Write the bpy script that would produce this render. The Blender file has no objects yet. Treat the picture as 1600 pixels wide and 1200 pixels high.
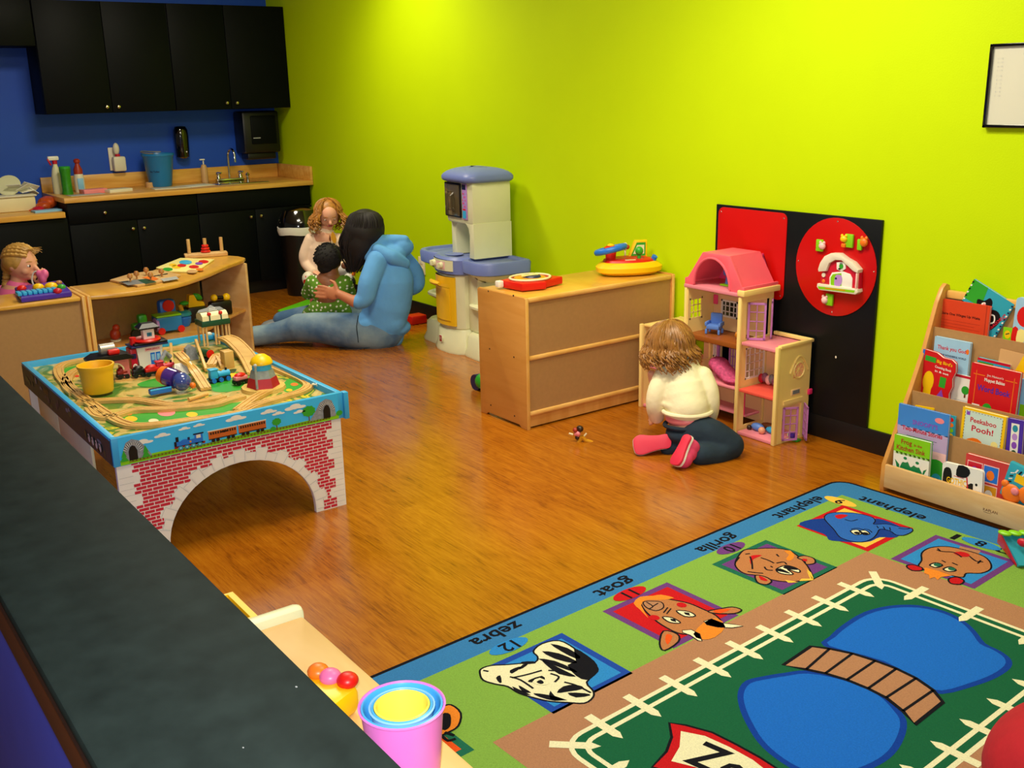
import bpy, bmesh, math, random
from math import sin, cos, pi, radians
from mathutils import Vector, Matrix, Euler
V = Vector
random.seed(7)
scene = bpy.context.scene
col = scene.collection

# ---------------------------------------------------------------- camera
CAM = V((8.2051, -3.6162, 1.4932)); YAW, PITCH, ROLL, FPX = radians(53.9917), radians(15.8976), radians(-1.24335), 1612.48
FW = V((-sin(YAW)*cos(PITCH), cos(YAW)*cos(PITCH), -sin(PITCH)))
_r = V((cos(YAW), sin(YAW), 0)); _u = _r.cross(FW)
RT = _r*cos(ROLL) + _u*sin(ROLL); UP = -_r*sin(ROLL) + _u*cos(ROLL)
cd = bpy.data.cameras.new('camera'); cam = bpy.data.objects.new('camera', cd); col.objects.link(cam)
cd.sensor_width = 36; cd.lens = FPX/1600*36; cd.clip_start = .05
m3 = Matrix((RT, UP, -FW)).transposed()
cam.matrix_world = Matrix.Translation(CAM) @ m3.to_4x4()
scene.camera = cam

# ---------------------------------------------------------------- world, lamps, exposure
world = bpy.data.worlds.new('world'); scene.world = world; world.use_nodes = True
world.node_tree.nodes['Background'].inputs[0].default_value = (1.0, .90, .72, 1)
world.node_tree.nodes['Background'].inputs[1].default_value = .12
def area_light(name, loc, target, energy, size, color=(1, .90, .70)):
    l = bpy.data.lights.new(name, 'AREA'); l.energy = energy; l.size = size; l.color = color
    o = bpy.data.objects.new(name, l); col.objects.link(o); o.location = loc
    o.rotation_euler = (V(target)-V(loc)).to_track_quat('-Z', 'Y').to_euler(); return o
def spot_light(name, loc, target, energy, angle, blend=.8, radius=.06, color=(1, .88, .68)):
    l = bpy.data.lights.new(name, 'SPOT'); l.energy = energy; l.spot_size = radians(angle); l.spot_blend = blend; l.shadow_soft_size = radius; l.color = color
    o = bpy.data.objects.new(name, l); col.objects.link(o); o.location = loc
    o.rotation_euler = (V(target)-V(loc)).to_track_quat('-Z', 'Y').to_euler(); return o
area_light('ceiling_lamp_light', (4.9, -1.9, 2.72), (4.9, -1.9, 0), 74, .9)
area_light('ceiling_lamp_light', (6.9, -1.6, 2.72), (6.9, -1.6, 0), 34, .9)
area_light('ceiling_lamp_light', (2.3, -1.5, 2.72), (2.3, -1.5, 0), 50, .6)
spot_light('downlight', (2.3, -.85, 2.7), (2.45, -.0, 1.2), 80, 105, 1)
spot_light('downlight', (5.6, -1.3, 2.7), (5.7, -.2, .6), 135, 110, .9)
fl = bpy.data.lights.new('camera_flash', 'AREA'); fl.energy = 46; fl.size = .05; fl.color = (1, .98, .95)
flo = bpy.data.objects.new('camera_flash', fl); col.objects.link(flo); flo.location = CAM - RT*.03 + UP*.06
flo.rotation_euler = (FW).to_track_quat('-Z', 'Y').to_euler()
vs = scene.view_settings; vs.view_transform = 'Standard'; vs.look = 'None'; vs.gamma = 1; vs.use_curve_mapping = False
vs.exposure = -.4

# ---------------------------------------------------------------- reading the survey: sight line met with a known plane
def at(u, v, ax, val):
    d = FW*FPX + RT*(u-800) - UP*(v-600); i = 'xyz'.index(ax)
    return CAM + d*((val-CAM[i])/d[i])
NB = V((-.8090, .5878, 0)); NA = V((.5878, .8090, 0))
def bp(u, v, A, b):            # plane facing the viewer's side of the room through A, b metres deeper
    P0 = V((A[0], A[1], 0)) + NB*b; d = FW*FPX + RT*(u-800) - UP*(v-600)
    return CAM + d*((P0-CAM).dot(NB)/d.dot(NB))

# ---------------------------------------------------------------- materials
def lin(c):
    return c/12.92 if c <= .04045 else ((c+.055)/1.055)**2.4
def rgb(h):
    h = h.lstrip('#'); return tuple(lin(int(h[i:i+2], 16)/255) for i in (0, 2, 4)) + (1,)
MATS = {}
def mat(name, hx, rough=.5, metal=0, var=.06, vs_=9, bump=0, bs=60, coat=0, trans=0, emit=0, spec=.5):
    if name in MATS: return MATS[name]
    m = bpy.data.materials.new(name); m.use_nodes = True; nt = m.node_tree; b = nt.nodes['Principled BSDF']
    b.inputs['Roughness'].default_value = rough; b.inputs['Metallic'].default_value = metal
    b.inputs['Specular IOR Level'].default_value = spec
    b.inputs['Coat Weight'].default_value = coat; b.inputs['Transmission Weight'].default_value = trans
    c = rgb(hx); tc = nt.nodes.new('ShaderNodeTexCoord'); n = nt.nodes.new('ShaderNodeTexNoise')
    n.inputs['Scale'].default_value = vs_; n.inputs['Detail'].default_value = 4
    nt.links.new(tc.outputs['Object'], n.inputs['Vector'])
    r = nt.nodes.new('ShaderNodeMix'); r.data_type = 'RGBA'
    r.inputs[6].default_value = tuple(x*(1-var*2) for x in c[:3])+(1,); r.inputs[7].default_value = tuple(min(1, x*(1+var*2)) for x in c[:3])+(1,)
    nt.links.new(n.outputs['Fac'], r.inputs[0]); nt.links.new(r.outputs[2], b.inputs['Base Color'])
    if bump:
        n2 = nt.nodes.new('ShaderNodeTexNoise'); n2.inputs['Scale'].default_value = bs; n2.inputs['Detail'].default_value = 3
        bu = nt.nodes.new('ShaderNodeBump'); bu.inputs['Strength'].default_value = bump; bu.inputs['Distance'].default_value = .004
        nt.links.new(tc.outputs['Object'], n2.inputs['Vector']); nt.links.new(n2.outputs['Fac'], bu.inputs['Height']); nt.links.new(bu.outputs[0], b.inputs['Normal'])
    if emit:
        b.inputs['Emission Color'].default_value = c; b.inputs['Emission Strength'].default_value = emit
    MATS[name] = m; return m
def wood(name, h1, h2, rough=.4, scale=(2, 30, 30), bs=.05, coat=.2):
    m = bpy.data.materials.new(name); m.use_nodes = True; nt = m.node_tree; b = nt.nodes['Principled BSDF']
    b.inputs['Roughness'].default_value = rough; b.inputs['Coat Weight'].default_value = coat; b.inputs['Coat Roughness'].default_value = .25
    tc = nt.nodes.new('ShaderNodeTexCoord'); mp = nt.nodes.new('ShaderNodeMapping'); mp.inputs['Scale'].default_value = scale
    n = nt.nodes.new('ShaderNodeTexNoise'); n.inputs['Scale'].default_value = 1; n.inputs['Detail'].default_value = 6; n.inputs['Distortion'].default_value = .6
    cr = nt.nodes.new('ShaderNodeValToRGB'); cr.color_ramp.elements[0].color = rgb(h1); cr.color_ramp.elements[1].color = rgb(h2)
    cr.color_ramp.elements[0].position = .3; cr.color_ramp.elements[1].position = .7
    nt.links.new(tc.outputs['Object'], mp.inputs[0]); nt.links.new(mp.outputs[0], n.inputs['Vector'])
    nt.links.new(n.outputs['Fac'], cr.inputs[0]); nt.links.new(cr.outputs[0], b.inputs['Base Color'])
    MATS[name] = m; return m
def carpet(name, hx):
    return mat('carpet_'+name, hx, rough=.95, var=.13, vs_=220, bump=.5, bs=420, spec=.1)

# ---------------------------------------------------------------- objects
def link(o, parent=None):
    col.objects.link(o)
    if parent is not None: o.parent = parent
    return o
def tag(o, label=None, cat=None, group=None, kind=None):
    if label: o['label'] = label
    if cat: o['category'] = cat
    if group: o['group'] = group
    if kind: o['kind'] = kind
    return o
def empty(name, loc, label, cat, group=None, rz=0):
    o = bpy.data.objects.new(name, None); o.empty_display_size = .05; link(o)
    o.location = loc; o.rotation_euler = (0, 0, rz); tag(o, label, cat, group); return o
def frame(ex, ey, ez, o=(0, 0, 0)):
    M = Matrix((V(ex), V(ey), V(ez))).transposed().to_4x4(); M.translation = V(o); return M
def axis_frame(d, o=(0, 0, 0)):
    d = V(d).normalized(); a = V((0, 0, 1)) if abs(d.z) < .95 else V((1, 0, 0))
    x = a.cross(d).normalized(); return frame(x, d.cross(x), d, o)
def crom(pts, n=4, closed=True):
    P = [V(p) for p in pts]; N = len(P); out = []
    rng = range(N) if closed else range(N-1)
    for i in rng:
        g = (lambda k: P[k % N]) if closed else (lambda k: P[max(0, min(N-1, k))])
        a, b, c, d = g(i-1), g(i), g(i+1), g(i+2)
        for k in range(n):
            t = k/n
            out.append(.5*((2*b)+(c-a)*t+(2*a-5*b+4*c-d)*t*t+(3*b-a-3*c+d)*t**3))
    if not closed: out.append(P[-1])
    return out
_txt = {}
def glyphs(s, bold=False):
    k = (s, bold)
    if k not in _txt:
        cu = bpy.data.curves.new('t', 'FONT'); cu.body = s; cu.size = 1; cu.resolution_u = 2
        if bold: cu.offset = .02
        o = bpy.data.objects.new('t', cu); col.objects.link(o)
        me = bpy.data.meshes.new_from_object(o.evaluated_get(bpy.context.evaluated_depsgraph_get()))
        vs2 = [v.co.copy() for v in me.vertices]; fs = [tuple(p.vertices) for p in me.polygons]
        bpy.data.objects.remove(o); bpy.data.curves.remove(cu); bpy.data.meshes.remove(me)
        if not vs2: vs2 = [V((0, 0, 0))]
        x0 = min(v.x for v in vs2); x1 = max(v.x for v in vs2)
        _txt[k] = ([V((v.x-x0, v.y, 0)) for v in vs2], fs, x1-x0)
    return _txt[k]

class MB:
    def __init__(s): s.bm = bmesh.new(); s.mats = []; s.cm = None
    def slot(s, m):
        if isinstance(m, str): m = MATS[m]
        if m not in s.mats: s.mats.append(m)
        return s.mats.index(m)
    def add(s, verts, faces, m, M=None):
        if M is not None: verts = [M @ V(v) for v in verts]
        vs_ = [s.bm.verts.new(v) for v in verts]; i = s.slot(m)
        for f in faces:
            try: fc = s.bm.faces.new([vs_[k] for k in f]); fc.material_index = i
            except ValueError: pass
        return s
    def box(s, c, size, m, bev=0, M=None, rz=0, rx=0, ry=0, seg=2):
        b = bmesh.new(); bmesh.ops.create_cube(b, size=1)
        bmesh.ops.scale(b, vec=size, verts=b.verts)
        if bev: bmesh.ops.bevel(b, geom=b.edges[:], offset=min(bev, min(size)*.49), segments=seg, affect='EDGES', profile=.5)
        T = Matrix.Translation(c) @ Euler((rx, ry, rz)).to_matrix().to_4x4()
        if M is not None: T = M @ T
        b.verts.index_update()
        s.add([T @ v.co for v in b.verts], [[v.index for v in f.verts] for f in b.faces], m); b.free(); return s
    def span(s, x0, x1, y0, y1, z0, z1, m, bev=0, M=None):
        return s.box(((x0+x1)/2, (y0+y1)/2, (z0+z1)/2), (abs(x1-x0), abs(y1-y0), abs(z1-z0)), m, bev, M)
    def rings(s, rings, m, caps=True, closed=True, M=None):
        n = len(rings[0]); vs_ = [p for r in rings for p in r]; fs = []
        for i in range(len(rings)-1):
            for k in range(n if closed else n-1):
                k2 = (k+1) % n; fs.append((i*n+k, i*n+k2, (i+1)*n+k2, (i+1)*n+k))
        if caps: fs.append(tuple(range(n-1, -1, -1))); fs.append(tuple((len(rings)-1)*n+k for k in range(n)))
        return s.add(vs_, fs, m, M)
    def lathe(s, prof, m, loc=(0, 0, 0), seg=24, M=None, caps=True, sx=1, sy=1):
        T = Matrix.Translation(loc) if M is None else M @ Matrix.Translation(loc)
        return s.rings([[V((max(r, .0002)*cos(2*pi*k/seg)*sx, max(r, .0002)*sin(2*pi*k/seg)*sy, z)) for k in range(seg)] for r, z in prof], m, caps, True, T)
    def cyl(s, p0, p1, r0, m, r1=None, seg=16):
        r1 = r0 if r1 is None else r1; p0 = V(p0); p1 = V(p1); A = axis_frame(p1-p0, p0); L = (p1-p0).length
        return s.lathe([(r0, 0), (r1, L)], m, seg=seg, M=A)
    def tube(s, pts, r, m, seg=8, closed=False, flat=1):
        P = [V(p) for p in pts]; N = len(P); R = r if isinstance(r, (list, tuple)) else [r]*N; rings = []; up = None
        for i, p in enumerate(P):
            if closed: d = P[(i+1) % N]-P[i-1]
            else: d = P[min(N-1, i+1)]-P[max(0, i-1)]
            if d.length < 1e-9: d = V((0, 0, 1))
            d.normalize()
            if up is None: up = V((0, 0, 1)) if abs(d.z) < .9 else V((1, 0, 0))
            x = up.cross(d)
            if x.length < 1e-6: x = V((1, 0, 0)).cross(d)
            x.normalize(); y = d.cross(x); up = y
            rings.append([p+x*R[i]*cos(2*pi*k/seg)+y*R[i]*flat*sin(2*pi*k/seg) for k in range(seg)])
        if closed: rings.append(rings[0]); return s.rings(rings, m, False)
        return s.rings(rings, m, True)
    def prism(s, poly, h, m, M=None, bev=0):
        """extrude a flat outline (x,y) by h along z"""
        b = bmesh.new(); vs_ = [b.verts.new((p[0], p[1], 0)) for p in poly]; f = b.faces.new(vs_)
        e = bmesh.ops.extrude_face_region(b, geom=[f]); bmesh.ops.translate(b, vec=(0, 0, h), verts=[x for x in e['geom'] if isinstance(x, bmesh.types.BMVert)])
        bmesh.ops.recalc_face_normals(b, faces=b.faces)
        if bev:
            top = [x for x in b.edges if abs(x.verts[0].co.z-x.verts[1].co.z) < 1e-7]
            bmesh.ops.bevel(b, geom=top, offset=bev, segments=2, affect='EDGES', profile=.5)
        b.verts.index_update()
        s.add([v.co.copy() for v in b.verts], [[v.index for v in f.verts] for f in b.faces], m, M); b.free(); return s
    def ell(s, c, r, m, seg=14, M=None, rot=None, rz=1):
        r = (r, r, r) if not isinstance(r, (tuple, list)) else r
        T = Matrix.Translation(c) @ ((rot.to_4x4() if rot is not None else Matrix.Identity(4)))
        if M is not None: T = M @ T
        n = max(6, seg//2); rg = []
        for i in range(n+1):
            a = -pi/2+pi*i/n; rr = max(cos(a), .003)
            rg.append([V((r[0]*rr*cos(2*pi*k/seg), r[1]*rr*sin(2*pi*k/seg), r[2]*sin(a))) for k in range(seg)])
        return s.rings(rg, m, True, True, T)
    def holed(s, w, h, th, holes, m, M, bev=0):
        """slab w x h (local x,z), thickness th (local y), with rectangular holes"""
        xs = sorted({0, w} | {a for q in holes for a in (q[0], q[1])}); zs = sorted({0, h} | {a for q in holes for a in (q[2], q[3])})
        for i in range(len(xs)-1):
            for k in range(len(zs)-1):
                cx, cz = (xs[i]+xs[i+1])/2, (zs[k]+zs[k+1])/2
                if any(q[0] < cx < q[1] and q[2] < cz < q[3] for q in holes): continue
                s.span(xs[i], xs[i+1], 0, th, zs[k], zs[k+1], m, 0, M)
        return s
    def build(s, name, parent=None, sharp=38):
        me = bpy.data.meshes.new(name)
        bmesh.ops.recalc_face_normals(s.bm, faces=s.bm.faces)
        s.bm.to_mesh(me); s.bm.free()
        for m in s.mats: me.materials.append(m)
        if len(me.polygons): me.polygons.foreach_set('use_smooth', [True]*len(me.polygons)); me.set_sharp_from_angle(angle=radians(sharp))
        o = bpy.data.objects.new(name, me); link(o, parent); return o
def part(mb, name, root, **k):        # mesh written in world coordinates, hung under an Empty
    chain = Matrix.Identity(4); p = root
    while p is not None: chain = p.matrix_basis @ chain; p = p.parent
    bmesh.ops.transform(mb.bm, matrix=chain.inverted(), verts=mb.bm.verts)
    o = mb.build(name, root, **k)
    return o
def solo(mb, name, label, cat, group=None, origin=None, **k):
    """one-mesh thing in world coordinates; origin moved to its base"""
    vs_ = [v.co for v in mb.bm.verts]
    lo = V((min(v.x for v in vs_), min(v.y for v in vs_), min(v.z for v in vs_))); hi = V((max(v.x for v in vs_), max(v.y for v in vs_), max(v.z for v in vs_)))
    c = V(((lo.x+hi.x)/2, (lo.y+hi.y)/2, lo.z)) if origin is None else V(origin)
    bmesh.ops.translate(mb.bm, vec=-c, verts=mb.bm.verts)
    o = mb.build(name, None, **k); o.location = c; tag(o, label, cat, group); return o
def struct(mb, name, **k):
    o = mb.build(name, None, **k); o['kind'] = 'structure'; return o
def copy_tree(o, parent=None):
    c = o.copy(); link(c); c.parent = parent
    for ch in [x for x in bpy.data.objects if x.parent == o]: copy_tree(ch, c)
    return c

class Art:
    """flat printed shapes on a surface: mapf(u, v, lift) -> point"""
    def __init__(s, mb, mapf, step=.0005): s.mb = mb; s.f = mapf; s.step = step
    def P(s, u, v, k): return s.f(u, v, s.step*(k+1))
    def poly(s, pts, m, k=0, smooth=0):
        if smooth: pts = [(p.x, p.y) for p in crom([V((a, b, 0)) for a, b in pts], smooth)]
        s.mb.add([s.P(a, b, k) for a, b in pts], [tuple(range(len(pts)))], m); return s
    def rect(s, u0, v0, u1, v1, m, k=0): return s.poly([(u0, v0), (u1, v0), (u1, v1), (u0, v1)], m, k)
    def oval(s, u, v, ru, rv, m, k=0, n=18, rot=0):
        return s.poly([(u+ru*cos(t)*cos(rot)-rv*sin(t)*sin(rot), v+ru*cos(t)*sin(rot)+rv*sin(t)*cos(rot)) for t in [2*pi*i/n for i in range(n)]], m, k)
    def line(s, pts, w, m, k=0, closed=False, smooth=0):
        if smooth: pts = [(p.x, p.y) for p in crom([V((a, b, 0)) for a, b in pts], smooth, closed)]
        N = len(pts); L = []; R = []
        for i in range(N):
            a = pts[i-1] if (closed or i > 0) else pts[i]; b = pts[(i+1) % N] if (closed or i < N-1) else pts[i]
            dx, dy = b[0]-a[0], b[1]-a[1]; l = math.hypot(dx, dy) or 1
            nx, ny = -dy/l*w/2, dx/l*w/2
            L.append(s.P(pts[i][0]+nx, pts[i][1]+ny, k)); R.append(s.P(pts[i][0]-nx, pts[i][1]-ny, k))
        vs_ = L+R; fs = [(i, (i+1) % N, N+(i+1) % N, N+i) for i in range(N if closed else N-1)]
        s.mb.add(vs_, fs, m); return s
    def text(s, t, u, v, h, m, k=0, d=(1, 0), up=None, width=None, bold=False, align='l'):
        """cap height h; d = reading direction, up = letter up"""
        vs_, fs, w = glyphs(t, bold); sc = h/.7
        sx = sc if width is None else width/max(w, 1e-6)
        d = V((d[0], d[1])).normalized(); up = V((-d.y, d.x)) if up is None else V((up[0], up[1])).normalized()
        off = {'l': 0, 'c': -w/2*sx, 'r': -w*sx}[align]
        s.mb.add([s.P(u+d.x*(q.x*sx+off)+up.x*q.y*sc, v+d.y*(q.x*sx+off)+up.y*q.y*sc, k) for q in vs_], fs, m); return s
def plane_map(O, ex, ey, su=1, sv=1):
    O = V(O); ex = V(ex).normalized(); ey = V(ey).normalized(); n = ex.cross(ey)
    return lambda u, v, l: O+ex*u*su+ey*v*sv+n*l

# soft bodies: overlapping solids fused into one skin
def blob(caps, name, m, root=None, vox=.007, sm=8, label=None, pat=None):
    mb = MB(); mats0 = MATS['tmp']
    for c in caps:
        if c[0] == 'c':
            p0, p1, r0, r1 = V(c[1]), V(c[2]), c[3], c[4]
            mb.ell(p0, r0, mats0, 26); mb.ell(p1, r1, mats0, 26)
            if (p1-p0).length > 1e-5: mb.cyl(p0, p1, r0, mats0, r1, 26)
        elif c[0] == 'e': mb.ell(V(c[1]), tuple(c[2]), mats0, 40, rot=c[3] if len(c) > 3 else None)
        elif c[0] == 't':
            pts = crom(c[1], 10, False); n = len(pts); r = c[2]
            rr = []
            for i in range(n):
                f = i/(n-1)*(len(r)-1); a = int(min(f, len(r)-2)); rr.append(r[a]+(r[a+1]-r[a])*(f-a))
            mb.tube(pts, rr, mats0, 32); mb.ell(pts[0], rr[0], mats0, 32); mb.ell(pts[-1], rr[-1], mats0, 32)
    o = mb.build('tmp')
    md = o.modifiers.new('r', 'REMESH'); md.mode = 'VOXEL'; md.voxel_size = vox
    if sm: s2 = o.modifiers.new('s', 'SMOOTH'); s2.factor = .5; s2.iterations = sm
    dg = bpy.context.evaluated_depsgraph_get(); me = bpy.data.meshes.new_from_object(o.evaluated_get(dg))
    bpy.data.objects.remove(o); me.name = name; me.materials.clear()
    ms = m if isinstance(m, (list, tuple)) else [m]
    for q in ms: me.materials.append(MATS[q] if isinstance(q, str) else q)
    if pat:
        for p in me.polygons: p.material_index = pat(p.center)
    else:
        for p in me.polygons: p.material_index = 0
    me.polygons.foreach_set('use_smooth', [True]*len(me.polygons))
    o2 = bpy.data.objects.new(name, me); link(o2, root)
    if root is not None:
        T = Matrix.Identity(4); p = root
        while p is not None: T = p.matrix_basis @ T; p = p.parent
        me.transform(T.inverted())
    if label: o2['label'] = label
    return o2

# ---------------------------------------------------------------- palette
mat('tmp', '808080')
mat('wall_green', 'BEDC00', .6, spec=.12, var=.02, vs_=3, bump=.15, bs=180)
mat('wall_blue', '0A4CC0', .6, var=.04, vs_=3, bump=.1, bs=150)
mat('ceiling_white', 'D8D4C8', .9)
mat('base_black', '0C0D10', .45)
mat('cab_black', '060A0B', .5, var=.1, spec=.12)
mat('cab_black_edge', '060708', .5)
mat('ledge_black', '1C2524', .6, spec=.04, var=.28, vs_=26, bump=.04, bs=90)
mat('ledge_side', '0C1420', .4)
mat('brown_trim', '4A2208', .5)
mat('partition_blue', '3850D8', .55, var=.05)
mat('chrome', 'D8D8DC', .12, 1, var=0)
mat('nickel', 'D9CDA8', .22, 1, var=0)
wood('butcher', 'DA9A38', 'F0BC5C', .35, (30, 3, 30))
wood('maple', 'C98A3C', 'DCA458', .38, (14, 14, 3))
wood('maple_top', 'D69A34', 'E6B048', .32, (3, 12, 12), coat=.5)
wood('maple_edge', 'DDA448', 'F0C070', .4, (6, 6, 6))
mat('hardboard', 'AE8450', .7, var=.05, vs_=60)
mat('hardboard_dark', '9A7440', .75, var=.06, vs_=60)
wood('birch', 'D0A060', 'E2BC80', .45, (4, 18, 18))
wood('track', 'CC9C4C', 'E2B866', .5, (14, 14, 14))
mat('track_groove', 'B98E48', .6)
wood('knobwood', 'A86A30', 'C88A48', .45, (8, 8, 8))
for n, h in dict(white='F0EDE2', offwhite='E6E0C8', cream='EFE3B4', red='D8160E', darkred='8E1410', crimson='C81430', orange='F07818', yellow='F8C808', paleyellow='F6E890', green='2FA32A', darkgreen='0E4A30', lime='86D012', blue='1E72D8', navy='101C50', skyblue='38B0E8', lightblue='8CC8F0', teal='2090A8', purple='5A38B8', violet='8A4AC0', lilac='B98AD8', pink='F070A8', palepink='F6C4C0', hotpink='E83070', salmon='F48A90', black='08080A', grey='7C8084', lightgrey='B4B8B8', brown='6E3A18', darkbrown='2E1A0E', tan='D6A870', skin='E2A07C', gold='D89818').items():
    mat(n, h, .38, var=.03)
mat('plastic_white', 'E4E4BA', .42, var=.03)
mat('plastic_lav', '7484C4', .42, var=.03)
mat('plastic_yellow', 'F2BE14', .4, var=.03)
mat('metal_mirror', '6E6A58', .15, .9)
mat('paper', 'EEEBDD', .8, var=.02)
mat('glass_frame', 'D4D4C0', .06, var=.01, coat=1)
mat('clear', 'E8F0F4', .1, trans=.9)

def floor_material():
    m = bpy.data.materials.new('laminate_floor'); m.use_nodes = True; nt = m.node_tree; b = nt.nodes['Principled BSDF']; N = nt.nodes.new; L = nt.links.new
    tc = N('ShaderNodeTexCoord'); br = N('ShaderNodeTexBrick'); br.inputs['Scale'].default_value = 1; br.offset = .37
    br.inputs['Color1'].default_value = (.35, .35, .35, 1); br.inputs['Color2'].default_value = (.65, .65, .65, 1); br.inputs['Mortar'].default_value = (.38, .38, .38, 1)
    br.inputs['Mortar Size'].default_value = .0008; br.inputs['Brick Width'].default_value = .9; br.inputs['Row Height'].default_value = .085; br.inputs['Bias'].default_value = 0
    L(tc.outputs['Object'], br.inputs['Vector'])
    def noise(sc, det, dist):
        mp = N('ShaderNodeMapping'); mp.inputs['Scale'].default_value = sc; n = N('ShaderNodeTexNoise'); n.inputs['Scale'].default_value = 1; n.inputs['Detail'].default_value = det; n.inputs['Distortion'].default_value = dist
        L(tc.outputs['Object'], mp.inputs[0]); L(mp.outputs[0], n.inputs['Vector']); return n.outputs['Fac']
    g1 = noise((3.5, 85, 1), 7, 1.6); g2 = noise((3, 9, 1), 3, 2.6); g3 = noise((16, 210, 1), 5, 1.2)
    def madd(a, k, c):
        q = N('ShaderNodeMath'); q.operation = 'MULTIPLY_ADD'; L(a, q.inputs[0]); q.inputs[1].default_value = k
        if isinstance(c, float): q.inputs[2].default_value = c
        else: L(c, q.inputs[2])
        return q.outputs[0]
    f = madd(g1, .75, madd(g2, .55, madd(g3, .6, madd(br.outputs['Color'], .4, -.66))))
    cr = N('ShaderNodeValToRGB'); e = cr.color_ramp.elements
    e[0].position = .12; e[0].color = rgb('6E3606'); e[1].position = .9; e[1].color = rgb('BE7616')
    x = e.new(.42); x.color = rgb('9E580A'); x = e.new(.6); x.color = rgb('AC6610')
    L(f, cr.inputs[0]); L(cr.outputs[0], b.inputs['Base Color'])
    b.inputs['Roughness'].default_value = .24; b.inputs['Coat Weight'].default_value = .25; b.inputs['Coat Roughness'].default_value = .12
    bu = N('ShaderNodeBump'); bu.inputs['Strength'].default_value = .06; bu.inputs['Distance'].default_value = .002; L(f, bu.inputs['Height']); L(bu.outputs[0], b.inputs['Normal'])
    MATS['floor'] = m
floor_material()

# ---------------------------------------------------------------- room shell
struct(MB().span(-.1, 12, -7, .1, -.1, 0, 'floor'), 'floor')
struct(MB().span(-.1, 12, -7, .1, 2.78, 2.88, 'ceiling_white'), 'ceiling')
struct(MB().span(-.1, 12, 0, .1, 0, 2.78, 'wall_green'), 'wall_right')
struct(MB().span(-.1, 0, -7, 0, 0, 2.78, 'wall_blue'), 'wall_left')
struct(MB().span(.66, 4.8, -.014, -.0005, 0, .101, 'base_black', .003).span(4.8, 12, -.014, -.0005, 0, .101, 'base_black', .003), 'baseboard_right')
struct(MB().span(0.0005, .014, -7, -2.9, 0, .101, 'base_black', .003), 'baseboard_left')
# low partition in the foreground, seen over its cap
struct(MB().span(4.2, 9.2, -3.455, -3.34, 0, .955, 'partition_blue'), 'wall_front')
mb = MB().span(4.2, 9.2, -3.478, -3.291, .985, 1.0, 'ledge_black', .004)
mb.span(4.2, 9.2, -3.474, -3.300, .962, .985, 'ledge_side', .002)
for u, v, s_ in ((463, 1073, .0010), (380, 1168, .0007)): mb.ell(at(u, v, 'z', 1.0), (s_*1.6, s_, .0002), 'grey', 8)
struct(mb, 'trim_1')
struct(MB().span(4.2, 9.2, -3.468, -3.455, .90, .962, 'brown_trim', .002), 'trim_2')

# ---------------------------------------------------------------- wall and base cabinets
def knob(mbx, x, y, z):
    return MB().lathe([(.004, 0), (.004, .012), (.011, .016), (.013, .022), (.009, .028), (.002, .030)], 'nickel', seg=16, M=frame((0, 1, 0), (0, 0, 1), (1, 0, 0), (x, y, z)))
def cabinet(name, label, cat, x1, y0, y1, z0, z1, fronts, group=None, toe=0, box_z1=None):
    r = empty(name, (x1/2, (y0+y1)/2, z0), label, cat, group)
    b = MB(); g = .0
    b.span(.002, x1-.02, y0, y1, z0+toe, z1, 'cab_black', .001)
    if toe: b.span(.002, x1-.08, y0, y1, z0, z0+toe, 'cab_black_edge')
    part(b, 'body', r)
    for kind, a, c, d, e, ks in fronts:     # y range, z range, knobs
        f = part(MB().span(x1-.019, x1, a+.002, c-.002, d+.002, e-.002, 'cab_black', .0015), kind, r)
        for ky, kz in ks: part(knob(None, x1, ky, kz), 'knob', f)
    return r
UX, UZ0, UZ1 = .325, 1.397, 2.152
cabinet('wall_cabinet', 'black two door wall cabinet against the green wall, above the tap', 'cabinet', UX, -.918, -.003, UZ0, UZ1,
        [('door', -.918, -.49, UZ0, UZ1, [(-.53, 1.445)]), ('door', -.49, -.003, UZ0, UZ1, [(-.45, 1.443)])], 'black two door wall cabinets')
cabinet('wall_cabinet', 'black two door wall cabinet above the spray bottle, left of its twin', 'cabinet', UX, -1.835, -.922, UZ0, UZ1,
        [('door', -1.835, -1.382, UZ0, UZ1, [(-1.422, 1.438)]), ('door', -1.382, -.922, UZ0, UZ1, [(-1.341, 1.437)])], 'black two door wall cabinets')
cabinet('wall_cabinet', 'short black wall cabinet hung high in the left corner of the photo', 'cabinet', UX, -2.75, -1.84, 1.849, UZ1,
        [('door', -2.75, -2.3, 1.849, UZ1, []), ('door', -2.3, -1.84, 1.849, UZ1, [])])
CH = .844
cabinet('base_cabinet', 'black base cabinet under the sink, two doors with round knobs', 'cabinet', .61, -.936, -.02, 0, CH-.036,
        [('false_front', -.936, -.02, .66, CH-.04, []), ('door', -.936, -.495, .1, .655, [(-.537, .603)]), ('door', -.495, -.02, .1, .655, [(-.454, .604)])], toe=.1)
cabinet('base_cabinet', 'black base cabinet below the spray bottle, a knobbed drawer over two doors', 'cabinet', .61, -1.85, -.94, 0, CH-.036,
        [('drawer', -1.85, -.94, .66, CH-.04, [(-1.607, .725)]), ('door', -1.85, -1.388, .1, .655, [(-1.427, .597)]), ('door', -1.388, -.94, .1, .655, [(-1.349, .595)])], toe=.1)
cabinet('base_cabinet', 'low black desk-height cabinet behind the blonde toddler', 'cabinet', .61, -3.1, -1.856, 0, .712,
        [('door', -3.1, -2.5, .1, .706, []), ('door', -2.5, -1.856, .1, .706, [])], toe=.1)
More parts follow.
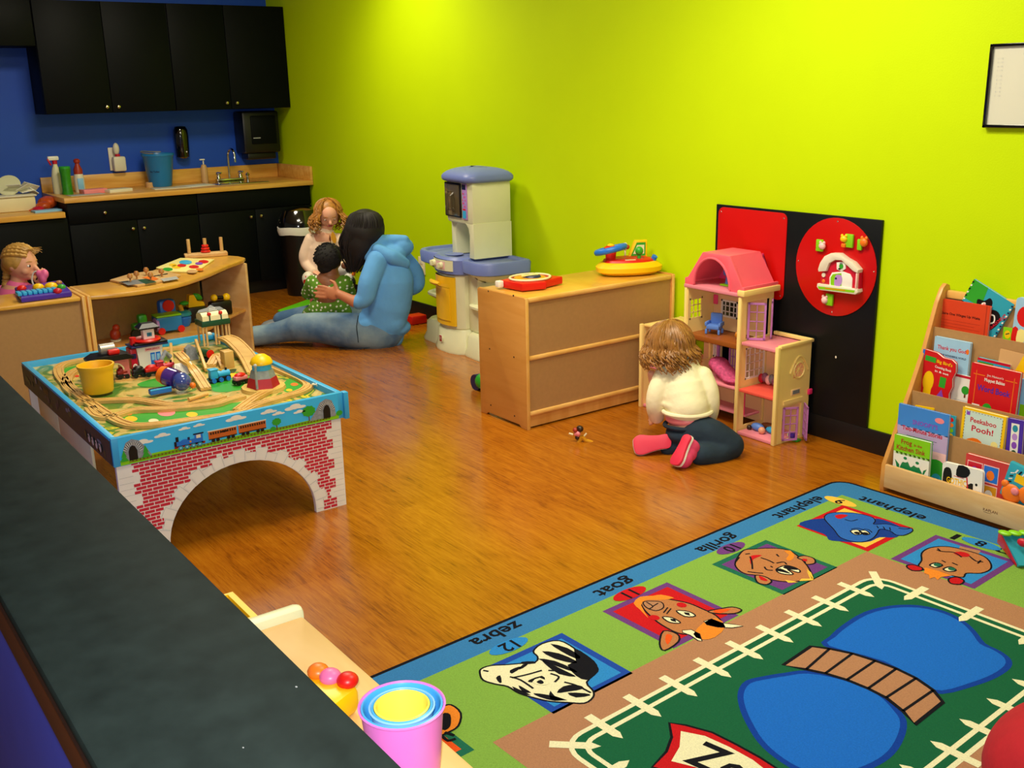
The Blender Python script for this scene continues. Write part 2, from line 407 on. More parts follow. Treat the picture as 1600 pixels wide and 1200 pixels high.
# worktops
r = empty('countertop', (.3, -.93, CH-.036), 'butcher block countertop with backsplash, running to the green wall', 'countertop')
part(MB().span(.003, .635, -1.868, -.003, CH-.036, CH, 'butcher', .004), 'slab', r)
part(MB().span(.001, .022, -1.868, -.024, CH, .951, 'butcher', .003), 'backsplash', r)
part(MB().span(.001, .635, -.023, -.003, CH, .951, 'butcher', .003), 'side_splash', r)
tag(solo(MB().span(.003, .64, -3.1, -1.872, .714, .752, 'butcher', .004), 'countertop', 'lower butcher block desk top holding the wipes tub', 'countertop'))

# sink and tap
r = empty('sink', (.3, -.5, CH), 'small steel sink set into the butcher block counter', 'sink')
b = MB(); b.span(.14, .50, -.72, -.31, CH, CH+.004, 'chrome', .001); part(b, 'rim', r)
b = MB(); b.span(.19, .46, -.69, -.34, CH+.0042, CH+.0046, 'metal_mirror'); part(b, 'basin', r)
r = empty('faucet', (.16, -.5, CH+.005), 'chrome gooseneck faucet with two handles at the sink', 'faucet')
part(MB().box((.17, -.50, CH+.014), (.06, .22, .018), 'chrome', .006), 'base_plate', r)
part(MB().tube([(.17, -.5, CH+.02)]+[(.17, -.5, CH+.1), (.17, -.5, CH+.2)]+[(.17+.045-.045*cos(t), -.5+.02*sin(t/2), CH+.2+.05*sin(t)) for t in [pi*i/8 for i in range(1, 9)]]+[(.26, -.48, CH+.15)], .009, 'chrome', 10), 'spout', r)
for yy in (-.59, -.41):
    h = MB().lathe([(.018, 0), (.016, .02), (.01, .03), (.02, .034), (.02, .05), (.006, .055)], 'chrome', (.17, yy, CH+.022)); h.tube([(.17, yy, CH+.065), (.215, yy+.01, CH+.072)], .006, 'chrome'); part(h, 'handle', r)
b = MB().lathe([(.012, 0), (.012, .03), (.018, .035), (.006, .055)], 'chrome', (.17, -.35, CH+.005)); solo(b, 'sink_sprayer', 'small chrome side sprayer right of the faucet', 'sprayer')

# wall fittings over the counter
r = empty('paper_towel_dispenser', (.1, -.21, 1.0), 'large black paper towel dispenser on the blue wall by the corner', 'dispenser')
part(MB().span(.002, .2, -.365, -.055, 1.05, 1.375, 'black', .02), 'housing', r)
part(MB().span(.196, .21, -.30, -.09, 1.12, 1.34, 'cab_black', .006), 'cover', r)
part(MB().span(.03, .17, -.33, -.09, 1.0, 1.052, 'black', .01), 'mouth', r)
part(MB().span(.209, .212, -.29, -.23, 1.165, 1.172, 'lightgrey'), 'badge', r)
r = empty('soap_dispenser', (.06, -.81, 1.03), 'glossy black soap dispenser on the blue wall above the bucket', 'dispenser')
b = MB(); mat('gloss_black', '050506', .12, coat=1)
b.rings([[V((.055+(.05 if k else .05)*cos(t)*w*(1 if cos(t) > 0 else 1), -.815+.058*w*sin(t), z)) for t in [2*pi*i/20 for i in range(20)]] for k, (z, w) in enumerate([(1.035, .6), (1.045, .85), (1.1, .95), (1.2, 1), (1.25, .95), (1.275, .7), (1.28, .4)])], 'gloss_black')
part(b, 'housing', r); part(MB().ell((.105, -.80, 1.085), (.004, .006, .006), 'white'), 'button', r)
r = empty('bottle', (.05, -1.31, .965), 'white wall-mounted pump dispenser with a red collar', 'dispenser')
part(MB().span(.002, .014, -1.365, -1.30, .97, 1.14, 'offwhite', .004), 'bracket', r)
part(MB().box((.05, -1.305, 1.02), (.06, .092, .11), 'offwhite', .014), 'bottle_body', r)
part(MB().cyl((.05, -1.31, 1.075), (.05, -1.31, 1.092), .018, 'crimson'), 'collar', r)
part(MB().ell((.05, -1.315, 1.13), (.022, .024, .045), 'offwhite'), 'pump_head', r)

# things on the counter
r = empty('spray_bottle', (.22, -1.80, CH), 'tall white spray bottle with a red trigger, behind the green can', 'bottle')
part(MB().lathe([(.033, 0), (.036, .02), (.036, .12), (.026, .17), (.015, .20), (.014, .215)], 'plastic_white', (.22, -1.80, CH)), 'bottle_body', r)
b = MB().box((.225, -1.81, CH+.25), (.03, .075, .03), 'white', .008); b.cyl((.22, -1.80, CH+.21), (.22, -1.80, CH+.235), .017, 'crimson'); part(b, 'nozzle', r)
part(MB().box((.235, -1.84, CH+.225), (.012, .012, .05), 'crimson', .004, rx=.4), 'trigger', r)
r = empty('cleaning_can', (.33, -1.765, CH), 'green cylindrical wipes canister at the counter end', 'can')
mat('can_green', '2C8A18', .4, var=.2, vs_=40)
part(MB().lathe([(.036, 0), (.038, .008), (.034, .03), (.034, .14), (.038, .165), (.038, .18)], 'can_green', (.33, -1.765, CH)), 'can_body', r)
part(MB().lathe([(.038, 0), (.038, .012), (.034, .016)], 'green', (.33, -1.765, CH+.18)), 'lid', r)
r = empty('bottle', (.2, -1.645, CH), 'white bottle with a brown red pump cap beside the green canister', 'bottle')
part(MB().lathe([(.034, 0), (.036, .02), (.036, .10), (.03, .13), (.022, .145)], 'offwhite', (.2, -1.645, CH)), 'bottle_body', r)
part(MB().span(.22, .238, -1.665, -1.625, CH+.02, CH+.1, 'lightblue', .002), 'label_panel', r)
mat('brickred', 'A8321A', .4)
part(MB().lathe([(.031, 0), (.031, .03), (.018, .06), (.014, .075), (.022, .082), (.022, .1), (.01, .108)], 'brickred', (.2, -1.645, CH+.13)), 'cap', r)
r = empty('bucket', (.17, -1.055, CH), 'bright blue plastic bucket with black handwriting on the counter', 'bucket')
mat('bucket_blue', '1E7CC0', .35, trans=.0)
b = MB().lathe([(.078, 0), (.083, .01), (.112, .22), (.120, .23), (.120, .245), (.114, .245), (.106, .22), (.075, .01), (.0, .012)], 'bucket_blue', (.19, -1.055, CH), seg=32, caps=False); part(b, 'bucket_body', r)
part(MB().tube([(.19+.119*cos(t), -1.055+.119*sin(t), CH+.250+.012*math.sin(t-2.6)**2) for t in [2.6+pi*i/12 for i in range(13)]], .005, 'grey'), 'handle', r)
b = MB(); dv = V((.80, -.6, 0)).normalized(); ex = V((.6, .80, 0)).normalized()
A = Art(b, lambda u, v, l: V((.19, -1.055, CH+.11+v)) + (dv*cos(u/.094)+ex*sin(u/.094))*(.100+v*.13+l*2))
A.text('Re Toilet', 0, 0, .012, 'navy', 0, align='c', bold=True); part(b, 'lettering', r)
solo(MB().lathe([(.03, 0), (.032, .035), (.028, .037), (.027, .005)], 'tan', (.2, -1.14, CH)), 'cup', 'small tan cup in front of the blue bucket', 'cup')
r = empty('pump_bottle', (.14, -.69, CH), 'slim tan lotion pump bottle between bucket and faucet', 'bottle')
part(MB().lathe([(.024, 0), (.026, .01), (.026, .11), (.018, .135), (.01, .14)], 'tan', (.14, -.69, CH)), 'bottle_body', r)
b = MB().cyl((.14, -.69, CH+.14), (.14, -.69, CH+.175), .005, 'white'); b.box((.145, -.70, CH+.178), (.02, .04, .01), 'white', .003); part(b, 'pump', r)
def sheets(name, label, cat, x, y, w, d, z, m, rz, h=.006):
    return solo(MB().box((x, y, z+h/2), (w, d, h), m, min(.002, h*.3), rz=rz), name, label, cat)
sheets('paper', 'flat paper sheet on the counter left of the sink', 'paper', .36, -.83, .2, .26, CH, 'paper', .3, .003)
sheets('paper', 'folded paper on the counter in front of the blue bucket', 'paper', .42, -1.06, .16, .26, CH, 'offwhite', -.1, .004)
sheets('wipes_packet', 'white packet of wipes lying in the middle of the counter', 'packet', .4, -1.44, .11, .18, CH, 'offwhite', .25, .022)
sheets('snack_packet', 'red and white packet beside the brown capped bottle', 'packet', .37, -1.60, .09, .17, CH, 'salmon', .15, .03)
sheets('paper', 'thin sheet under the green canister at the counter end', 'paper', .46, -1.68, .12, .24, CH, 'lightgrey', .1, .003)
# things on the lower desk top
DZ = .752
r = empty('storage_tub', (.2, -2.12, DZ), 'white plastic tub with open lid on the low desk', 'tub')
tub = bp
b = MB(); b.span(.14, .36, -2.28, -1.99, DZ, DZ+.10, 'cream', .012); part(b, 'tub_body', r)
part(MB().span(.13, .37, -2.29, -1.98, DZ+.10, DZ+.112, 'offwhite', .005), 'rim', r)
part(MB().lathe([(.08, 0), (.08, .006), (.075, .01)], 'plastic_white', seg=24, M=frame((.3, .95, 0), (-.5, .2, .84), (.8, -.25, .53), (.2, -2.12, DZ+.17))), 'lid', r)
b = MB(); random.seed(3)
for i in range(5): b.box((.25+random.uniform(-.03, .03), -2.03+random.uniform(-.06, .06), DZ+.14+random.uniform(-.02, .03)), (.11, .09, .004), 'paper', rx=random.uniform(-.7, .7), ry=random.uniform(-.7, .7), rz=random.uniform(0, 3))
part(b, 'wipes', r)
mat('orange_bag', 'C8501A', .35, var=.25, vs_=30)
o = blob([('e', (.31, -1.905, DZ+.045), (.07, .066, .042)), ('e', (.38, -1.95, DZ+.03), (.05, .05, .03)), ('e', (.3, -1.90, DZ+.06), (.05, .05, .03)), ('c', (.42, -2.0, DZ+.02), (.46, -2.06, DZ+.012), .014, .008)], 'snack_bag', 'orange_bag', None, .006, 3)
tag(o, 'crumpled orange snack bag beside the white tub', 'bag')
sheets('book', 'thin grey blue book lying at the end of the low desk', 'book', .5, -1.96, .1, .18, DZ, 'lightblue', .08, .014)
solo(MB().ell((.44, -2.0, DZ+.018), (.04, .04, .018), 'crimson'), 'toy', 'small red object beside the orange snack bag', 'toy')
solo(MB().lathe([(.03, 0), (.032, .02), (.032, .1), (.02, .12), (.02, .14)], 'crimson', (.52, -2.335, DZ)), 'bottle', 'dark red bottle cut by the left edge of the photo', 'bottle')

# trash can
r = empty('trash_can', (.83, -.21, 0), 'black trash can with a white liner, behind the curly haired girl', 'bin')
b = MB(); b.rings([[V((.83+w*cos(t)*.8, -.215+w*sin(t), z)) for t in [2*pi*i/28 for i in range(28)]] for z, w in [(0, .15), (.02, .155), (.48, .185), (.5, .187)]], 'black'); part(b, 'can_body', r)
b = MB(); b.rings([[V((.83+w*cos(t)*.82, -.215+w*sin(t)*1, z+.004*sin(5*t))) for t in [2*pi*i/28 for i in range(28)]] for z, w in [(.47, .188), (.5, .196), (.525, .195), (.53, .18)]], 'white', False); part(b, 'liner', r)
b = MB(); b.rings([[V((.83+w*cos(t)*.8, -.215+w*sin(t), z)) for t in [2*pi*i/28 for i in range(28)]] for z, w in [(.53, .19), (.58, .185), (.65, .14), (.67, .05)]], 'gloss_black'); part(b, 'lid', r)

# ---------------------------------------------------------------- rug
for n, h in dict(blue='3578B4', green='7EA846', tan='AC7C5C', dkgreen='185E3E', pond='1C68CC', pondedge='103C9C', cream='E6E2BC', black='14141C', red='C01820', orange='E8862C', yellow='F0BC48', royal='2048A8', zblue='2E86D0', purple='6A3A80', elephant='2C64BC', elnavy='163A90', brown='B4764A', dkteal='1E6650', redorange='E8541C').items(): carpet(n, h)
RO = at(1370, 862, 'z', .008); RO.z = 0            # inner corner between the green and the tan band
e_t = (at(770, 1160, 'z', .008)-at(1354, 862, 'z', .008)); e_t.z = 0; e_t.normalize(); e_s = V((-e_t.y, e_t.x, 0))
C0 = at(1354, 862, 'z', .008); C0.z = 0
RUGO = C0 - e_s*.44 - e_t*.50                       # outer far corner
RL, RW = 2.60, 1.76
def rugmap(s, t, l): return RUGO + e_s*s + e_t*t + V((0, 0, .008+l))
def RS(u, v):
    p = at(u, v, 'z', .008)-RUGO; return (p.dot(e_s), p.dot(e_t))
def crop(x0, y0, k): return lambda pts: [RS(x0+x/k, y0+y/k) for x, y in pts]
rc = crop(1200, 740, 4); zc = crop(700, 800, 3); gc = crop(1050, 800, 5.3333); pc = crop(1000, 950, 2.66667)
def rr(s0, t0, s1, t1, r, n=6):
    o = []
    for cx, cy, a0 in ((s1-r, t1-r, 0), (s0+r, t1-r, 90), (s0+r, t0+r, 180), (s1-r, t0+r, 270)):
        o += [(cx+r*cos(radians(a0+90*i/n)), cy+r*sin(radians(a0+90*i/n))) for i in range(n+1)]
    return o
mb = MB()
base = rr(0, 0, RW, RL, .07)
mb.prism([(RUGO+e_s*s+e_t*t)[:2] for s, t in base], .008, 'carpet_black')
A = Art(mb, rugmap, .00025)
A.poly(rr(.012, .012, RW-.012, RL-.012, .06), 'carpet_blue', 0)
s0, t0 = RS(1309, 772)
A.rect(.105, .135, RW-.105, RL-.105, 'carpet_green', 1)
A.rect(.44, .50, RW-.44, RL-.53, 'carpet_tan', 2)
# fence: two cream rails round the dark green yard
F0 = RS(1366, 900); F1 = RS(872, 1163); f_s0, f_t0 = .52, .60; f_s1, f_t1 = RW-.52, RL-.66
f_s0 = (F0[0]+F1[0])/2; f_t0 = F0[1]-.005; f_t1 = F1[1]
fs1 = RS(1512, 1179)[0]; f_s1 = fs1
A.poly(rr(f_s0, f_t0, f_s1, f_t1, .07), 'carpet_dkgreen', 3)
A.line(rr(f_s0, f_t0, f_s1, f_t1, .07), .013, 'carpet_cream', 4, closed=True)
A.line(rr(f_s0+.033, f_t0+.033, f_s1-.033, f_t1-.033, .05), .013, 'carpet_cream', 4, closed=True)
def picket(s, t, ds, dt):
    w = .0125; L0, L1 = -.04, .06; px, py = -dt, ds
    A.poly([(s+ds*L0+px*w, t+dt*L0+py*w), (s+ds*L1+px*w, t+dt*L1+py*w), (s+ds*(L1+.022), t+dt*(L1+.022)), (s+ds*L1-px*w, t+dt*L1-py*w), (s+ds*L0-px*w, t+dt*L0-py*w)], 'carpet_cream', 5)
n = 9
for i in range(n):
    t = f_t0+.13+(f_t1-f_t0-.26)*i/(n-1)
    picket(f_s0, t, 1, 0); picket(f_s1, t, -1, 0)
for i in range(3):
    s = f_s0+.15+(f_s1-f_s0-.3)*i/2
    picket(s, f_t0, 0, 1); picket(s, f_t1, 0, -1)
q = .7071
picket(f_s0+.012, f_t0+.012, q, q); picket(f_s1-.012, f_t0+.012, -q, q); picket(f_s0+.012, f_t1-.012, q, -q); picket(f_s1-.012, f_t1-.012, -q, -q)
# ponds and bridge
p1 = pc([(700, 262), (600, 272), (520, 285), (440, 305), (408, 350), (412, 410), (440, 480), (490, 560), (560, 625), (650, 680), (760, 715), (880, 700), (990, 660), (1060, 610), (1100, 545), (1112, 480), (1085, 430), (1000, 350), (850, 290)])
p2 = pc([(765, 160), (790, 120), (840, 75), (930, 20), (1040, -8), (1160, -10), (1270, 15), (1350, 55), (1400, 100), (1440, 150), (1500, 180), (1545, 215), (1545, 250), (1490, 290), (1400, 325), (1260, 360), (1180, 330), (1000, 230)])
def shrink(pts, d):
    cx = sum(p[0] for p in pts)/len(pts); cy = sum(p[1] for p in pts)/len(pts); o = []
    for x, y in pts:
        l = math.hypot(x-cx, y-cy); k = (l-d)/l; o.append((cx+(x-cx)*k, cy+(y-cy)*k))
    return o
for p in (p1, p2):
    A.poly(p, 'carpet_pondedge', 4, smooth=3); A.poly(shrink(p, .016), 'carpet_pond', 5, smooth=3)
top = pc([(712, 162), (790, 172), (885, 192), (980, 222), (1068, 255), (1150, 295), (1222, 345), (1262, 395)]); bot = pc([(597, 240), (692, 258), (772, 275), (862, 302), (950, 338), (1025, 376), (1095, 432), (1145, 488)])
A.poly(top+bot[::-1], 'carpet_tan', 6); A.line(top+bot[::-1], .011, 'carpet_black', 7, closed=True)
for a, b in list(zip(top, bot))[1:-1]: A.line([a, b], .008, 'carpet_black', 7)
# zoo sign
sh = pc([(122, 480), (190, 490), (300, 520), (400, 570), (500, 625), (600, 690), (560, 790), (380, 760), (200, 700), (50, 665), (110, 600), (132, 540)])
A.poly(sh, 'carpet_red', 4); A.line(sh, .007, 'carpet_black', 5, closed=True)
A.poly(pc([(170, 515), (270, 535), (370, 580), (470, 635), (540, 690), (500, 740), (370, 720), (230, 665), (130, 640), (165, 580)]), 'carpet_cream', 5)
zs = RS(1068, 1178); ze = RS(1160, 1215); dd = (ze[0]-zs[0], ze[1]-zs[1])
a0 = pc([(178, 636)])[0]; a1 = pc([(520, 790)])[0]; dd = V((a1[0]-a0[0], a1[1]-a0[1])); up2 = V(pc([(265, 556)])[0])-V(a0)
A.text('Zoo', a0[0], a0[1], .095, 'carpet_black', 6, d=dd, up=up2, width=dd.length, bold=True)
# border words
def word(t, u0, v0, u1, v1, h=.05, k=2):
    a = V(RS(u0, v0)); b = V(RS(u1, v1)); d = b-a
    d = V((0, d.length)) if abs(d.y) > abs(d.x) else V((-d.length, 0))
    up = (1, 0) if abs(d.y) > abs(d.x) else (0, 1)
    A.text(t, a.x, a.y, h, 'carpet_black', k, d=d, up=up, width=d.length, bold=True)
word('zebra', 806, 970, 733, 1003); word('goat', 982, 901, 928, 927); word('gorilla', 1143, 833, 1084, 858); word('elephant', 1276, 775, 1204, 805)
word('elephant', 1450, 808, 1346, 777); word('camel', 1648, 884, 1508, 829)
word('tiger', 560, 1075, 500, 1105)
def num(t, u, v, m, du=True, h=.045):
    s, tt = RS(u, v)
    if du: A.oval(s, tt, .028, .066, m, 5); A.text(t, s-.02, tt, h, 'carpet_black', 6, d=(0, 1), up=(1, 0), align='c', bold=True)
    else: A.oval(s, tt, .066, .028, m, 5); A.text(t, s, tt-.02, h, 'carpet_black', 6, d=(-1, 0), up=(0, 1), align='c', bold=True)
num('12', 795, 1010, 'carpet_zblue'); num('11', 984, 928, 'carpet_red'); num('10', 1142, 857, 'carpet_purple')
num('9', 1313, 784, 'carpet_yellow', False); num('8', 1533, 850, 'carpet_zblue', False)
def square(pts, m1, m2, b=.022):
    cx = sum(p[0] for p in pts)/4; cy = sum(p[1] for p in pts)/4; h = .14
    A.rect(cx-h, cy-h, cx+h, cy+h, m1, 2); A.rect(cx-h+b, cy-h+b, cx+h-b, cy+h-b, m2, 3); return cx, cy
LN = .0055
def shape(pts, m, k=4, line=True, w=LN, sm=3): A.poly(pts, m, k, smooth=sm); line and A.line(pts, w, 'carpet_black', k+1, closed=True, smooth=sm)
def strokes(f, lst, w=LN, k=7, m='carpet_black'):
    for l in lst: A.line(f(l), w, m, k, smooth=3)
# zebra
square(zc([(515, 575), (850, 762), (475, 945), (225, 722)]), 'carpet_royal', 'carpet_zblue')
shape(zc([(150, 760), (155, 738), (200, 722), (270, 718), (340, 712), (410, 705), (420, 680), (400, 655), (440, 620), (520, 605), (590, 640), (640, 690), (690, 720), (700, 750), (650, 800), (680, 840), (680, 870), (640, 898), (560, 895), (480, 890), (400, 872), (330, 850), (280, 820), (220, 808), (165, 790)]), 'carpet_cream')
for pl in [[(590, 640), (660, 680), (700, 720), (690, 760), (650, 790), (600, 770), (560, 720), (600, 700)], [(420, 690), (500, 700), (590, 740), (600, 755), (500, 722)], [(440, 655), (520, 665), (600, 700), (590, 712), (500, 690)], [(480, 620), (560, 640), (620, 680), (600, 690), (530, 655)], [(330, 740), (350, 718), (375, 716), (350, 735)],
           [(380, 790), (440, 770), (455, 790), (420, 800), (380, 800)], [(400, 852), (470, 860), (540, 880), (500, 888), (430, 870)], [(540, 820), (600, 812), (640, 830), (560, 845), (510, 850)], [(345, 705), (400, 702), (410, 712), (350, 716)], [(450, 700), (560, 752), (600, 775), (520, 762), (455, 715)], [(300, 820), (335, 835), (390, 862), (330, 850)], [(560, 850), (640, 852), (668, 862), (600, 872)], [(290, 745), (330, 728), (342, 732), (300, 760)], [(225, 780), (245, 768), (252, 800), (240, 802)], [(330, 815), (360, 830), (390, 850), (350, 845)], [(480, 840), (500, 865), (560, 885), (480, 880)]]: A.poly(zc(pl), 'carpet_black', 6, smooth=2)
A.poly(zc([(395, 800), (430, 780), (475, 805), (440, 815)]), 'carpet_cream', 7, smooth=2); A.poly(zc([(415, 800), (435, 790), (450, 803), (435, 810)]), 'carpet_black', 8, smooth=2)
strokes(zc, [[(290, 775), (340, 790), (400, 830)], [(300, 780), (370, 765), (440, 745)], [(480, 760), (520, 775), (500, 800)], [(165, 745), (190, 750)], [(545, 800), (600, 815), (670, 850)], [(470, 745), (530, 750), (580, 770)]], .006)
# goat
square(zc([(1047, 341), (1300, 470), (1075, 640), (745, 470)]), 'carpet_purple', 'carpet_red')
g2 = crop(1050, 800, 5.3333)
shape(zc([(905, 430), (925, 410), (990, 405), (1060, 415), (1130, 430), (1190, 455), (1260, 490), (1290, 540), (1240, 570), (1150, 575), (1080, 570), (1000, 530), (950, 490), (920, 460)]), 'carpet_brown')
for pl in [[(870, 430), (900, 400), (960, 395), (1000, 390), (1060, 405), (1000, 415), (930, 415), (905, 440), (940, 500), (900, 460)], [(1150, 575), (1200, 520), (1260, 500), (1300, 540), (1250, 590), (1190, 600)]]: A.poly(zc(pl), 'carpet_orange', 6, smooth=2)
shape(zc([(1010, 560), (1075, 575), (1080, 610), (1015, 652), (992, 620)]), 'carpet_brown', 6); A.poly(zc([(1025, 575), (1052, 585), (1030, 625), (1018, 600)]), 'carpet_redorange', 8, smooth=2)
shape(g2([(300, 830), (360, 850), (520, 850), (580, 820), (500, 796), (400, 812)]), 'carpet_brown', 6); A.poly(g2([(340, 832), (400, 850), (490, 815), (400, 815)]), 'carpet_redorange', 8, smooth=2)
shape(g2([(265, 915), (330, 895), (420, 930), (520, 942), (595, 955), (500, 970), (380, 965), (290, 945)]), 'carpet_cream', 6, w=.003, sm=0); shape(g2([(85, 990), (160, 985), (230, 1020), (250, 1080), (215, 1075), (150, 1030), (90, 1010)]), 'carpet_cream', 6, w=.003, sm=0)
for e in ([(1070, 465), (1130, 470), (1160, 490), (1110, 492)], [(1005, 495), (1050, 498), (1090, 522), (1040, 520)]):
    shape(zc(e), 'carpet_cream', 6, w=.005); A.poly(zc([(e[0][0]+35, e[0][1]+8), (e[0][0]+60, e[0][1]+10), (e[0][0]+65, e[0][1]+24), (e[0][0]+42, e[0][1]+18)]), 'carpet_black', 8)
for c in ((1095, 438), (968, 497)): A.oval(*zc([c])[0], .016, .014, 'carpet_red', 6)
shape(zc([(915, 425), (950, 420), (1000, 425), (1010, 450), (975, 465), (930, 450)]), 'carpet_tan', 6, w=.004); strokes(zc, [[(930, 425), (960, 445), (940, 458)], [(960, 445), (985, 430)], [(1030, 450), (1010, 475)], [(1045, 455), (1025, 480)]], .004, 8)
# gorilla
square(gc([(785, 238), (1362, 458), (930, 688), (345, 442)]), 'carpet_dkteal', 'carpet_purple')
shape(gc([(550, 375), (600, 320), (680, 312), (780, 305), (900, 308), (990, 330), (1060, 380), (1110, 430), (1150, 490), (1170, 560), (1080, 575), (1000, 585), (900, 580), (800, 560), (700, 530), (620, 520), (560, 490), (525, 440)]), 'carpet_brown')
shape(gc([(1045, 385), (1100, 368), (1180, 390), (1190, 430), (1120, 440), (1100, 410)]), 'carpet_brown', 6); A.poly(gc([(1085, 395), (1125, 398), (1120, 415), (1095, 412)]), 'carpet_red', 8, smooth=2)
shape(gc([(700, 530), (780, 545), (830, 580), (790, 608), (720, 595), (695, 560)]), 'carpet_brown', 6); A.poly(gc([(725, 535), (780, 560), (795, 580), (740, 570)]), 'carpet_red', 8, smooth=2)
shape(gc([(870, 480), (940, 450), (1000, 460), (1065, 490), (1050, 508), (960, 480), (1010, 520), (960, 525), (890, 510)]), 'carpet_cream', 6); A.poly(gc([(925, 465), (960, 450), (1020, 462), (1060, 485), (1000, 485), (950, 478)]), 'carpet_black', 8, smooth=2); A.poly(gc([(860, 490), (900, 475), (960, 500), (985, 518), (920, 505)]), 'carpet_black', 8, smooth=2)
A.poly(gc([(935, 330), (985, 325), (1020, 370), (985, 410), (950, 395), (975, 360)]), 'carpet_orange', 6, smooth=2); A.poly(gc([(650, 375), (700, 362), (750, 365), (680, 395), (655, 440)]), 'carpet_red', 6, smooth=2)
strokes(gc, [[(650, 375), (665, 420), (670, 480)], [(740, 385), (800, 405), (850, 430)], [(770, 460), (790, 485), (840, 490)], [(870, 355), (890, 375)], [(610, 355), (650, 350)], [(870, 430), (930, 420), (955, 440)], [(820, 455), (840, 465)], [(560, 380), (530, 420)], [(630, 500), (700, 510), (760, 515)]], .0055)
for pl in [[(940, 570), (1010, 580), (1050, 590), (970, 595)], [(1060, 580), (1150, 575), (1180, 570), (1120, 490), (1150, 560), (1080, 560)], [(1120, 478), (1160, 510), (1180, 560), (1165, 560)]]: A.poly(gc(pl), 'carpet_yellow', 7)
# elephant
square(rc([(470, 198), (900, 352), (612, 480), (195, 325)]), 'carpet_red', 'carpet_yellow')
shape(rc([(195, 322), (260, 290), (350, 280), (420, 250), (560, 270), (640, 280), (720, 290), (820, 330), (850, 360), (800, 400), (700, 400), (640, 425), (560, 432), (450, 425), (380, 415), (350, 380)]), 'carpet_elnavy', 4, False)
shape(rc([(355, 290), (360, 262), (400, 248), (470, 245), (560, 252), (650, 275), (670, 300), (660, 320), (740, 318), (820, 335), (895, 345), (900, 365), (850, 388), (800, 385), (760, 360), (700, 350), (680, 380), (650, 410), (590, 430), (520, 425), (450, 400), (410, 350)]), 'carpet_elephant', 6, True, .004)
A.poly(rc([(418, 265), (460, 258), (500, 265), (455, 285), (430, 282)]), 'carpet_red', 8, smooth=2)
for e in ([(515, 362), (560, 355), (590, 378), (545, 385)], [(570, 362), (610, 360), (635, 380), (600, 386)]): shape(rc(e), 'carpet_cream', 8, w=.005)
for e in ((556, 375), (608, 378)): A.oval(*rc([e])[0], .01, .01, 'carpet_black', 10)
strokes(rc, [[(520, 350), (560, 345), (600, 355)], [(600, 350), (630, 355), (650, 372)], [(680, 330), (690, 345)], [(720, 335), (730, 352)], [(760, 340), (765, 358)], [(480, 290), (520, 300), (560, 290)], [(815, 345), (860, 350), (888, 345)]], .004, 9)
# camel
square(rc([(1058, 390), (1520, 545), (1285, 715), (800, 540)]), 'carpet_purple', 'carpet_zblue')
shape(rc([(1195, 470), (1200, 455), (1330, 485), (1315, 505)]), 'carpet_tan', 4, False, sm=0)
shape(rc([(960, 500), (1000, 470), (1070, 458), (1150, 462), (1260, 488), (1350, 520), (1390, 560), (1390, 600), (1330, 625), (1240, 625), (1220, 650), (1150, 640), (1060, 612), (980, 605), (940, 580), (960, 545)]), 'carpet_brown')
shape(rc([(865, 582), (900, 572), (960, 590), (960, 608), (900, 608)]), 'carpet_red', 6); shape(rc([(1130, 660), (1180, 650), (1225, 672), (1200, 695), (1140, 688)]), 'carpet_red', 6)
A.poly(rc([(980, 590), (1060, 610), (1150, 640), (1080, 650), (1060, 668), (1040, 650), (1010, 660), (1005, 635), (975, 625)]), 'carpet_orange', 7)
A.poly(rc([(1160, 500), (1200, 490), (1250, 502), (1260, 520), (1210, 522)]), 'carpet_red', 6, smooth=2)
for e in ([(1010, 575), (1050, 560), (1090, 575), (1050, 590)], [(1095, 600), (1140, 585), (1175, 608), (1130, 615)]): shape(rc(e), 'carpet_cream', 6, w=.006); A.oval(*rc([(e[1][0]+8, e[1][1]+14)])[0], .011, .012, 'carpet_dkteal', 8)
strokes(rc, [[(1055, 480), (1090, 490), (1160, 495), (1210, 525)], [(1260, 520), (1300, 550), (1345, 555)], [(1085, 545), (1110, 558)], [(1150, 560), (1185, 575)], [(1060, 470), (1080, 490)], [(1330, 545), (1310, 565)]], .0055)
# the next squares, partly hidden
s0, tt = 1.02, RS(1590, 960)[1]
for cx in (1.06, 1.48): A.rect(cx-.135+.03, .165, cx+.135+.03, .435, 'carpet_royal', 2); A.rect(cx-.11+.03, .19, cx+.11+.03, .41, 'carpet_red', 3)
oc = [RS(700, 1070), RS(764, 1160)]
ccx, ccy = .30, RS(722, 1146)[1]
A.rect(.165, 2.12, .435, 2.39, 'carpet_dkteal', 2); A.rect(.187, 2.142, .413, 2.368, 'carpet_redorange', 3)
shape([(RS(x, y)) for x, y in [(690, 1105), (705, 1102), (720, 1115), (716, 1135), (700, 1145), (685, 1150), (670, 1140), (665, 1115)]], 'carpet_orange', 4); shape([(RS(x, y)) for x, y in [(692, 1118), (702, 1118), (702, 1135), (692, 1140)]], 'carpet_black', 6)
strokes(lambda l: [RS(*p) for p in l], [[(690, 1150), (700, 1158), (712, 1155)], [(695, 1145), (710, 1150)]], .008)
A.rect(.62, 2.17, .89, 2.44, 'carpet_royal', 2); A.rect(.642, 2.192, .868, 2.418, 'carpet_yellow', 3)
for t in (.9, 1.36, 1.82): A.rect(RW-.435, t-.135, RW-.165, t+.135, 'carpet_purple', 2); A.rect(RW-.413, t-.113, RW-.187, t+.113, 'carpet_yellow', 3)
o = mb.build('rug'); tag(o, 'zoo animal play rug with ponds, bridge and cream picket fence on the floor', 'rug')

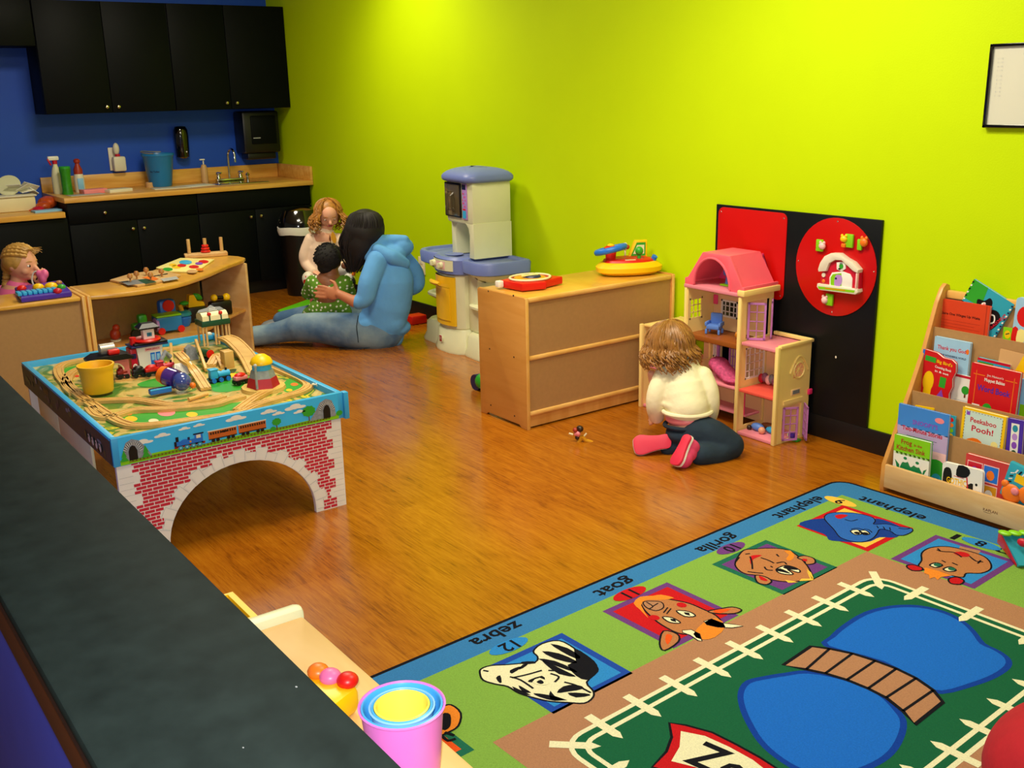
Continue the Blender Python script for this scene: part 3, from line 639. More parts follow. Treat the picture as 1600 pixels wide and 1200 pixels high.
# ---------------------------------------------------------------- train table
TX0, TX1, TY0, TY1, TH = 3.62, 4.905, -2.815, -1.985, .443
RIMB = .345                                           # lower edge of the painted rim boards
mat('brick_red', 'CC2440', .5, var=.05); mat('stone_white', 'F2F1EC', .5, var=.05); mat('table_sky', '38BEFF', .4, var=.03); mat('rim_blue', '36A8E0', .4, var=.05)
mat('mural_dark', '1C3A3A', .45, var=.2, vs_=25); mat('stone_grey', '8A9098', .6, var=.3, vs_=90)
root = empty('train_table', ((TX0+TX1)/2, (TY0+TY1)/2, 0), 'blue train play table with red brick arch legs and wooden track inside', 'table')
def play_top():
    m = bpy.data.materials.new('play_board'); m.use_nodes = True; nt = m.node_tree; b = nt.nodes['Principled BSDF']; b.inputs['Roughness'].default_value = .3; b.inputs['Coat Weight'].default_value = .3
    tc = nt.nodes.new('ShaderNodeTexCoord'); n = nt.nodes.new('ShaderNodeTexNoise'); n.inputs['Scale'].default_value = 7; n.inputs['Detail'].default_value = 2.5; n.inputs['Distortion'].default_value = .8
    cr = nt.nodes.new('ShaderNodeValToRGB'); cr.color_ramp.interpolation = 'CONSTANT'; e = cr.color_ramp.elements
    e[0].position = 0; e[0].color = rgb('4A7E28'); e[1].position = .40; e[1].color = rgb('7C9440')
    for p, h in ((.46, 'B8B050'), (.49, 'D8C070'), (.55, 'CBB060'), (.6, '5C8C34'), (.66, 'E0C830'), (.69, '3A8030')): x = e.new(p); x.color = rgb(h)
    nt.links.new(tc.outputs['Object'], n.inputs['Vector']); nt.links.new(n.outputs['Fac'], cr.inputs[0]); nt.links.new(cr.outputs[0], b.inputs['Base Color']); MATS['play_board'] = m
play_top()
TB = .418                                             # play board level
part(MB().span(TX0+.018, TX1-.018, TY0+.018, TY1-.018, TB-.012, TB, 'play_board'), 'play_board', root)
# four rim boards
b = MB().span(TX1-.018, TX1, TY0+.001, TY1-.001, RIMB, TH, 'rim_blue', .002)
A = Art(b, plane_map((TX1, TY0, RIMB), (0, 1, 0), (0, 0, 1), 1, (TH-RIMB)/.128))       # u along y from the near left corner, v up
W, H = TY1-TY0, .128
A.rect(.022, .003, W-.022, H-.003, 'table_sky', 0)
A.poly([(.022, .003), (W-.022, .003), (W-.022, .03), (.6, .022), (.45, .028), (.3, .02), (.15, .03), (.022, .026)], 'lime', 1)
A.line([(.05, .012), (.25, .014), (W-.06, .014)], .003, 'brown', 2); A.line([(.05, .018), (.25, .020), (W-.06, .020)], .002, 'darkbrown', 2)
for i in range(60): A.rect(.06+i*.012, .0105, .063+i*.012, .0215, 'brown', 3)
for cx, cy, k in ((.10, .085, 1), (.165, .098, .8), (.24, .108, .6), (.29, .11, .6), (.36, .06, .8), (.42, .105, 1.1), (.54, .105, .9), (.575, .088, .7), (.64, .1, 1.2), (.655, .075, .7)):
    for j, (dx, dy, rx, ry) in enumerate(((-.018, 0, .016, .007), (0, .005, .018, .011), (.018, 0, .016, .006))): A.oval(cx+dx*k, cy+dy*k, rx*k, ry*k, 'white', 2+j)
for cx in (.065, W-.07):
    A.poly([(cx-.035, .02), (cx-.03, .07), (cx-.02, .1), (cx, .112), (cx+.022, .1), (cx+.045, .06), (cx+.06, .022)] if cx < .3 else [(cx-.07, .02), (cx-.045, .06), (cx-.025, .1), (cx, .113), (cx+.022, .1), (cx+.034, .06), (cx+.036, .02)], 'stone_grey', 4)
    for i in range(26):
        a = .25+i*.1; A.line([(cx+.024*cos(a), .045+.04*sin(a)), (cx+.034*cos(a), .045+.055*sin(a))], .0015, 'black' if i % 2 else 'white', 5)
    A.poly([(cx-.014, .018), (cx-.014, .06), (cx-.008, .078), (cx, .084), (cx+.008, .078), (cx+.014, .06), (cx+.014, .018)], 'black', 6)
for cx, h in ((.035, .055), (.105, .06)): A.poly([(cx-.014, .02), (cx-.005, h*.7), (cx-.009, h*.7), (cx, h+.015), (cx+.009, h*.7), (cx+.005, h*.7), (cx+.014, .02)], 'green', 7)
for cx, cy, r_ in ((.565, .052, .016), (.69, .07, .024), (.81, .03, .012), (.55, .022, .01)):
    A.rect(cx-.002, .02, cx+.002, cy, 'brown', 3); A.poly([(cx+r_*(1+.15*(i % 2))*cos(i*pi/9), cy+r_*(1+.15*(i % 2))*sin(i*pi/9)) for i in range(18)], 'green', 4)
# printed locomotive and coaches
lx = .20
A.rect(lx, .026, lx+.105, .036, 'darkred', 4); A.rect(lx+.005, .034, lx+.07, .056, 'blue', 4); A.rect(lx+.07, .03, lx+.098, .075, 'blue', 4); A.rect(lx+.066, .072, lx+.102, .078, 'black', 5); A.rect(lx+.076, .055, lx+.091, .07, 'offwhite', 5)
A.rect(lx+.006, .056, lx+.016, .078, 'black', 5); A.rect(lx, .036, lx+.008, .058, 'black', 5); A.oval(lx+.035, .056, .012, .006, 'blue', 5); A.rect(lx+.046, .055, lx+.054, .068, 'navy', 5); A.rect(lx+.052, .042, lx+.058, .05, 'gold', 5)
for i in range(4): A.oval(lx+.02+i*.022, .026, .009, .009, 'teal', 6); A.oval(lx+.02+i*.022, .026, .004, .004, 'lightblue', 7)
mat('coach', 'C4601C', .5)
for c0 in (.318, .425):
    A.poly([(c0, .036), (c0+.1, .036), (c0+.1, .072), (c0, .072)], 'coach', 4); A.rect(c0-.002, .071, c0+.102, .076, 'offwhite', 5); A.rect(c0, .033, c0+.1, .037, 'black', 5)
    for i in range(11): A.rect(c0+.006+i*.0085, .056, c0+.0115+i*.0085, .067, 'darkbrown', 6)
    for q in (.015, .085): A.oval(c0+q, .028, .007, .007, 'black', 6); A.oval(c0+q+.016*(-1 if q > .05 else 1), .028, .007, .007, 'black', 6)
part(b, 'rim_board', root)['label'] = 'near rim board painted with a locomotive, coaches and clouds'
b = MB().span(TX0, TX0+.018, TY0+.001, TY1-.001, RIMB, TH, 'rim_blue', .002); part(b, 'rim_board', root)
b = MB().span(TX0+.019, TX1-.019, TY1-.02, TY1, RIMB, TH, 'rim_blue', .002)
b.span(TX1-.019, TX1+.010, TY1-.001, TY1+.018, RIMB-.004, TH, 'rim_blue', .003); part(b, 'rim_board', root)
b = MB().span(TX0+.019, TX1-.0185, TY0, TY0+.02, RIMB, TH, 'rim_blue', .002)
A = Art(b, plane_map((TX0, TY0, RIMB), (1, 0, 0), (0, 0, 1), 1, (TH-RIMB)/.128)); A.rect(.005, .003, TX1-TX0-.01, H-.012, 'mural_dark', 0)
random.seed(5)
for i in range(26):
    x = random.uniform(.05, 1.2); y = random.uniform(.02, .1); A.oval(x, y, random.uniform(.01, .03), random.uniform(.006, .02), random.choice(['navy', 'darkgreen', 'darkbrown', 'stone_grey', 'darkgreen']), 1+i % 4)
for i in range(4): A.oval(1.02+i*.045, .045, .014, .02, 'offwhite', 6); A.oval(1.015+i*.045, .052, .005, .005, 'black', 7)
part(b, 'rim_board', root)['label'] = 'long rim board facing the partition, painted dark with four pale faces'
# arch legs at both short ends
def arch_leg(x0, x1, painted):
    b = MB(); Wd = TY1-TY0-.02; y0 = TY0+.01; cx = Wd*.5+.01; R = .272; zt = .262
    out = [(0, 0), (cx-R, 0)] + [(cx-R*cos(pi*i/24), .02+(zt-.02)*sin(pi*i/24)) for i in range(25)] + [(cx+R, 0), (Wd, 0), (Wd, RIMB), (0, RIMB)]
    b.prism(out, x1-x0, 'stone_white', frame((0, 1, 0), (0, 0, 1), (1, 0, 0), (x0, y0, 0)))
    if painted:
        A = Art(b, plane_map((x1, y0, 0), (0, 1, 0), (0, 0, 1)))
        bw, bh = .0355, .0128; row = 0; z = .004
        while z < RIMB-.004:
            off = (row % 2)*bw/2; jag = .038+(.022 if (row//3) % 2 else 0)
            k = 0
            while True:
                u0 = off+k*bw; k += 1
                if u0 > Wd: break
                a_, c_ = u0+.0014, u0+bw-.0014
                lo, hi = jag+.01, Wd-jag
                a_ = max(a_, lo); c_ = min(c_, hi)
                if c_-a_ < .006: continue
                # clip against the ring of arch stones
                def inside(u, zz):
                    zz += .004; i_ = int(math.atan2(max(zz, 0), u-cx)/pi*23); q_ = .050 if i_ % 2 else .030
                    return ((u-cx)/(R+q_))**2+((zz-.01)/(zt-.01+q_))**2 < 1
                if inside(a_, z) and inside(c_, z): continue
                if inside(c_, z):
                    while inside(c_, z) and c_ > a_: c_ -= .003
                if inside(a_, z):
                    while inside(a_, z) and a_ < c_: a_ += .003
                if c_-a_ < .005: continue
                A.rect(a_, z, c_, z+bh-.0028, 'brick_red', 0)
            z += bh; row += 1
        for i in range(23):                      # voussoirs
            a = pi*(i+.5)/23; L = .048 if i % 2 else .032
            p = [(cx+(R+.004)*cos(a-.06), .012+(zt-.008)*sin(a-.06)), (cx+(R+L)*cos(a-.062), .012+(zt-.012+L)*sin(a-.062)), (cx+(R+L)*cos(a+.062), .012+(zt-.012+L)*sin(a+.062)), (cx+(R+.004)*cos(a+.06), .012+(zt-.008)*sin(a+.06))]
            A.poly(p, 'stone_white', 1+i % 2); A.line([p[0], p[1], p[2]], .0013, 'lightgrey', 4)
        for i in range(14):                      # side stones
            zz = .02+i*.0215; A.line([(.004, zz), (.05, zz)], .001, 'lightgrey', 1); A.line([(Wd-.05, zz), (Wd-.004, zz)], .001, 'lightgrey', 1)
    return part(b, 'arch_leg', root)
arch_leg(TX1-.03, TX1-.012, True); arch_leg(TX0+.012, TX0+.03, False)
b = MB().span(TX0+.2, TX0+.52, TY0+.006, TY0+.016, .215, RIMB, 'plastic_white', .002); part(b, 'drawer_panel', root)
b = MB().span(TX0+.525, TX0+.98, TY0+.006, TY0+.016, .215, RIMB, 'plastic_white', .002); part(b, 'drawer_panel', root)

# ---------------------------------------------------------------- wooden track on the board
TZ = TB+.001; TT = .012
def track(pts, z=TZ, smooth=5, zf=None, w=.04, th=TT, closed=False):
    P = crom([V((p[0], p[1], (p[2] if len(p) > 2 else z))) for p in pts], smooth, closed)
    b = MB(); n = len(P); prof = [(-w/2, 0), (w/2, 0), (w/2, th), (w/2-.0075, th), (w/2-.0075, th-.003), (w/2-.0135, th-.003), (w/2-.0135, th), (-w/2+.0135, th), (-w/2+.0135, th-.003), (-w/2+.0075, th-.003), (-w/2+.0075, th), (-w/2, th)]
    R = []
    for i, p in enumerate(P):
        d = (P[(i+1) % n]-P[i-1]) if closed else (P[min(n-1, i+1)]-P[max(0, i-1)]); d.z = 0; d.normalize(); s = V((-d.y, d.x, 0))
        R.append([p+s*a+V((0, 0, c)) for a, c in prof])
    if closed: R.append(R[0])
    b.rings(R, 'track', not closed); return b
def TP(u, v, z=TB+.01): p = at(u, v, 'z', z); return (p.x, p.y)
G = 'wooden track runs on the play table'
def track_obj(pts, label, **k): o = solo(track(pts, **k), 'train_track', label, 'toy train track', sharp=30)
def tl(pts): return [TP(*p) for p in pts]
track_obj(tl([(305, 541), (225, 548), (150, 558), (100, 568), (92, 582), (108, 603), (134, 624), (163, 644), (192, 660), (224, 664), (300, 655), (370, 645), (400, 632), (440, 620), (470, 611), (482, 602), (474, 593), (445, 580), (408, 564), (375, 551)]), 'outer oval of wooden train track hugging the blue rim of the play table', closed=False)
track_obj(tl([(120, 628), (160, 625), (215, 624), (270, 632), (320, 625), (350, 618)]), 'straight wooden track piece behind the blue toy bus', smooth=4)
track_obj(tl([(116, 614), (104, 600), (110, 584), (130, 574), (165, 568)]), 'curved wooden track in the far left corner of the play table', smooth=5)
track_obj(tl([(140, 636), (152, 648), (175, 650), (210, 640), (260, 638), (330, 632), (355, 625), (380, 618)]), 'curving wooden track behind the flower patch in front of the blue toy bus', smooth=5)
track_obj([(*TP(372, 640), TZ), (*TP(400, 620), TZ+.001), (*TP(425, 608), TZ+.001)], 'short diagonal wooden track beside the lighthouse toy', smooth=4)
a1 = TP(290, 572, .47); a2 = TP(305, 590); a3 = TP(322, 607)
track_obj([(a1[0]-.10, a1[1]+.01, TZ+.075), (a1[0], a1[1], TZ+.07), (a2[0], a2[1], TZ+.03), (a3[0], a3[1], TZ+.002)], 'sloping wooden ramp track going down beside the white waterfall block', smooth=5)
b1 = TP(365, 540, .45); b2 = TP(385, 560); b3 = TP(400, 582)
track_obj([(b1[0]-.08, b1[1]-.01, TZ+.05), (b1[0], b1[1], TZ+.045), (b2[0], b2[1], TZ+.02), (b3[0], b3[1], TZ+.002)], 'wide wooden ramp track by the right rim behind the lighthouse toy', smooth=5, w=.07)
track_obj([(*TP(330, 570), TZ+.001), (*TP(342, 562), TZ+.024), (*TP(352, 572), TZ+.001)], 'small humped wooden bridge track behind the blue locomotive', smooth=5)
# printed flower patches
b = MB().span(TX0+.018, TX1-.018, TY0+.018, TY1-.018, TB-.0005, TB+.0003, 'play_board')
A = Art(b, lambda u, v, l: V((*TP(u, v, TB), TB+.0003+l)))
for pts, m in (([(165, 660), (190, 650), (235, 645), (300, 640), (350, 632), (385, 628), (350, 645), (300, 652), (230, 660)], 'green'), ([(330, 600), (345, 588), (370, 582), (395, 592), (392, 605), (360, 612), (335, 612)], 'green'), ([(85, 585), (100, 576), (130, 571), (135, 578), (105, 588), (88, 592)], 'green'),
               ([(440, 605), (455, 590), (480, 598), (470, 612), (450, 614)], 'green'), ([(320, 594), (350, 580), (370, 577), (355, 592), (330, 600)], 'darkgreen'), ([(215, 600), (250, 590), (290, 592), (280, 602), (230, 605)], 'green')):
    A.poly(pts, m, 0, smooth=3)
for u, v, r_, m in ((365, 587, 9, 'yellow'), (205, 655, 10, 'yellow'), (200, 647, 7, 'orange'), (260, 645, 14, 'salmon'), (300, 648, 9, 'yellow'), (175, 655, 6, 'orange'), (112, 566, 9, 'red'), (108, 586, 7, 'red'), (120, 588, 4, 'red'), (290, 551, 7, 'red'), (460, 601, 6, 'orange'), (452, 610, 5, 'yellow'), (240, 658, 8, 'cream')): A.oval(u, v, r_, r_*.42, m, 1)
o = part(b, 'printed_scenery', root)

# ---------------------------------------------------------------- toys on the table
r = empty('toy_bucket', (*TP(156, 612), TB), 'big yellow plastic tub standing on the left of the play table', 'tub')
p = TP(156, 613); mat('tub_yellow', 'F0B810', .5)
part(MB().lathe([(.052, 0), (.054, .004), (.06, .075), (.063, .09), (.067, .098), (.067, .106), (.06, .106), (.054, .09), (.05, .006)], 'tub_yellow', (p[0]-.012, p[1], TB+.0115), 32, caps=True), 'tub_body', r)
mat('silver', 'A8A49A', .35, .6)
# station building with dark roof and red tank (left)
r = empty('toy_station', (*TP(185, 590), TB), 'pink brick toy engine shed with black roof, silver and red tanks on top', 'toy')
s1 = TP(205, 600); bx, by = s1[0]-.085, s1[1]+.035
fx = bx-.005
b = MB(); w_ = .13; h_ = .075; out = [(0, 0), (.045, 0)]+[(.075-.03*cos(pi*i/10), .035+.025*sin(pi*i/10)) for i in range(11)]+[(.105, 0), (w_, 0), (w_, h_), (0, h_)]
mat('toy_brick', 'D8706C', .5, var=.1, vs_=60)
b.prism(out, .07, 'toy_brick', frame((0, 1, 0), (0, 0, 1), (1, 0, 0), (fx-.085, by-.135, TZ+.012))); part(b, 'walls', r)
b = MB(); b.prism([(-.018, 0), (.148, 0), (.148, .008), (.12, .022), (.01, .022), (-.018, .008)], .10, 'black', frame((0, 1, 0), (0, 0, 1), (1, 0, 0), (fx-.1, by-.135, TZ+.0875))); part(b, 'roof', r)
part(MB().cyl((fx-.055, by-.10, TZ+.128), (fx-.055, by-.045, TZ+.128), .023, 'silver', seg=20), 'silver_tank', r)
part(MB().box((fx-.03, by-.055, TZ+.119), (.03, .045, .02), 'red', .006), 'red_block', r)
part(MB().tube([(fx-.014, by-.135+.075-.032*cos(pi*i/10), TZ+.045+.028*sin(pi*i/10)) for i in range(11)], .003, 'cream', 6), 'arch_trim', r)
# white depot with blue doors
q = TP(238, 579, TB); r = empty('toy_depot', (q[0], q[1], TB), 'white toy fire depot with blue doors, red ring roof and small tower', 'toy')
ux = q[0]-.034; uy = q[1]
b = MB(); b.rings([[V((ux+a*sx_, uy+c*sy_, TZ+.012+z)) for a, c in ((-1, -1), (1, -1), (1, 1), (-1, 1))] for z, sx_, sy_ in ((0, .03, .044), (.09, .034, .053))], 'white')
A = Art(b, lambda u, v, l: V((ux+.03+.004*v/.1+.0008+l, uy+u, TZ+.012+v)))
A.rect(-.005, 0, .043, .068, 'white', 0); A.rect(.0, .0, .019, .062, 'blue', 1); A.rect(.022, .0, .041, .062, 'blue', 1); A.rect(-.02, .070, .042, .084, 'palepink', 1); A.text('EMERGENCY', -.017, .0745, .007, 'crimson', 2, width=.056, bold=True)
A.rect(.004, .03, .016, .055, 'lightblue', 2); A.rect(.026, .03, .038, .055, 'lightblue', 2)
part(b, 'walls', r)
b = MB().span(ux-.03, ux+.032, uy-.078, uy-.052, TZ+.012, TZ+.1, 'crimson', .004); b.span(ux+.03, ux+.034, uy-.075, uy-.056, TZ+.06, TZ+.08, 'navy'); A = Art(b, plane_map((ux+.0345, uy-.075, TZ+.02), (0, 1, 0), (0, 0, 1))); A.oval(.01, .008, .009, .011, 'white', 0); A.text('D', .006, .003, .010, 'crimson', 1, bold=True); part(b, 'side_tower', r)
part(MB().span(ux-.045, ux+.045, uy-.075, uy+.075, TZ+.1025, TZ+.110, 'navy', .003).span(ux-.038, ux+.04, uy-.06, uy+.075, TZ+.110, TZ+.119, 'black', .003), 'roof', r)
part(MB().lathe([(.052, 0), (.056, .006), (.05, .012), (.04, .008), (.01, .006)], 'red', (ux, uy+.002, TZ+.1195), 28), 'ring_pad', r)
part(MB().cyl((ux+.005, uy-.055, TZ+.112), (ux+.005, uy-.055, TZ+.142), .013, 'red'), 'red_post', r)
b = MB().span(ux-.03, ux+.005, uy-.01, uy+.035, TZ+.125, TZ+.168, 'white', .002); A = Art(b, plane_map((ux+.0055, uy-.01, TZ+.128), (0, 1, 0), (0, 0, 1))); A.rect(.014, .008, .034, .024, 'teal', 0); A.line([(.024, .008), (.024, .024)], .002, 'navy', 1); A.line([(.014, .016), (.034, .016)], .002, 'navy', 1)
part(b, 'tower', r); b = MB(); b.rings([[V((ux-.0125+a*w2, uy+.0125+c*w2*1.3, TZ+z)) for a, c in ((-1, -1), (1, -1), (1, 1), (-1, 1))] for z, w2 in ((.168, .032), (.174, .032), (.190, .018))], 'black'); part(b, 'tower_roof', r)

def loco(name, label, x, y, z, rz, body, L=.075, tall=.035, wheels=3, wheelm='black', boiler=None, cabm=None, group=None):
    r = empty(name, (x, y, z), label, 'toy train', group, rz)
    M = Matrix.Translation((x, y, z)) @ Matrix.Rotation(rz, 4, 'Z'); boiler = boiler or body; cabm = cabm or body
    part(MB().box((0, 0, .014), (L, .026, .012), 'black', .003, M=M), 'chassis', r)
    b = MB().cyl(M @ V((-L*.1, 0, .029)), M @ V((L*.47, 0, .029)), .013, boiler, seg=16); b.cyl(M @ V((L*.33, 0, .038)), M @ V((L*.33, 0, .05)), .0045, 'black'); b.ell(M @ V((L*.08, 0, .042)), (.005, .005, .006), 'gold'); part(b, 'boiler', r)
    b = MB().box((-L*.3, 0, .033), (L*.36, .028, .034), cabm, .003, M=M); b.box((-L*.3, 0, .052), (L*.42, .032, .005), cabm, .002, M=M); part(b, 'cab', r)
    for i in range(wheels):
        for s in (-1, 1):
            xx = -L*.35+i*L*.7/(wheels-1); part(MB().cyl(M @ V((xx, s*.012, .009)), M @ V((xx, s*.019, .009)), .009, wheelm, seg=14), 'wheel', r)
    return r
def wagon(label, x, y, z, rz, body, top, L=.06, group=None, name='toy_wagon'):
    r = empty(name, (x, y, z), label, 'toy train', group, rz); M = Matrix.Translation((x, y, z)) @ Matrix.Rotation(rz, 4, 'Z')
    part(MB().box((0, 0, .014), (L, .028, .01), 'black', .002, M=M), 'chassis', r)
    b = MB().box((0, 0, .026), (L*.92, .028, .016), body, .004, M=M); b.ell(M @ V((0, 0, .034)), (L*.42, .014, .012), top, rot=Matrix.Rotation(rz, 3, 'Z')); part(b, 'load', r)
    for i in (-1, 1):
        for s in (-1, 1): part(MB().cyl(M @ V((i*L*.3, s*.012, .009)), M @ V((i*L*.3, s*.019, .009)), .009, 'black', seg=14), 'wheel', r)
    return r
p = TP(222, 596, .40); track_obj([(*TP(180, 592), TZ-.006), (*TP(225, 587), TZ-.006), (*TP(272, 580), TZ-.006)], 'straight wooden track under the red train before the depot', smooth=3)
zt = TZ+.0068
wagon('black flat wagon left of the red freight wagon', TP(217, 588)[0], TP(217, 588)[1], zt, pi/2, 'black', 'black', .05)
q = TP(238, 586); wagon('red topped freight wagon before the white depot', q[0], q[1], zt, pi/2, 'red', 'red')
q = TP(259, 582); loco('toy_engine', 'dark red toy engine ahead of the red wagon', q[0], q[1], zt, pi/2, 'crimson')
q = TP(192, 590); wagon('dark red wagon standing inside the pink shed arch', q[0], q[1], zt, pi/2, 'darkred', 'darkred', .045)
q = TP(345, 607, .39); loco('toy_locomotive', 'bright blue toy steam locomotive with blue wheels', q[0], q[1], TB+.002, pi/2+.05, 'skyblue', .085, wheelm='blue')
q = TP(372, 612, .39); wagon('red and pink toy car coupled behind the blue locomotive', q[0]+.005, q[1]+.012, TB+.002, pi/2+.2, 'salmon', 'red', .06)
q = TP(252, 625, .40); r = empty('toy_bus', (q[0], q[1], zt), 'small blue toy coach lying on its side on the track', 'toy')
b = MB().box((q[0], q[1], zt+.012), (.028, .082, .022), 'blue', .005); b.box((q[0]+.002, q[1], zt+.0225), (.012, .076, .004), 'black', .001); part(b, 'bus_body', r)
part(MB().box((q[0]+.012, q[1], zt+.02), (.006, .08, .006), 'skyblue', .002), 'side_trim', r)
# purple bead barrel
q = TP(278, 612, .42); r = empty('toy_barrel', (q[0], q[1], TB), 'shiny purple rolling rattle with orange end caps', 'toy')
mat('barrel_purple', '4C2C88', .15, coat=1, var=.2, vs_=14); mat('barrel_blue', '3C4C98', .15, coat=1)
c0 = V((q[0]-.055, q[1]-.03, TB+.062)); c1 = V((q[0]+.04, q[1]+.03, TB+.036))
d = (c1-c0).normalized()
part(MB().ell(c0+d*.025, (.035, .035, .035), 'barrel_purple').cyl(c0+d*.02, c0+d*.06, .037, 'barrel_purple'), 'drum', r)
part(MB().ell(c0+d*.085, (.036, .036, .036), 'barrel_blue'), 'drum', r)
part(MB().cyl(c0-d*.012, c0+d*.012, .031, 'orange', .036, seg=20), 'end_cap', r)
part(MB().ell(c1+d*.02, .012, 'orange'), 'knob', r)
# lighthouse
q = TP(415, 606); r = empty('toy_lighthouse', (q[0], q[1], TB), 'toy windmill tower with dark red base, blue band and yellow dome roof', 'toy')
def poly_rings(cx, cy, prof, n=6, a0=.2): return [[V((cx+w*cos(a0+2*pi*i/n), cy+w*sin(a0+2*pi*i/n), z)) for i in range(n)] for z, w in prof]
qx, qy = q[0]-.02, q[1]+.0; mat('straw', 'D8B45C', .8, bump=.6, bs=200)
mat('tower_red', 'B01020', .5); mat('tower_grey', '8C9490', .5, var=.2, vs_=60)
part(MB().rings(poly_rings(qx, qy, [(TB+.001, .085), (TB+.014, .082)], 14), 'straw'), 'base', r)
part(MB().rings(poly_rings(qx, qy, [(TB+.0142, .062), (TB+.05, .052)]), 'tower_red'), 'lower_wall', r)
part(MB().rings(poly_rings(qx, qy, [(TB+.05, .05), (TB+.08, .04)]), 'tower_grey'), 'upper_wall', r)
part(MB().cyl((qx, qy, TB+.08), (qx, qy, TB+.102), .036, 'skyblue', seg=20), 'band', r)
part(MB().lathe([(.042, 0), (.043, .005), (.036, .02), (.018, .034), (.004, .037)], 'yellow', (qx, qy, TB+.102), 20), 'dome_roof', r)
part(MB().tube([(qx+.05, qy-.045, TB+.02), (qx+.045, qy-.044, TB+.07), (qx+.042, qy-.042, TB+.105)], .005, 'tower_grey').ell((qx+.042, qy-.042, TB+.108), .007, 'lightgrey'), 'side_post', r)
# elevated station with green skirt on stilts
q = at(335, 505, 'z', .525); r = empty('toy_overpass', (q.x, q.y, TB), 'raised green toy station with cream canopy on wooden stilts', 'toy')
gx, gy = q.x-.02, q.y; zz = TB+.1
L2 = .13
part(MB().span(gx-.05, gx+.045, gy-L2/2, gy+L2/2, zz, zz+.025, 'darkgreen', .003), 'platform', r)
b = MB(); b.prism([(-.04, 0), (.04, 0), (.038, .02), (.02, .034), (-.02, .034), (-.038, .02)], L2*.9, 'cream', frame((1, 0, 0), (0, 0, 1), (0, -1, 0), (gx, gy+L2*.45, zz+.025))); part(b, 'canopy', r)
for k in (-.2, .2): part(MB().tube([(gx+.042, gy+k*L2, zz+.02), (gx+.042, gy+k*L2, zz+.045), (gx+.022, gy+k*L2, zz+.06)], .003, 'darkgreen', 6).ell((gx+.036, gy+k*L2, zz+.054), (.007, .009, .009), 'red'), 'lamp', r)
b = MB(); b.prism([(-L2*.52, 0), (L2*.42, 0), (L2*.30, .016), (L2*.12, .018), (0, .03), (-L2*.15, .018), (-L2*.45, .012)], .006, 'grey', frame((0, 1, 0), (-.6, 0, .8), (.8, 0, .6), (gx+.004, gy, zz+.058)))
A = Art(b, plane_map((gx+.009, gy, zz+.062), (0, 1, 0), (-.6, 0, .8))); A.text('WATER', -.012, .009, .005, 'white', 0, width=.03, bold=True); A.text('STATION', -.015, .0, .005, 'white', 0, width=.036, bold=True); part(b, 'name_board', r)
for dx, dy in ((.035, -.06), (.035, -.045), (.035, -.005), (.035, .008), (.035, .045), (.035, .058), (-.04, -.055), (-.04, .055)):
    part(MB().cyl((gx+dx, gy+dy, TB+.013), (gx+dx, gy+dy, zz), .005, 'birch', seg=10), 'stilt', r)
# bridge piers, hill block, waterfall
def block(label, u, v, w, d, h, m, rz=0, z0=TB+.001, name='toy_block', cat='toy block'):
    p = TP(u, v); b = MB().box((p[0], p[1], z0+h/2), (w, d, h), m, .002, rz=rz); return solo(b, name, label, cat)
q = TP(283, 590); r = empty('waterfall_block', (q[0], q[1], TB), 'wedge block with white printed waterfall between the ramps', 'toy block')
b = MB().prism([(-.045, 0), (.05, 0), (.035, .06), (-.03, .06)], .03, 'white', frame((0, 1, 0), (-.45, 0, .9), (.9, 0, .45), (q[0], q[1]+.01, TB+.002)))
A = Art(b, plane_map((q[0]+.027, q[1]+.01, TB+.0155), (0, 1, 0), (-.45, 0, .9)))
for i in range(12): A.line([(-.028+i*.005, .012+.003*(i % 3)), (-.026+i*.0045, .056-.004*(i % 4))], .0012, 'grey', 1)
A.poly([(-.04, .002), (-.02, .014), (0, .008), (.02, .012), (.045, .003), (.02, .001)], 'green', 0); part(b, 'block_body', r)
def tower(label, u0, v0, u1, v1, z1, m, name='bridge_girder'):
    a = at(u0, v0, 'z', z1); c = at(u1, v1, 'z', TB+.012); d = (V(c)-V(a)); L = d.length; d.normalize(); M = axis_frame(d, a)
    return solo(MB().box((0, 0, L/2), (.012, .016, L), m, .002, M=M), name, label, 'toy bridge part')
tower('leaning pale wooden bridge girder left of the white waterfall block', 267, 538, 270, 582, .47, 'track')
tower('long leaning wooden girder right of the white waterfall block', 306, 532, 322, 578, .49, 'track')
q = TP(262, 575); 
b = MB().tube([(q[0]+.01, q[1]-.02+.04*sin(0), TB+.002), (q[0], q[1]-.022, TB+.05), (q[0]-.01, q[1], TB+.075), (q[0]-.02, q[1]+.022, TB+.05)], .01, 'stone_grey', 8); solo(b, 'toy_tunnel_arch', 'grey stone toy tunnel arch right of the white depot', 'toy')
q = TP(300, 560); b = MB().prism([(-.03, 0), (.03, 0), (.022, .05), (0, .065), (-.02, .05)], .03, 'stone_grey', frame((0, 1, 0), (0, 0, 1), (1, 0, 0), (q[0]-.03, q[1], TB+.002))); solo(b, 'toy_hill', 'grey pointed toy rock behind the ramp track', 'toy')
block('tall wooden pier block under the green toy station', 356, 570, .05, .04, .07, 'track')
q = TP(329, 565, .42); r = empty('toy_drum', (q[0], q[1], TB), 'round red ended toy tank car behind the leaning girder', 'toy')
part(MB().cyl((q[0]-.05, q[1]-.02, TB+.035), (q[0], q[1], TB+.035), .018, 'darkgreen', seg=18), 'tank', r); part(MB().cyl((q[0], q[1], TB+.035), (q[0]+.006, q[1]+.002, TB+.035), .018, 'red', seg=18), 'end_cap', r)
part(MB().box((q[0]-.03, q[1]-.01, TB+.01), (.06, .03, .018), 'black', .003), 'chassis', r)
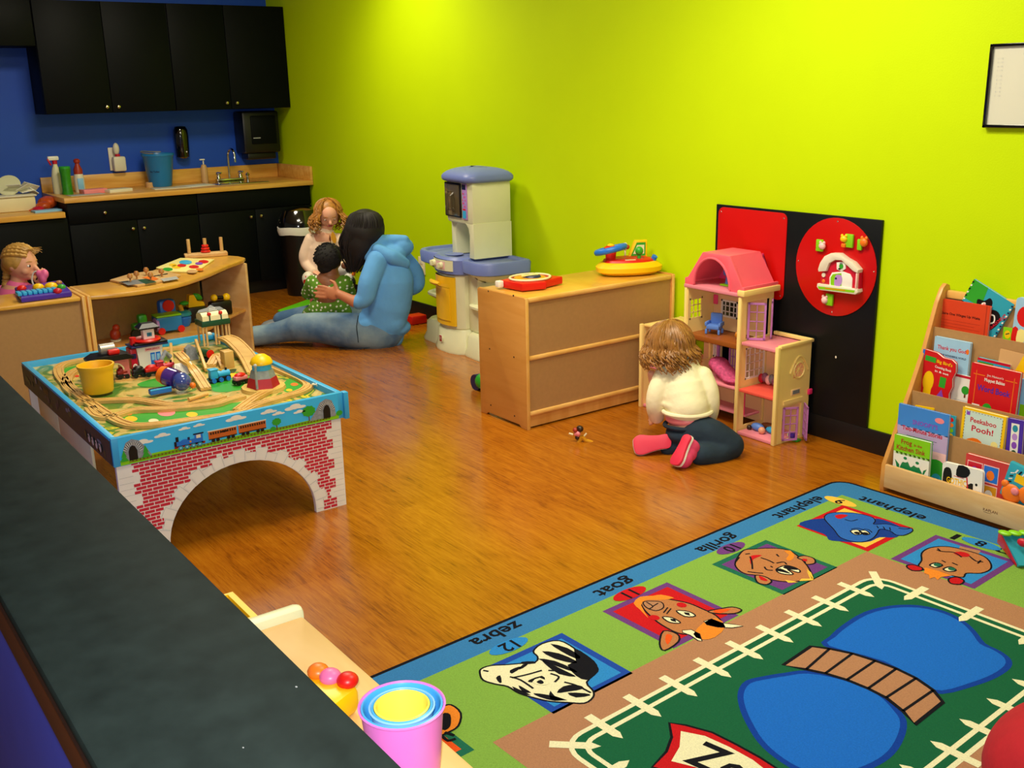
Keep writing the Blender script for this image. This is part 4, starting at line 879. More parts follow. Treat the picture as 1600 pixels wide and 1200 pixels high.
q = TP(327, 530, .42); solo(MB().box((q[0], q[1], TB+.012), (.04, .03, .02), 'skyblue', .004).box((q[0], q[1], TB+.028), (.03, .024, .012), 'white', .004), 'toy_boat', 'tiny white and blue toy behind the green station stilts', 'toy')
solo(MB().cyl((TP(312, 626)[0], TP(312, 626)[1]-.04, TB+.022), (TP(318, 623)[0]-.01, TP(318, 623)[1]+.02, TB+.022), .007, 'track'), 'wooden_peg', 'thin wooden dowel lying right of the purple rattle', 'toy')
q = TP(493, 604); r0 = []
b = MB(); b.tube([(q[0]+.012*cos(t), q[1]+.012*sin(t), TB+.016+.001*t) for t in [2*pi*i/12 for i in range(13)]], .003, 'offwhite', 6); solo(b, 'toy_ring', 'little off-white loop in the near right corner of the track', 'toy')

# ---------------------------------------------------------------- low shelf units on the left
mat('dark_hole', '140A04', .8)
# back-facing unit: hardboard back framed in maple
r = empty('low_shelf_unit', (3.03, -3.0, 0), 'low maple shelf unit with hardboard back, behind the train table', 'shelf')
ay1 = -2.425; SH = .61
part(MB().span(2.875, 3.2, ay1-1.1, ay1-.022, SH-.02, SH, 'maple_top', .007), 'top', r)
part(MB().span(2.875, 3.205, ay1-.020, ay1, 0, SH+.004, 'maple_edge', .007), 'side_panel', r)
part(MB().span(2.875, 3.205, ay1-1.12, ay1-1.1, 0, SH+.004, 'maple_edge', .007), 'side_panel', r)
part(MB().span(3.172, 3.18, ay1-1.1, ay1-.021, .12, SH-.021, 'hardboard'), 'back_panel', r)
part(MB().span(2.88, 3.195, ay1-1.1, ay1-.021, .09, .11, 'maple_edge', .005), 'shelf_board', r)
part(MB().span(3.165, 3.18, ay1-1.1, ay1-.021, .005, .09, 'maple'), 'plinth', r)
# curved unit
r = empty('curved_shelf_unit', (2.9, -1.9, 0), 'curved maple shelf unit with open front, puzzles on its top', 'shelf')
fo = [(3.195, -2.40), (3.225, -2.27), (3.222, -2.14), (3.175, -1.99), (3.09, -1.87), (2.96, -1.73), (2.80, -1.58), (2.66, -1.43)]
bi = [(2.865, -2.40), (2.87, -2.28), (2.85, -2.16), (2.75, -2.02), (2.62, -1.90), (2.48, -1.77), (2.40, -1.66), (2.33, -1.58)]
fo = [(p.x, p.y) for p in crom([V((a, b_, 0)) for a, b_ in fo], 4, False)]; bi = [(p.x, p.y) for p in crom([V((a, b_, 0)) for a, b_ in bi], 4, False)]
def curved(z0, z1, m, i0=0, fr=1.0, bev=.006, ext=True):
    f2 = [(b_[0]+(a[0]-b_[0])*fr, b_[1]+(a[1]-b_[1])*fr) for a, b_ in zip(fo, bi)]
    o = f2+([(2.60, -1.395), (2.52, -1.40), (2.40, -1.46)] if ext else [])+bi[::-1]
    return MB().prism(o, z1-z0, m, Matrix.Translation((0, 0, z0)), bev)
part(curved(SH-.022, SH, 'maple_top'), 'top', r)
part(curved(.31, .328, 'maple', fr=.96, ext=False), 'shelf_board', r)
part(curved(.05, .068, 'maple', fr=.96, ext=False), 'shelf_board', r)
b = MB(); n = len(bi); out = [(x, y) for x, y in bi]+[(x+.012*.75, y-.012*.6) for x, y in bi[::-1]]
b.prism(out, .5, 'hardboard_dark', Matrix.Translation((0, 0, .07))); part(b, 'back_panel', r)
part(MB().span(2.865, 3.195, -2.418, -2.398, 0, SH-.0, 'maple_edge', .006), 'side_panel', r)
dx, dy = fo[-1][0]-bi[-1][0], fo[-1][1]-bi[-1][1]; L_ = math.hypot(dx, dy); ang = math.atan2(dy, dx)
part(MB().box(((fo[-1][0]+bi[-1][0])/2+.01, (fo[-1][1]+bi[-1][1])/2+.012, .294), (L_-.01, .02, .588), 'birch', .005, rz=ang), 'end_panel', r)
# puzzles on the curved top
def board_at(name, label, cat, pts, z, h, m, art):
    P = [at(u, v, 'z', z) for u, v in pts]
    P = [V((p.x, p.y, 0)) for p in P]
    r = empty(name, (sum(p.x for p in P)/len(P), sum(p.y for p in P)/len(P), z), label, cat)
    b = MB().prism([(p.x, p.y) for p in P], h, m, Matrix.Translation((0, 0, z)), .002)
    A = Art(b, lambda u, v, l: V((*at(u, v, 'z', z+h)[:2], z+h+l)))
    art(A); part(b, 'board', r); return r
def peg(root, u, v, z, h=.04, m='knobwood', rr_=.013):
    p = at(u, v, 'z', z); return part(MB().lathe([(.004, 0), (.004, h*.35), (rr_, h*.5), (rr_*1.05, h*.75), (rr_*.6, h), (.002, h)], m, (p.x, p.y, z), 14), 'peg_knob', root)
def art1(A):
    A.poly([(188, 440), (222, 436), (238, 441), (200, 446)], 'grey', 0); A.poly([(215, 438), (232, 435), (245, 441), (228, 444)], 'darkgreen', 1); A.poly([(222, 434), (236, 431), (248, 436), (240, 439)], 'orange', 2)
    A.poly([(250, 436), (275, 432), (280, 436), (256, 440)], 'lightgrey', 1); A.line([(186, 442), (200, 440)], 1.2, 'black', 3); A.line([(240, 432), (262, 428)], 1.0, 'black', 3)
pz = board_at('peg_puzzle', 'wooden knob puzzle with round pegs on the curved shelf top', 'puzzle', [(172, 440), (205, 430), (252, 424), (283, 432), (262, 440), (215, 449)], SH+.001, .01, 'birch', art1)
for u, v in ((204, 440), (214, 436), (229, 430), (236, 438), (253, 432)): peg(pz, u, v, SH+.011)
def art2(A):
    for u, v, r_, m in ((262, 421, 8, 'green'), (290, 410, 10, 'skyblue'), (284, 415, 7, 'red'), (276, 417, 8, 'yellow'), (303, 417, 8, 'red'), (311, 412, 6, 'violet'), (318, 409, 8, 'red'), (270, 414, 6, 'yellow'), (300, 424, 8, 'tan'), (312, 421, 6, 'orange')): A.oval(u, v, r_, r_*.34, m, 0+int(u) % 3)
board_at('shape_puzzle', 'colourful flat shape puzzle tray beside the peg toy', 'puzzle', [(244, 420), (282, 405), (335, 407), (306, 427), (262, 426)], SH+.001, .008, 'paleyellow', art2)
q0 = at(283, 404, 'z', SH); q1 = at(350, 399, 'z', SH)
dd = V((q1.x-q0.x, q1.y-q0.y, 0)); L_ = dd.length; rz_ = math.atan2(dd.y, dd.x); mid = (q0+q1)/2
r = empty('stacking_peg_toy', (mid.x, mid.y, SH), 'wooden three peg stacker with red rings on its middle peg', 'toy', rz=0)
mid = mid+V((-.0, .02, 0))
part(MB().box((mid.x, mid.y, SH+.012), (L_, .07, .022), 'birch', .004, rz=rz_), 'base', r)
u_ = dd.normalized()
for k in (-.38, 0, .38):
    c = mid+u_*L_*k; part(MB().cyl((c.x, c.y, SH+.023), (c.x, c.y, SH+.105), .010, 'birch', seg=12), 'peg', r)
for j in range(3): part(MB().lathe([(.012, 0), (.026-.004*j, .002), (.028-.004*j, .008), (.024-.004*j, .014), (.012, .015)], 'red', (mid.x, mid.y, SH+.024+j*.0155), 20, caps=False), 'ring', r)
# purple musical toy on the flat unit
P = [at(u, v, 'z', SH) for u, v in ((24, 458), (34, 474), (113, 464), (97, 446))]
r = empty('piano_toy', tuple(sum((p for p in P), V())/4), 'purple musical toy tray with blue keys on the low shelf top', 'toy')
mat('toy_purple', '4A2CA8', .3)
cx_ = sum(p.x for p in P)/4; cy_ = sum(p.y for p in P)/4
def pz_(u, v, z=SH+.03): p = at(u, v, 'z', z); return (p.x, p.y)
part(MB().prism([(p.x, p.y) for p in P], .028, 'toy_purple', Matrix.Translation((0, 0, SH+.001)), .008), 'tray', r)
kx, ky = pz_(58, 456); 
b = MB()
for i in range(8): b.box((kx+.03, ky-.085+i*.022, SH+.037), (.06, .018, .016), 'skyblue', .003)
part(b, 'keys', r)
for u, v, m, s_ in ((34, 452, 'red', .022), (60, 450, 'yellow', .026), (80, 449, 'yellow', .03), (96, 450, 'green', .02), (90, 456, 'crimson', .02), (92, 443, 'knobwood', .016), (82, 446, 'red', .018)):
    x_, y_ = pz_(u, v); part(MB().ell((x_, y_, SH+.034), (s_, s_, s_*.7), m), 'button', r)
# toys on the curved unit's shelf
SZ = .3285
def sp(u, v, z=SZ): p = at(u, v, 'z', z); return V((p.x, p.y, z))
q = sp(262, 512); q = V((2.93, -2.0, SZ))
r = empty('toy_truck', q, 'blue and lime boxy toy truck on the curved shelf', 'toy')
q = V(at(262, 512, 'x', 2.95)); q.z = SZ
part(MB().box((q.x, q.y, SZ+.05), (.09, .13, .075), 'bucket_blue', .008), 'body', r); part(MB().box((q.x, q.y, SZ+.092), (.092, .13, .01), 'lime', .004), 'lid', r)
part(MB().cyl((q.x+.02, q.y-.068, SZ+.05), (q.x+.02, q.y-.055, SZ+.05), .035, 'lilac', seg=20), 'door', r)
part(MB().cyl((q.x+.03, q.y+.055, SZ+.018), (q.x+.05, q.y+.055, SZ+.018), .018, 'red', seg=16), 'wheel', r); part(MB().cyl((q.x+.03, q.y-.045, SZ+.018), (q.x+.05, q.y-.045, SZ+.018), .018, 'red', seg=16), 'wheel', r)
q = V(at(261, 490, 'x', 2.86)); r = empty('toy_camera', (q.x, q.y, SZ), 'dark blue toy with a round red face behind the blue truck', 'toy')
part(MB().box((q.x, q.y, SZ+.08), (.06, .09, .15), 'blue', .02), 'body', r); part(MB().cyl((q.x+.03, q.y, SZ+.125), (q.x+.04, q.y, SZ+.125), .03, 'red', seg=22), 'face', r)
q = V(at(220, 512, 'x', 2.98)); r = empty('toy_tractor', (q.x, q.y, SZ), 'green toy tractor with black wheel on the curved shelf', 'toy')
part(MB().box((q.x, q.y, SZ+.05), (.06, .085, .05), 'green', .01), 'body', r); part(MB().box((q.x, q.y+.01, SZ+.095), (.05, .045, .045), 'green', .012), 'cab', r)
part(MB().cyl((q.x+.02, q.y-.035, SZ+.026), (q.x+.045, q.y-.035, SZ+.026), .026, 'black', seg=18), 'wheel', r); part(MB().cyl((q.x+.02, q.y+.035, SZ+.02), (q.x+.045, q.y+.035, SZ+.02), .02, 'black', seg=18), 'wheel', r)
q = V(at(287, 508, 'x', 2.86)); r = empty('toy_basket', (q.x, q.y, SZ), 'round blue toy basket with frosted light rim and toys inside', 'toy')
part(MB().lathe([(.03, 0), (.04, .02), (.043, .045), (.036, .055)], 'blue', (q.x, q.y, SZ+.001)), 'bowl', r); part(MB().lathe([(.037, 0), (.046, .004), (.044, .02), (.03, .028)], 'teal', (q.x, q.y, SZ+.055)), 'rim', r)
part(MB().cyl((q.x, q.y, SZ+.075), (q.x-.0, q.y-.01, SZ+.115), .012, 'gold').ell((q.x, q.y+.015, SZ+.12), (.02, .025, .012), 'green'), 'toppings', r)
q = V(at(306, 495, 'x', 2.78)); r = empty('toy_digger', (q.x, q.y, SZ), 'yellow toy digger on a dark box behind the train station', 'toy')
part(MB().box((q.x, q.y, SZ+.04), (.08, .10, .08), 'black', .006), 'base', r); b = MB().prism([(-.04, 0), (.05, 0), (.045, .02), (.01, .03), (-.005, .065), (-.03, .065)], .04, 'yellow', frame((0, 1, 0), (0, 0, 1), (1, 0, 0), (q.x-.02, q.y, SZ+.081))); part(b, 'body', r); part(MB().ell((q.x, q.y+.02, SZ+.13), (.015, .03, .016), 'green', rot=Matrix.Rotation(-.6, 3, 'X')), 'arm', r)
q = V(at(345, 490, 'x', 2.72)); r = empty('toy_plane', (q.x, q.y, SZ), 'black and yellow toy beside the digger on the curved shelf', 'toy')
part(MB().box((q.x, q.y, SZ+.04), (.06, .12, .08), 'black', .01), 'body', r); part(MB().ell((q.x, q.y-.03, SZ+.10), .02, 'yellow').ell((q.x, q.y+.04, SZ+.095), .022, 'yellow').cyl((q.x, q.y-.03, SZ+.1), (q.x, q.y+.04, SZ+.095), .01, 'black'), 'heads', r)
q = V(at(180, 522, 'x', 2.98)); r = empty('toy_figure', (q.x, q.y, SZ), 'small dark red toy figure alone at the left of the curved shelf', 'toy')
part(MB().ell((q.x, q.y, SZ+.035), (.022, .026, .03), 'brickred').ell((q.x, q.y+.008, SZ+.068), .018, 'brickred'), 'body', r); part(MB().lathe([(.024, 0), (.026, .008)], 'offwhite', (q.x, q.y, SZ+.001)), 'foot', r)

# ---------------------------------------------------------------- long shelf unit standing out from the green wall
LX0, LX1, LY0, LY1 = 4.262, 4.634, -.94, -.018
r = empty('long_shelf_unit', ((LX0+LX1)/2, (LY0+LY1)/2, 0), 'maple shelf unit with hardboard back standing out from the green wall', 'shelf')
wood('maple_side', 'CE8E3C', 'DA9C4C', .42, (3, 3, 20))
part(MB().span(LX0, LX1-.004, LY0+.02, LY1-.02, SH-.02, SH-.002, 'maple_top', .006), 'top', r)
part(MB().span(LX1-.02, LX1, LY0+.02, LY1-.02, SH-.024, SH-.001, 'maple_edge', .008), 'top_trim', r)
side = [(0, 0), (.045, 0), (.06, .012), (.31, .012), (.325, 0), (LX1-LX0, 0), (LX1-LX0, SH-.004), (LX1-LX0-.01, SH+.002), (.01, SH+.002), (0, SH-.006)]
for y0 in (LY0, LY1-.02):
    b = MB().prism(side, .02, 'maple_side', frame((1, 0, 0), (0, 0, 1), (0, -1, 0), (LX0, y0+.02, 0)), .004)
    b.span(LX1-.006, LX1+.001, y0+.001, y0+.019, 0, SH, 'maple_edge', .003)
    if y0 == LY0:
        for u, v in ((763, 455), (802, 462), (765, 545), (803, 558), (767, 633), (804, 650)):
            p = at(u, v, 'y', LY0); b.cyl((p.x, LY0-.0006, p.z), (p.x, LY0+.002, p.z), .0042, 'dark_hole', seg=10)
    part(b, 'side_panel', r)
part(MB().span(LX1-.022, LX1-.012, LY0+.02, LY1-.02, .34, SH-.024, 'hardboard'), 'back_panel', r)
part(MB().span(LX1-.022, LX1-.012, LY0+.02, LY1-.02, .075, .325, 'hardboard'), 'back_panel', r)
part(MB().span(LX0, LX1-.002, LY0+.02, LY1-.02, .322, .342, 'maple_edge', .007), 'shelf_board', r)
part(MB().span(LX0, LX1-.002, LY0+.02, LY1-.02, .062, .082, 'maple_edge', .007), 'shelf_board', r)
part(MB().span(LX1-.03, LX1-.014, LY0+.02, LY1-.02, .008, .064, 'maple'), 'plinth', r)
# red toy on its near end
zt = SH+.003
r = empty('toy_record_player', (4.43, -.75, zt), 'red toy record player with cream ring, on the near shelf end', 'toy')
P = [(4.50, -.855), (4.53, -.74), (4.505, -.73), (4.475, -.60), (4.355, -.63), (4.33, -.78), (4.35, -.87)]
part(MB().prism(P, .035, 'red', Matrix.Translation((0, 0, zt)), .005), 'case', r)
c = at(829, 436, 'z', zt+.04); c = V((4.415, -.745, zt+.04))
part(MB().tube([(c.x+.085*cos(t), c.y+.10*sin(t), zt+.041) for t in [2*pi*i/32 for i in range(32)]], .0055, 'cream', 8, True), 'ring', r)
part(MB().lathe([(.075, 0), (.075, .006), (.02, .008)], 'gold', (c.x, c.y, zt+.035), 24), 'disc', r)
part(MB().lathe([(.045, 0), (.04, .008), (.008, .01)], 'navy', (c.x, c.y+.01, zt+.0415), 20).tube([(c.x, c.y-.05, zt+.052), (c.x+.02, c.y+.03, zt+.054), (c.x-.03, c.y+.04, zt+.05)], .005, 'paleyellow', 6), 'dial', r)
part(MB().box((4.365, -.885, zt+.02), (.03, .03, .03), 'white', .004), 'crank', r)
# steering wheel toy at the wall end
r = empty('toy_dashboard', (4.46, -.15, zt), 'yellow and red toy dashboard with blue steering wheel, by the wall', 'toy')
def rot2(pts, a, o): return [(o[0]+x*cos(a)-y*sin(a), o[1]+x*sin(a)+y*cos(a)) for x, y in pts]
body = [(-.13, -.055), (-.14, 0), (-.12, .05), (-.05, .085), (.05, .09), (.12, .06), (.155, .0), (.14, -.05), (.08, -.085), (0, -.095), (-.08, -.085)]
o_ = (4.455, -.155); aa = radians(62)
B_ = [(p.x, p.y) for p in crom([V((x, y, 0)) for x, y in rot2(body, aa, o_)], 3)]
def sc(pts, k, o): return [(o[0]+(x-o[0])*k, o[1]+(y-o[1])*k) for x, y in pts]
b = MB(); b.rings([[V((x, y, zt+z+.0)) for x, y in sc(B_, k, o_)] for z, k in ((0.0, .8), (.012, .98), (.03, 1), (.045, .86), (.05, .8))], 'yellow'); part(b, 'case', r)
b = MB(); b.rings([[V((x, y, zt+z)) for x, y in sc(B_, k, o_)] for z, k in ((.05, .78), (.058, .74), (.062, .6))], 'red'); part(b, 'panel', r)
def dl(x, y, z): q = rot2([(x, y)], aa, o_)[0]; return V((q[0], q[1], zt+z))
w0 = dl(-.075, -.005, .098); tilt = Matrix.Rotation(radians(-12), 3, 'Y') @ Matrix.Rotation(radians(6), 3, 'X')
b = MB().tube([w0+tilt @ V((.062*cos(t), .062*sin(t), 0)) for t in [2*pi*i/30 for i in range(30)]], .0125, 'blue', 10, True)
for k in range(3): t = k*2.09+.5; b.cyl(w0, w0+tilt @ V((.06*cos(t), .06*sin(t), 0)), .009, 'blue', seg=8)
part(b, 'steering_wheel', r)
part(MB().cyl(dl(-.075, -.005, .05), w0, .02, 'red', .026).lathe([(.028, 0), (.03, .008), (.018, .016)], 'red', w0), 'wheel_hub', r); part(MB().ell(w0+V((0, 0, .016)), (.016, .016, .008), 'yellow'), 'horn', r)
m_ = frame(rot2([(1, 0)], aa, (0, 0))[0]+(0,), V((rot2([(0, 1)], aa, (0, 0))[0]+(0,))), (0, 0, 1), dl(.055, .045, .055))
b = MB().prism([(-.04, 0), (.045, 0), (.045, .07), (-.01, .07)], .03, 'yellow', m_ @ Matrix.Rotation(radians(90), 4, 'X') @ Matrix.Translation((0, 0, -.015)), .006)
M2 = m_ @ Matrix.Rotation(radians(90), 4, 'X'); A = Art(b, lambda u, v, l: M2 @ V((u, v, .0155+l)))
A.poly([(-.03, .008), (.036, .008), (.036, .062), (-.004, .062)], 'green', 0); A.poly([(-.02, .016), (.03, .016), (.03, .052), (-.002, .052)], 'plastic_white', 1); part(b, 'screen', r)
part(MB().cyl(dl(.045, -.035, .05), dl(.045, -.035, .085), .008, 'green').ell(dl(.045, -.035, .092), .018, 'green'), 'lever', r)
part(MB().cyl(dl(.11, -.02, .045), dl(.118, -.03, .068), .012, 'blue'), 'dial', r); part(MB().box(tuple(dl(.0, -.055, .056)), (.05, .018, .012), 'cream', .004, rz=aa), 'keys', r)
r.scale = (1.12, 1.12, 1.22); r.location = r.location+V((.005, -.022, 0))
part(MB().cyl(dl(-.01, .05, .05), dl(-.01, .055, .11), .004, 'cream').ell(dl(-.01, .055, .12), (.014, .014, .02), 'offwhite').ell(dl(0, .05, .118), .012, 'brickred'), 'figure', r)
# green wheeled toy on the floor by the shelf side
q = at(744, 597, 'z', 0); q = V((4.05, -.80, 0)); q = V(at(746, 590, 'y', -.72)); r = empty('toy_car', (q.x+.05, -.72, 0), 'green toy car with blue wheel peeking out behind the shelf', 'toy')
part(MB().cyl((q.x+.02, -.75, .042), (q.x+.02, -.715, .042), .042, 'navy', seg=24), 'wheel', r); part(MB().ell((q.x+.06, -.73, .052), (.05, .035, .042), 'green'), 'body', r)

# ---------------------------------------------------------------- toy kitchen
K0 = V((3.13, -.22, 0)); ka = radians(-5)
r = empty('toy_kitchen', tuple(K0), 'cream and lavender plastic toy kitchen with yellow oven door', 'play kitchen', rz=ka)
KM = Matrix.Translation(K0) @ Matrix.Rotation(ka, 4, 'Z')        # local: x along wall, y into the wall, front at -y
def kp(b, name, par=None):
    for v in b.bm.verts: v.co = KM @ v.co
    return part(b, name, par or r)
def rrect(x0, x1, y0, y1, rf, rb=.03, n=6):
    o = []
    for cx, cy, a0, q in ((x1-rb, y1-rb, 0, rb), (x0+rb, y1-rb, 90, rb), (x0+rf, y0+rf, 180, rf), (x1-rf, y0+rf, 270, rf)):
        o += [(cx+q*cos(radians(a0+90*i/n)), cy+q*sin(radians(a0+90*i/n))) for i in range(n+1)]
    return o
def loft(b, outlines, m): b.rings([[V((x, y, z)) for x, y in o] for z, o in outlines], m); return b
def grow(o, k):
    cx = sum(p[0] for p in o)/len(o); cy = sum(p[1] for p in o)/len(o); return [(x+(k if x > cx else -k), y+(k if y > cy else -k)) for x, y in o]
KT = .565
def lobe(x0, x1, name):
    o = rrect(x0, x1, -.155, .17, .12)
    kp(loft(MB(), [(KT-.075, grow(o, -.006)), (KT-.068, grow(o, .004)), (KT-.012, grow(o, .006)), (KT, o), (KT, grow(o, -.02)), (KT-.014, grow(o, -.028))], 'plastic_lav'), name)
lobe(-.42, -.13, 'side_top'); lobe(.12, .42, 'side_top')
def tower_side(x0, x1, mirror):
    o = rrect(x0, x1, -.14, .17, .09)
    kp(loft(MB(), [(0, grow(o, .012)), (.012, grow(o, .014)), (.05, o), (.115, grow(o, -.004)), (.135, grow(o, -.02))], 'plastic_white'), 'base')
    # curved spine with two scooped openings
    xi0, xi1 = (x1-.13, x1) if not mirror else (x0, x0+.13)
    kp(MB().span(xi0, xi1, -.10, .16, .13, KT-.075, 'plastic_white', .03), 'spine')
    for z in (.30,):
        o2 = rrect(x0+.01, x1, -.13, .16, .1); kp(loft(MB(), [(z-.035, grow(o2, -.03)), (z-.012, o2), (z, o2), (z+.006, grow(o2, -.012))], 'plastic_white'), 'shelf')
    o3 = rrect(x0+.01, x1, -.13, .16, .1); kp(loft(MB(), [(KT-.125, grow(o3, -.06)), (KT-.095, grow(o3, -.015)), (KT-.076, o3)], 'plastic_white'), 'bracket')
    kp(MB().span(x0+.02, x1, .12, .165, .13, KT-.08, 'plastic_white', .01), 'back_wall')
tower_side(-.40, -.13, False); tower_side(.13, .40, True)
bow = [(-.15, .16), (-.15, -.12), (-.12, -.155), (-.06, -.178), (0, -.185), (.06, -.178), (.12, -.155), (.15, -.12), (.15, .16)]
kp(loft(MB(), [(0, grow(bow, .02)), (.012, grow(bow, .022)), (.05, grow(bow, .01)), (.13, grow(bow, .004)), (.145, grow(bow, -.006)), (.15, bow), (KT-.09, bow)], 'plastic_white'), 'oven_body')
kp(loft(MB(), [(KT-.1, grow(bow, .002)), (KT-.09, grow(bow, .012)), (KT-.01, grow(bow, .012)), (KT+.004, grow(bow, .0)), (KT+.004, grow(bow, -.03)), (KT-.004, grow(bow, -.04))], 'plastic_lav'), 'cooktop')
def bowf(x): return -.185+(x/.15)**2*.045
def bowpanel(x0, x1, z0, z1, m, off, th, n=10):
    b = MB(); f = [[V((x0+(x1-x0)*i/n, bowf(x0+(x1-x0)*i/n)-off-th, z)) for i in range(n+1)] for z in (z0, z1)]; k = [[V((p.x, p.y+th, p.z)) for p in q] for q in f]
    b.rings([f[0], f[1], k[1], k[0], f[0]], m, False, False); b.add([*f[0], *k[0][::-1]], [tuple(range(2*n+2))], m); b.add([*f[1], *k[1][::-1]], [tuple(range(2*n+2))], m)
    for s_ in (0, n): b.add([f[0][s_], f[1][s_], k[1][s_], k[0][s_]], [(0, 1, 2, 3)], m)
    return b
d_ = kp(bowpanel(-.115, .115, .165, KT-.11, 'plastic_yellow', .002, .012), 'oven_door')
b = bowpanel(-.085, .085, .195, KT-.175, 'plastic_yellow', .012, .006); kp(b, 'door_panel', d_)
b = MB(); b.tube([(x, bowf(x)-.045, KT-.15) for x in (-.10, -.05, 0, .04)], [.012, .017, .017, .012], 'plastic_yellow', 10, flat=.8); kp(b, 'door_handle', d_)
cp = kp(bowpanel(-.125, .115, KT-.075, KT-.012, 'plastic_white', .012, .008), 'control_panel')
b = bowpanel(-.04, .06, KT-.066, KT-.022, 'palepink', .0205, .001); kp(b, 'panel_print', cp)
for x, z in ((-.105, KT-.045), (-.068, KT-.042), (.03, KT-.044)):
    kp(MB().cyl((x, bowf(x)-.02, z), (x, bowf(x)-.038, z), .019, 'plastic_white', .015, seg=18).box((x, bowf(x)-.043, z), (.008, .012, .03), 'plastic_white', .003), 'dial', cp)
b = MB(); b.box((-.02, bowf(-.02)-.018, .075), (.034, .002, .04), 'white', .0009); b.box((-.02, bowf(-.02)-.0195, .075), (.030, .001, .036), 'brickred', .0004)
A = Art(b, plane_map((-.02, bowf(-.02)-.0203, .075), (1, 0, 0), (0, 0, 1))); A.line([(-.009, .006), (.009, .006)], .003, 'white', 0); A.line([(-.009, -.004), (.009, -.004)], .003, 'white', 0); kp(b, 'badge', r)
# burners ghost on cooktop and microwave tower
kp(MB().lathe([(.055, 0), (.055, .003), (.04, .005)], 'plastic_lav', (-.02, -.09, KT+.003), 24), 'burner')
TWX0, TWX1, TWY0, TWY1, TWZ = -.10, .215, -.09, .17, 1.0
tz0 = .755
b = MB(); b.span(TWX0, TWX1, TWY0, TWY1, tz0, TWZ, 'plastic_white', .018); tw = kp(b, 'microwave_housing')
leg = [(0, 0), (.05, 0), (.055, .02), (.05, .12), (.03, .175), (-.002, .195), (0, .195)]
for x0, s_ in ((TWX0, 1), (TWX1, -1)):
    b = MB(); b.prism([(s_*p[0], p[1]) for p in [(-.0, 0), (.06, 0), (.052, .05), (.05, .13), (.062, .17), (.1, .2), (0, .2)]], (TWY1-TWY0-.004 if s_ < 0 else .12), 'plastic_white', frame((1, 0, 0), (0, 0, 1), (0, -1, 0), (x0, (TWY1-.001 if s_ < 0 else TWY0+.15), KT)), .006); kp(b, 'support')
kp(MB().span(TWX0+.02, TWX1-.02, TWY1-.035, TWY1-.002, KT, KT+.075, 'plastic_white', .02), 'back_rail')
b = MB(); o = rrect(TWX0-.025, TWX1+.025, TWY0-.035, TWY1+.01, .07); kp(loft(b, [(TWZ-.006, grow(o, -.01)), (TWZ+.002, o), (TWZ+.012, grow(o, .003)), (TWZ+.026, grow(o, .002)), (TWZ+.038, grow(o, -.006)), (TWZ+.050, grow(o, -.020)), (TWZ+.060, grow(o, -.040)), (TWZ+.068, grow(o, -.065)), (TWZ+.073, grow(o, -.095)), (TWZ+.074, grow(o, -.12))], 'plastic_lav'), 'hood')
mat('smoked', '5A5038', .2, coat=.6, var=.15)
mw = kp(MB().span(TWX0+.006, TWX0+.195, TWY0-.012, TWY0, tz0+.035, TWZ-.012, 'black', .006).span(TWX0+.016, TWX0+.188, TWY0-.016, TWY0-.011, tz0+.045, TWZ-.022, 'smoked', .002), 'microwave_door', r)
kp(MB().tube([(TWX0+.125, TWY0-.016, tz0+.075), (TWX0+.125, TWY0-.034, tz0+.09), (TWX0+.125, TWY0-.034, tz0+.16), (TWX0+.125, TWY0-.016, tz0+.175)], .006, 'smoked'), 'door_handle', mw)
kp(MB().tube([(TWX0+.055, TWY0-.0155, tz0+.075), (TWX0+.12, TWY0-.0155, tz0+.075), (TWX0+.12, TWY0-.0155, tz0+.18), (TWX0+.055, TWY0-.0155, tz0+.18)], .0035, 'smoked', 6, True), 'window_frame', mw)
b = MB().span(TWX0+.21, TWX0+.262, TWY0-.008, TWY0, tz0+.03, TWZ-.012, 'lilac', .004)
A = Art(b, plane_map((TWX0+.21, TWY0-.0085, tz0+.03), (1, 0, 0), (0, 0, 1))); A.rect(.004, .17, .048, .198, 'navy', 0)
for i in range(3):
    for j in range(5): A.oval(.012+i*.014, .075+j*.018, .004, .005, 'hotpink' if (i+j) % 3 else 'lightblue', 0)
A.rect(.006, .008, .046, .05, 'skyblue', 0); A.rect(.01, .054, .042, .062, 'red', 0); kp(b, 'keypad', r)
# power outlet left of the kitchen and toys on the floor behind the woman
q = at(660, 415, 'y', 0); r = empty('wall_outlet', (q.x, -.001, q.z), 'cream wall outlet on the green wall left of the toy kitchen', 'outlet')
part(MB().span(q.x-.04, q.x+.04, -.008, -.0005, q.z-.06, q.z+.06, 'cream', .003), 'plate', r)
for z in (.025, -.025): part(MB().span(q.x-.016, q.x+.016, -.0105, -.008, q.z+z-.015, q.z+z+.015, 'offwhite', .003), 'socket', r)
q = at(650, 505, 'z', 0); solo(MB().box((q.x, q.y, .03), (.1, .12, .06), 'red', .012), 'toy_block', 'red toy block on the floor between woman and kitchen', 'toy block')
q = at(640, 500, 'z', 0); solo(MB().cyl((q.x-.02, q.y-.03, 0.001), (q.x-.03, q.y-.02, .14), .03, 'gold', .024), 'toy_cone', 'amber plastic toy post beside the red floor block', 'toy')

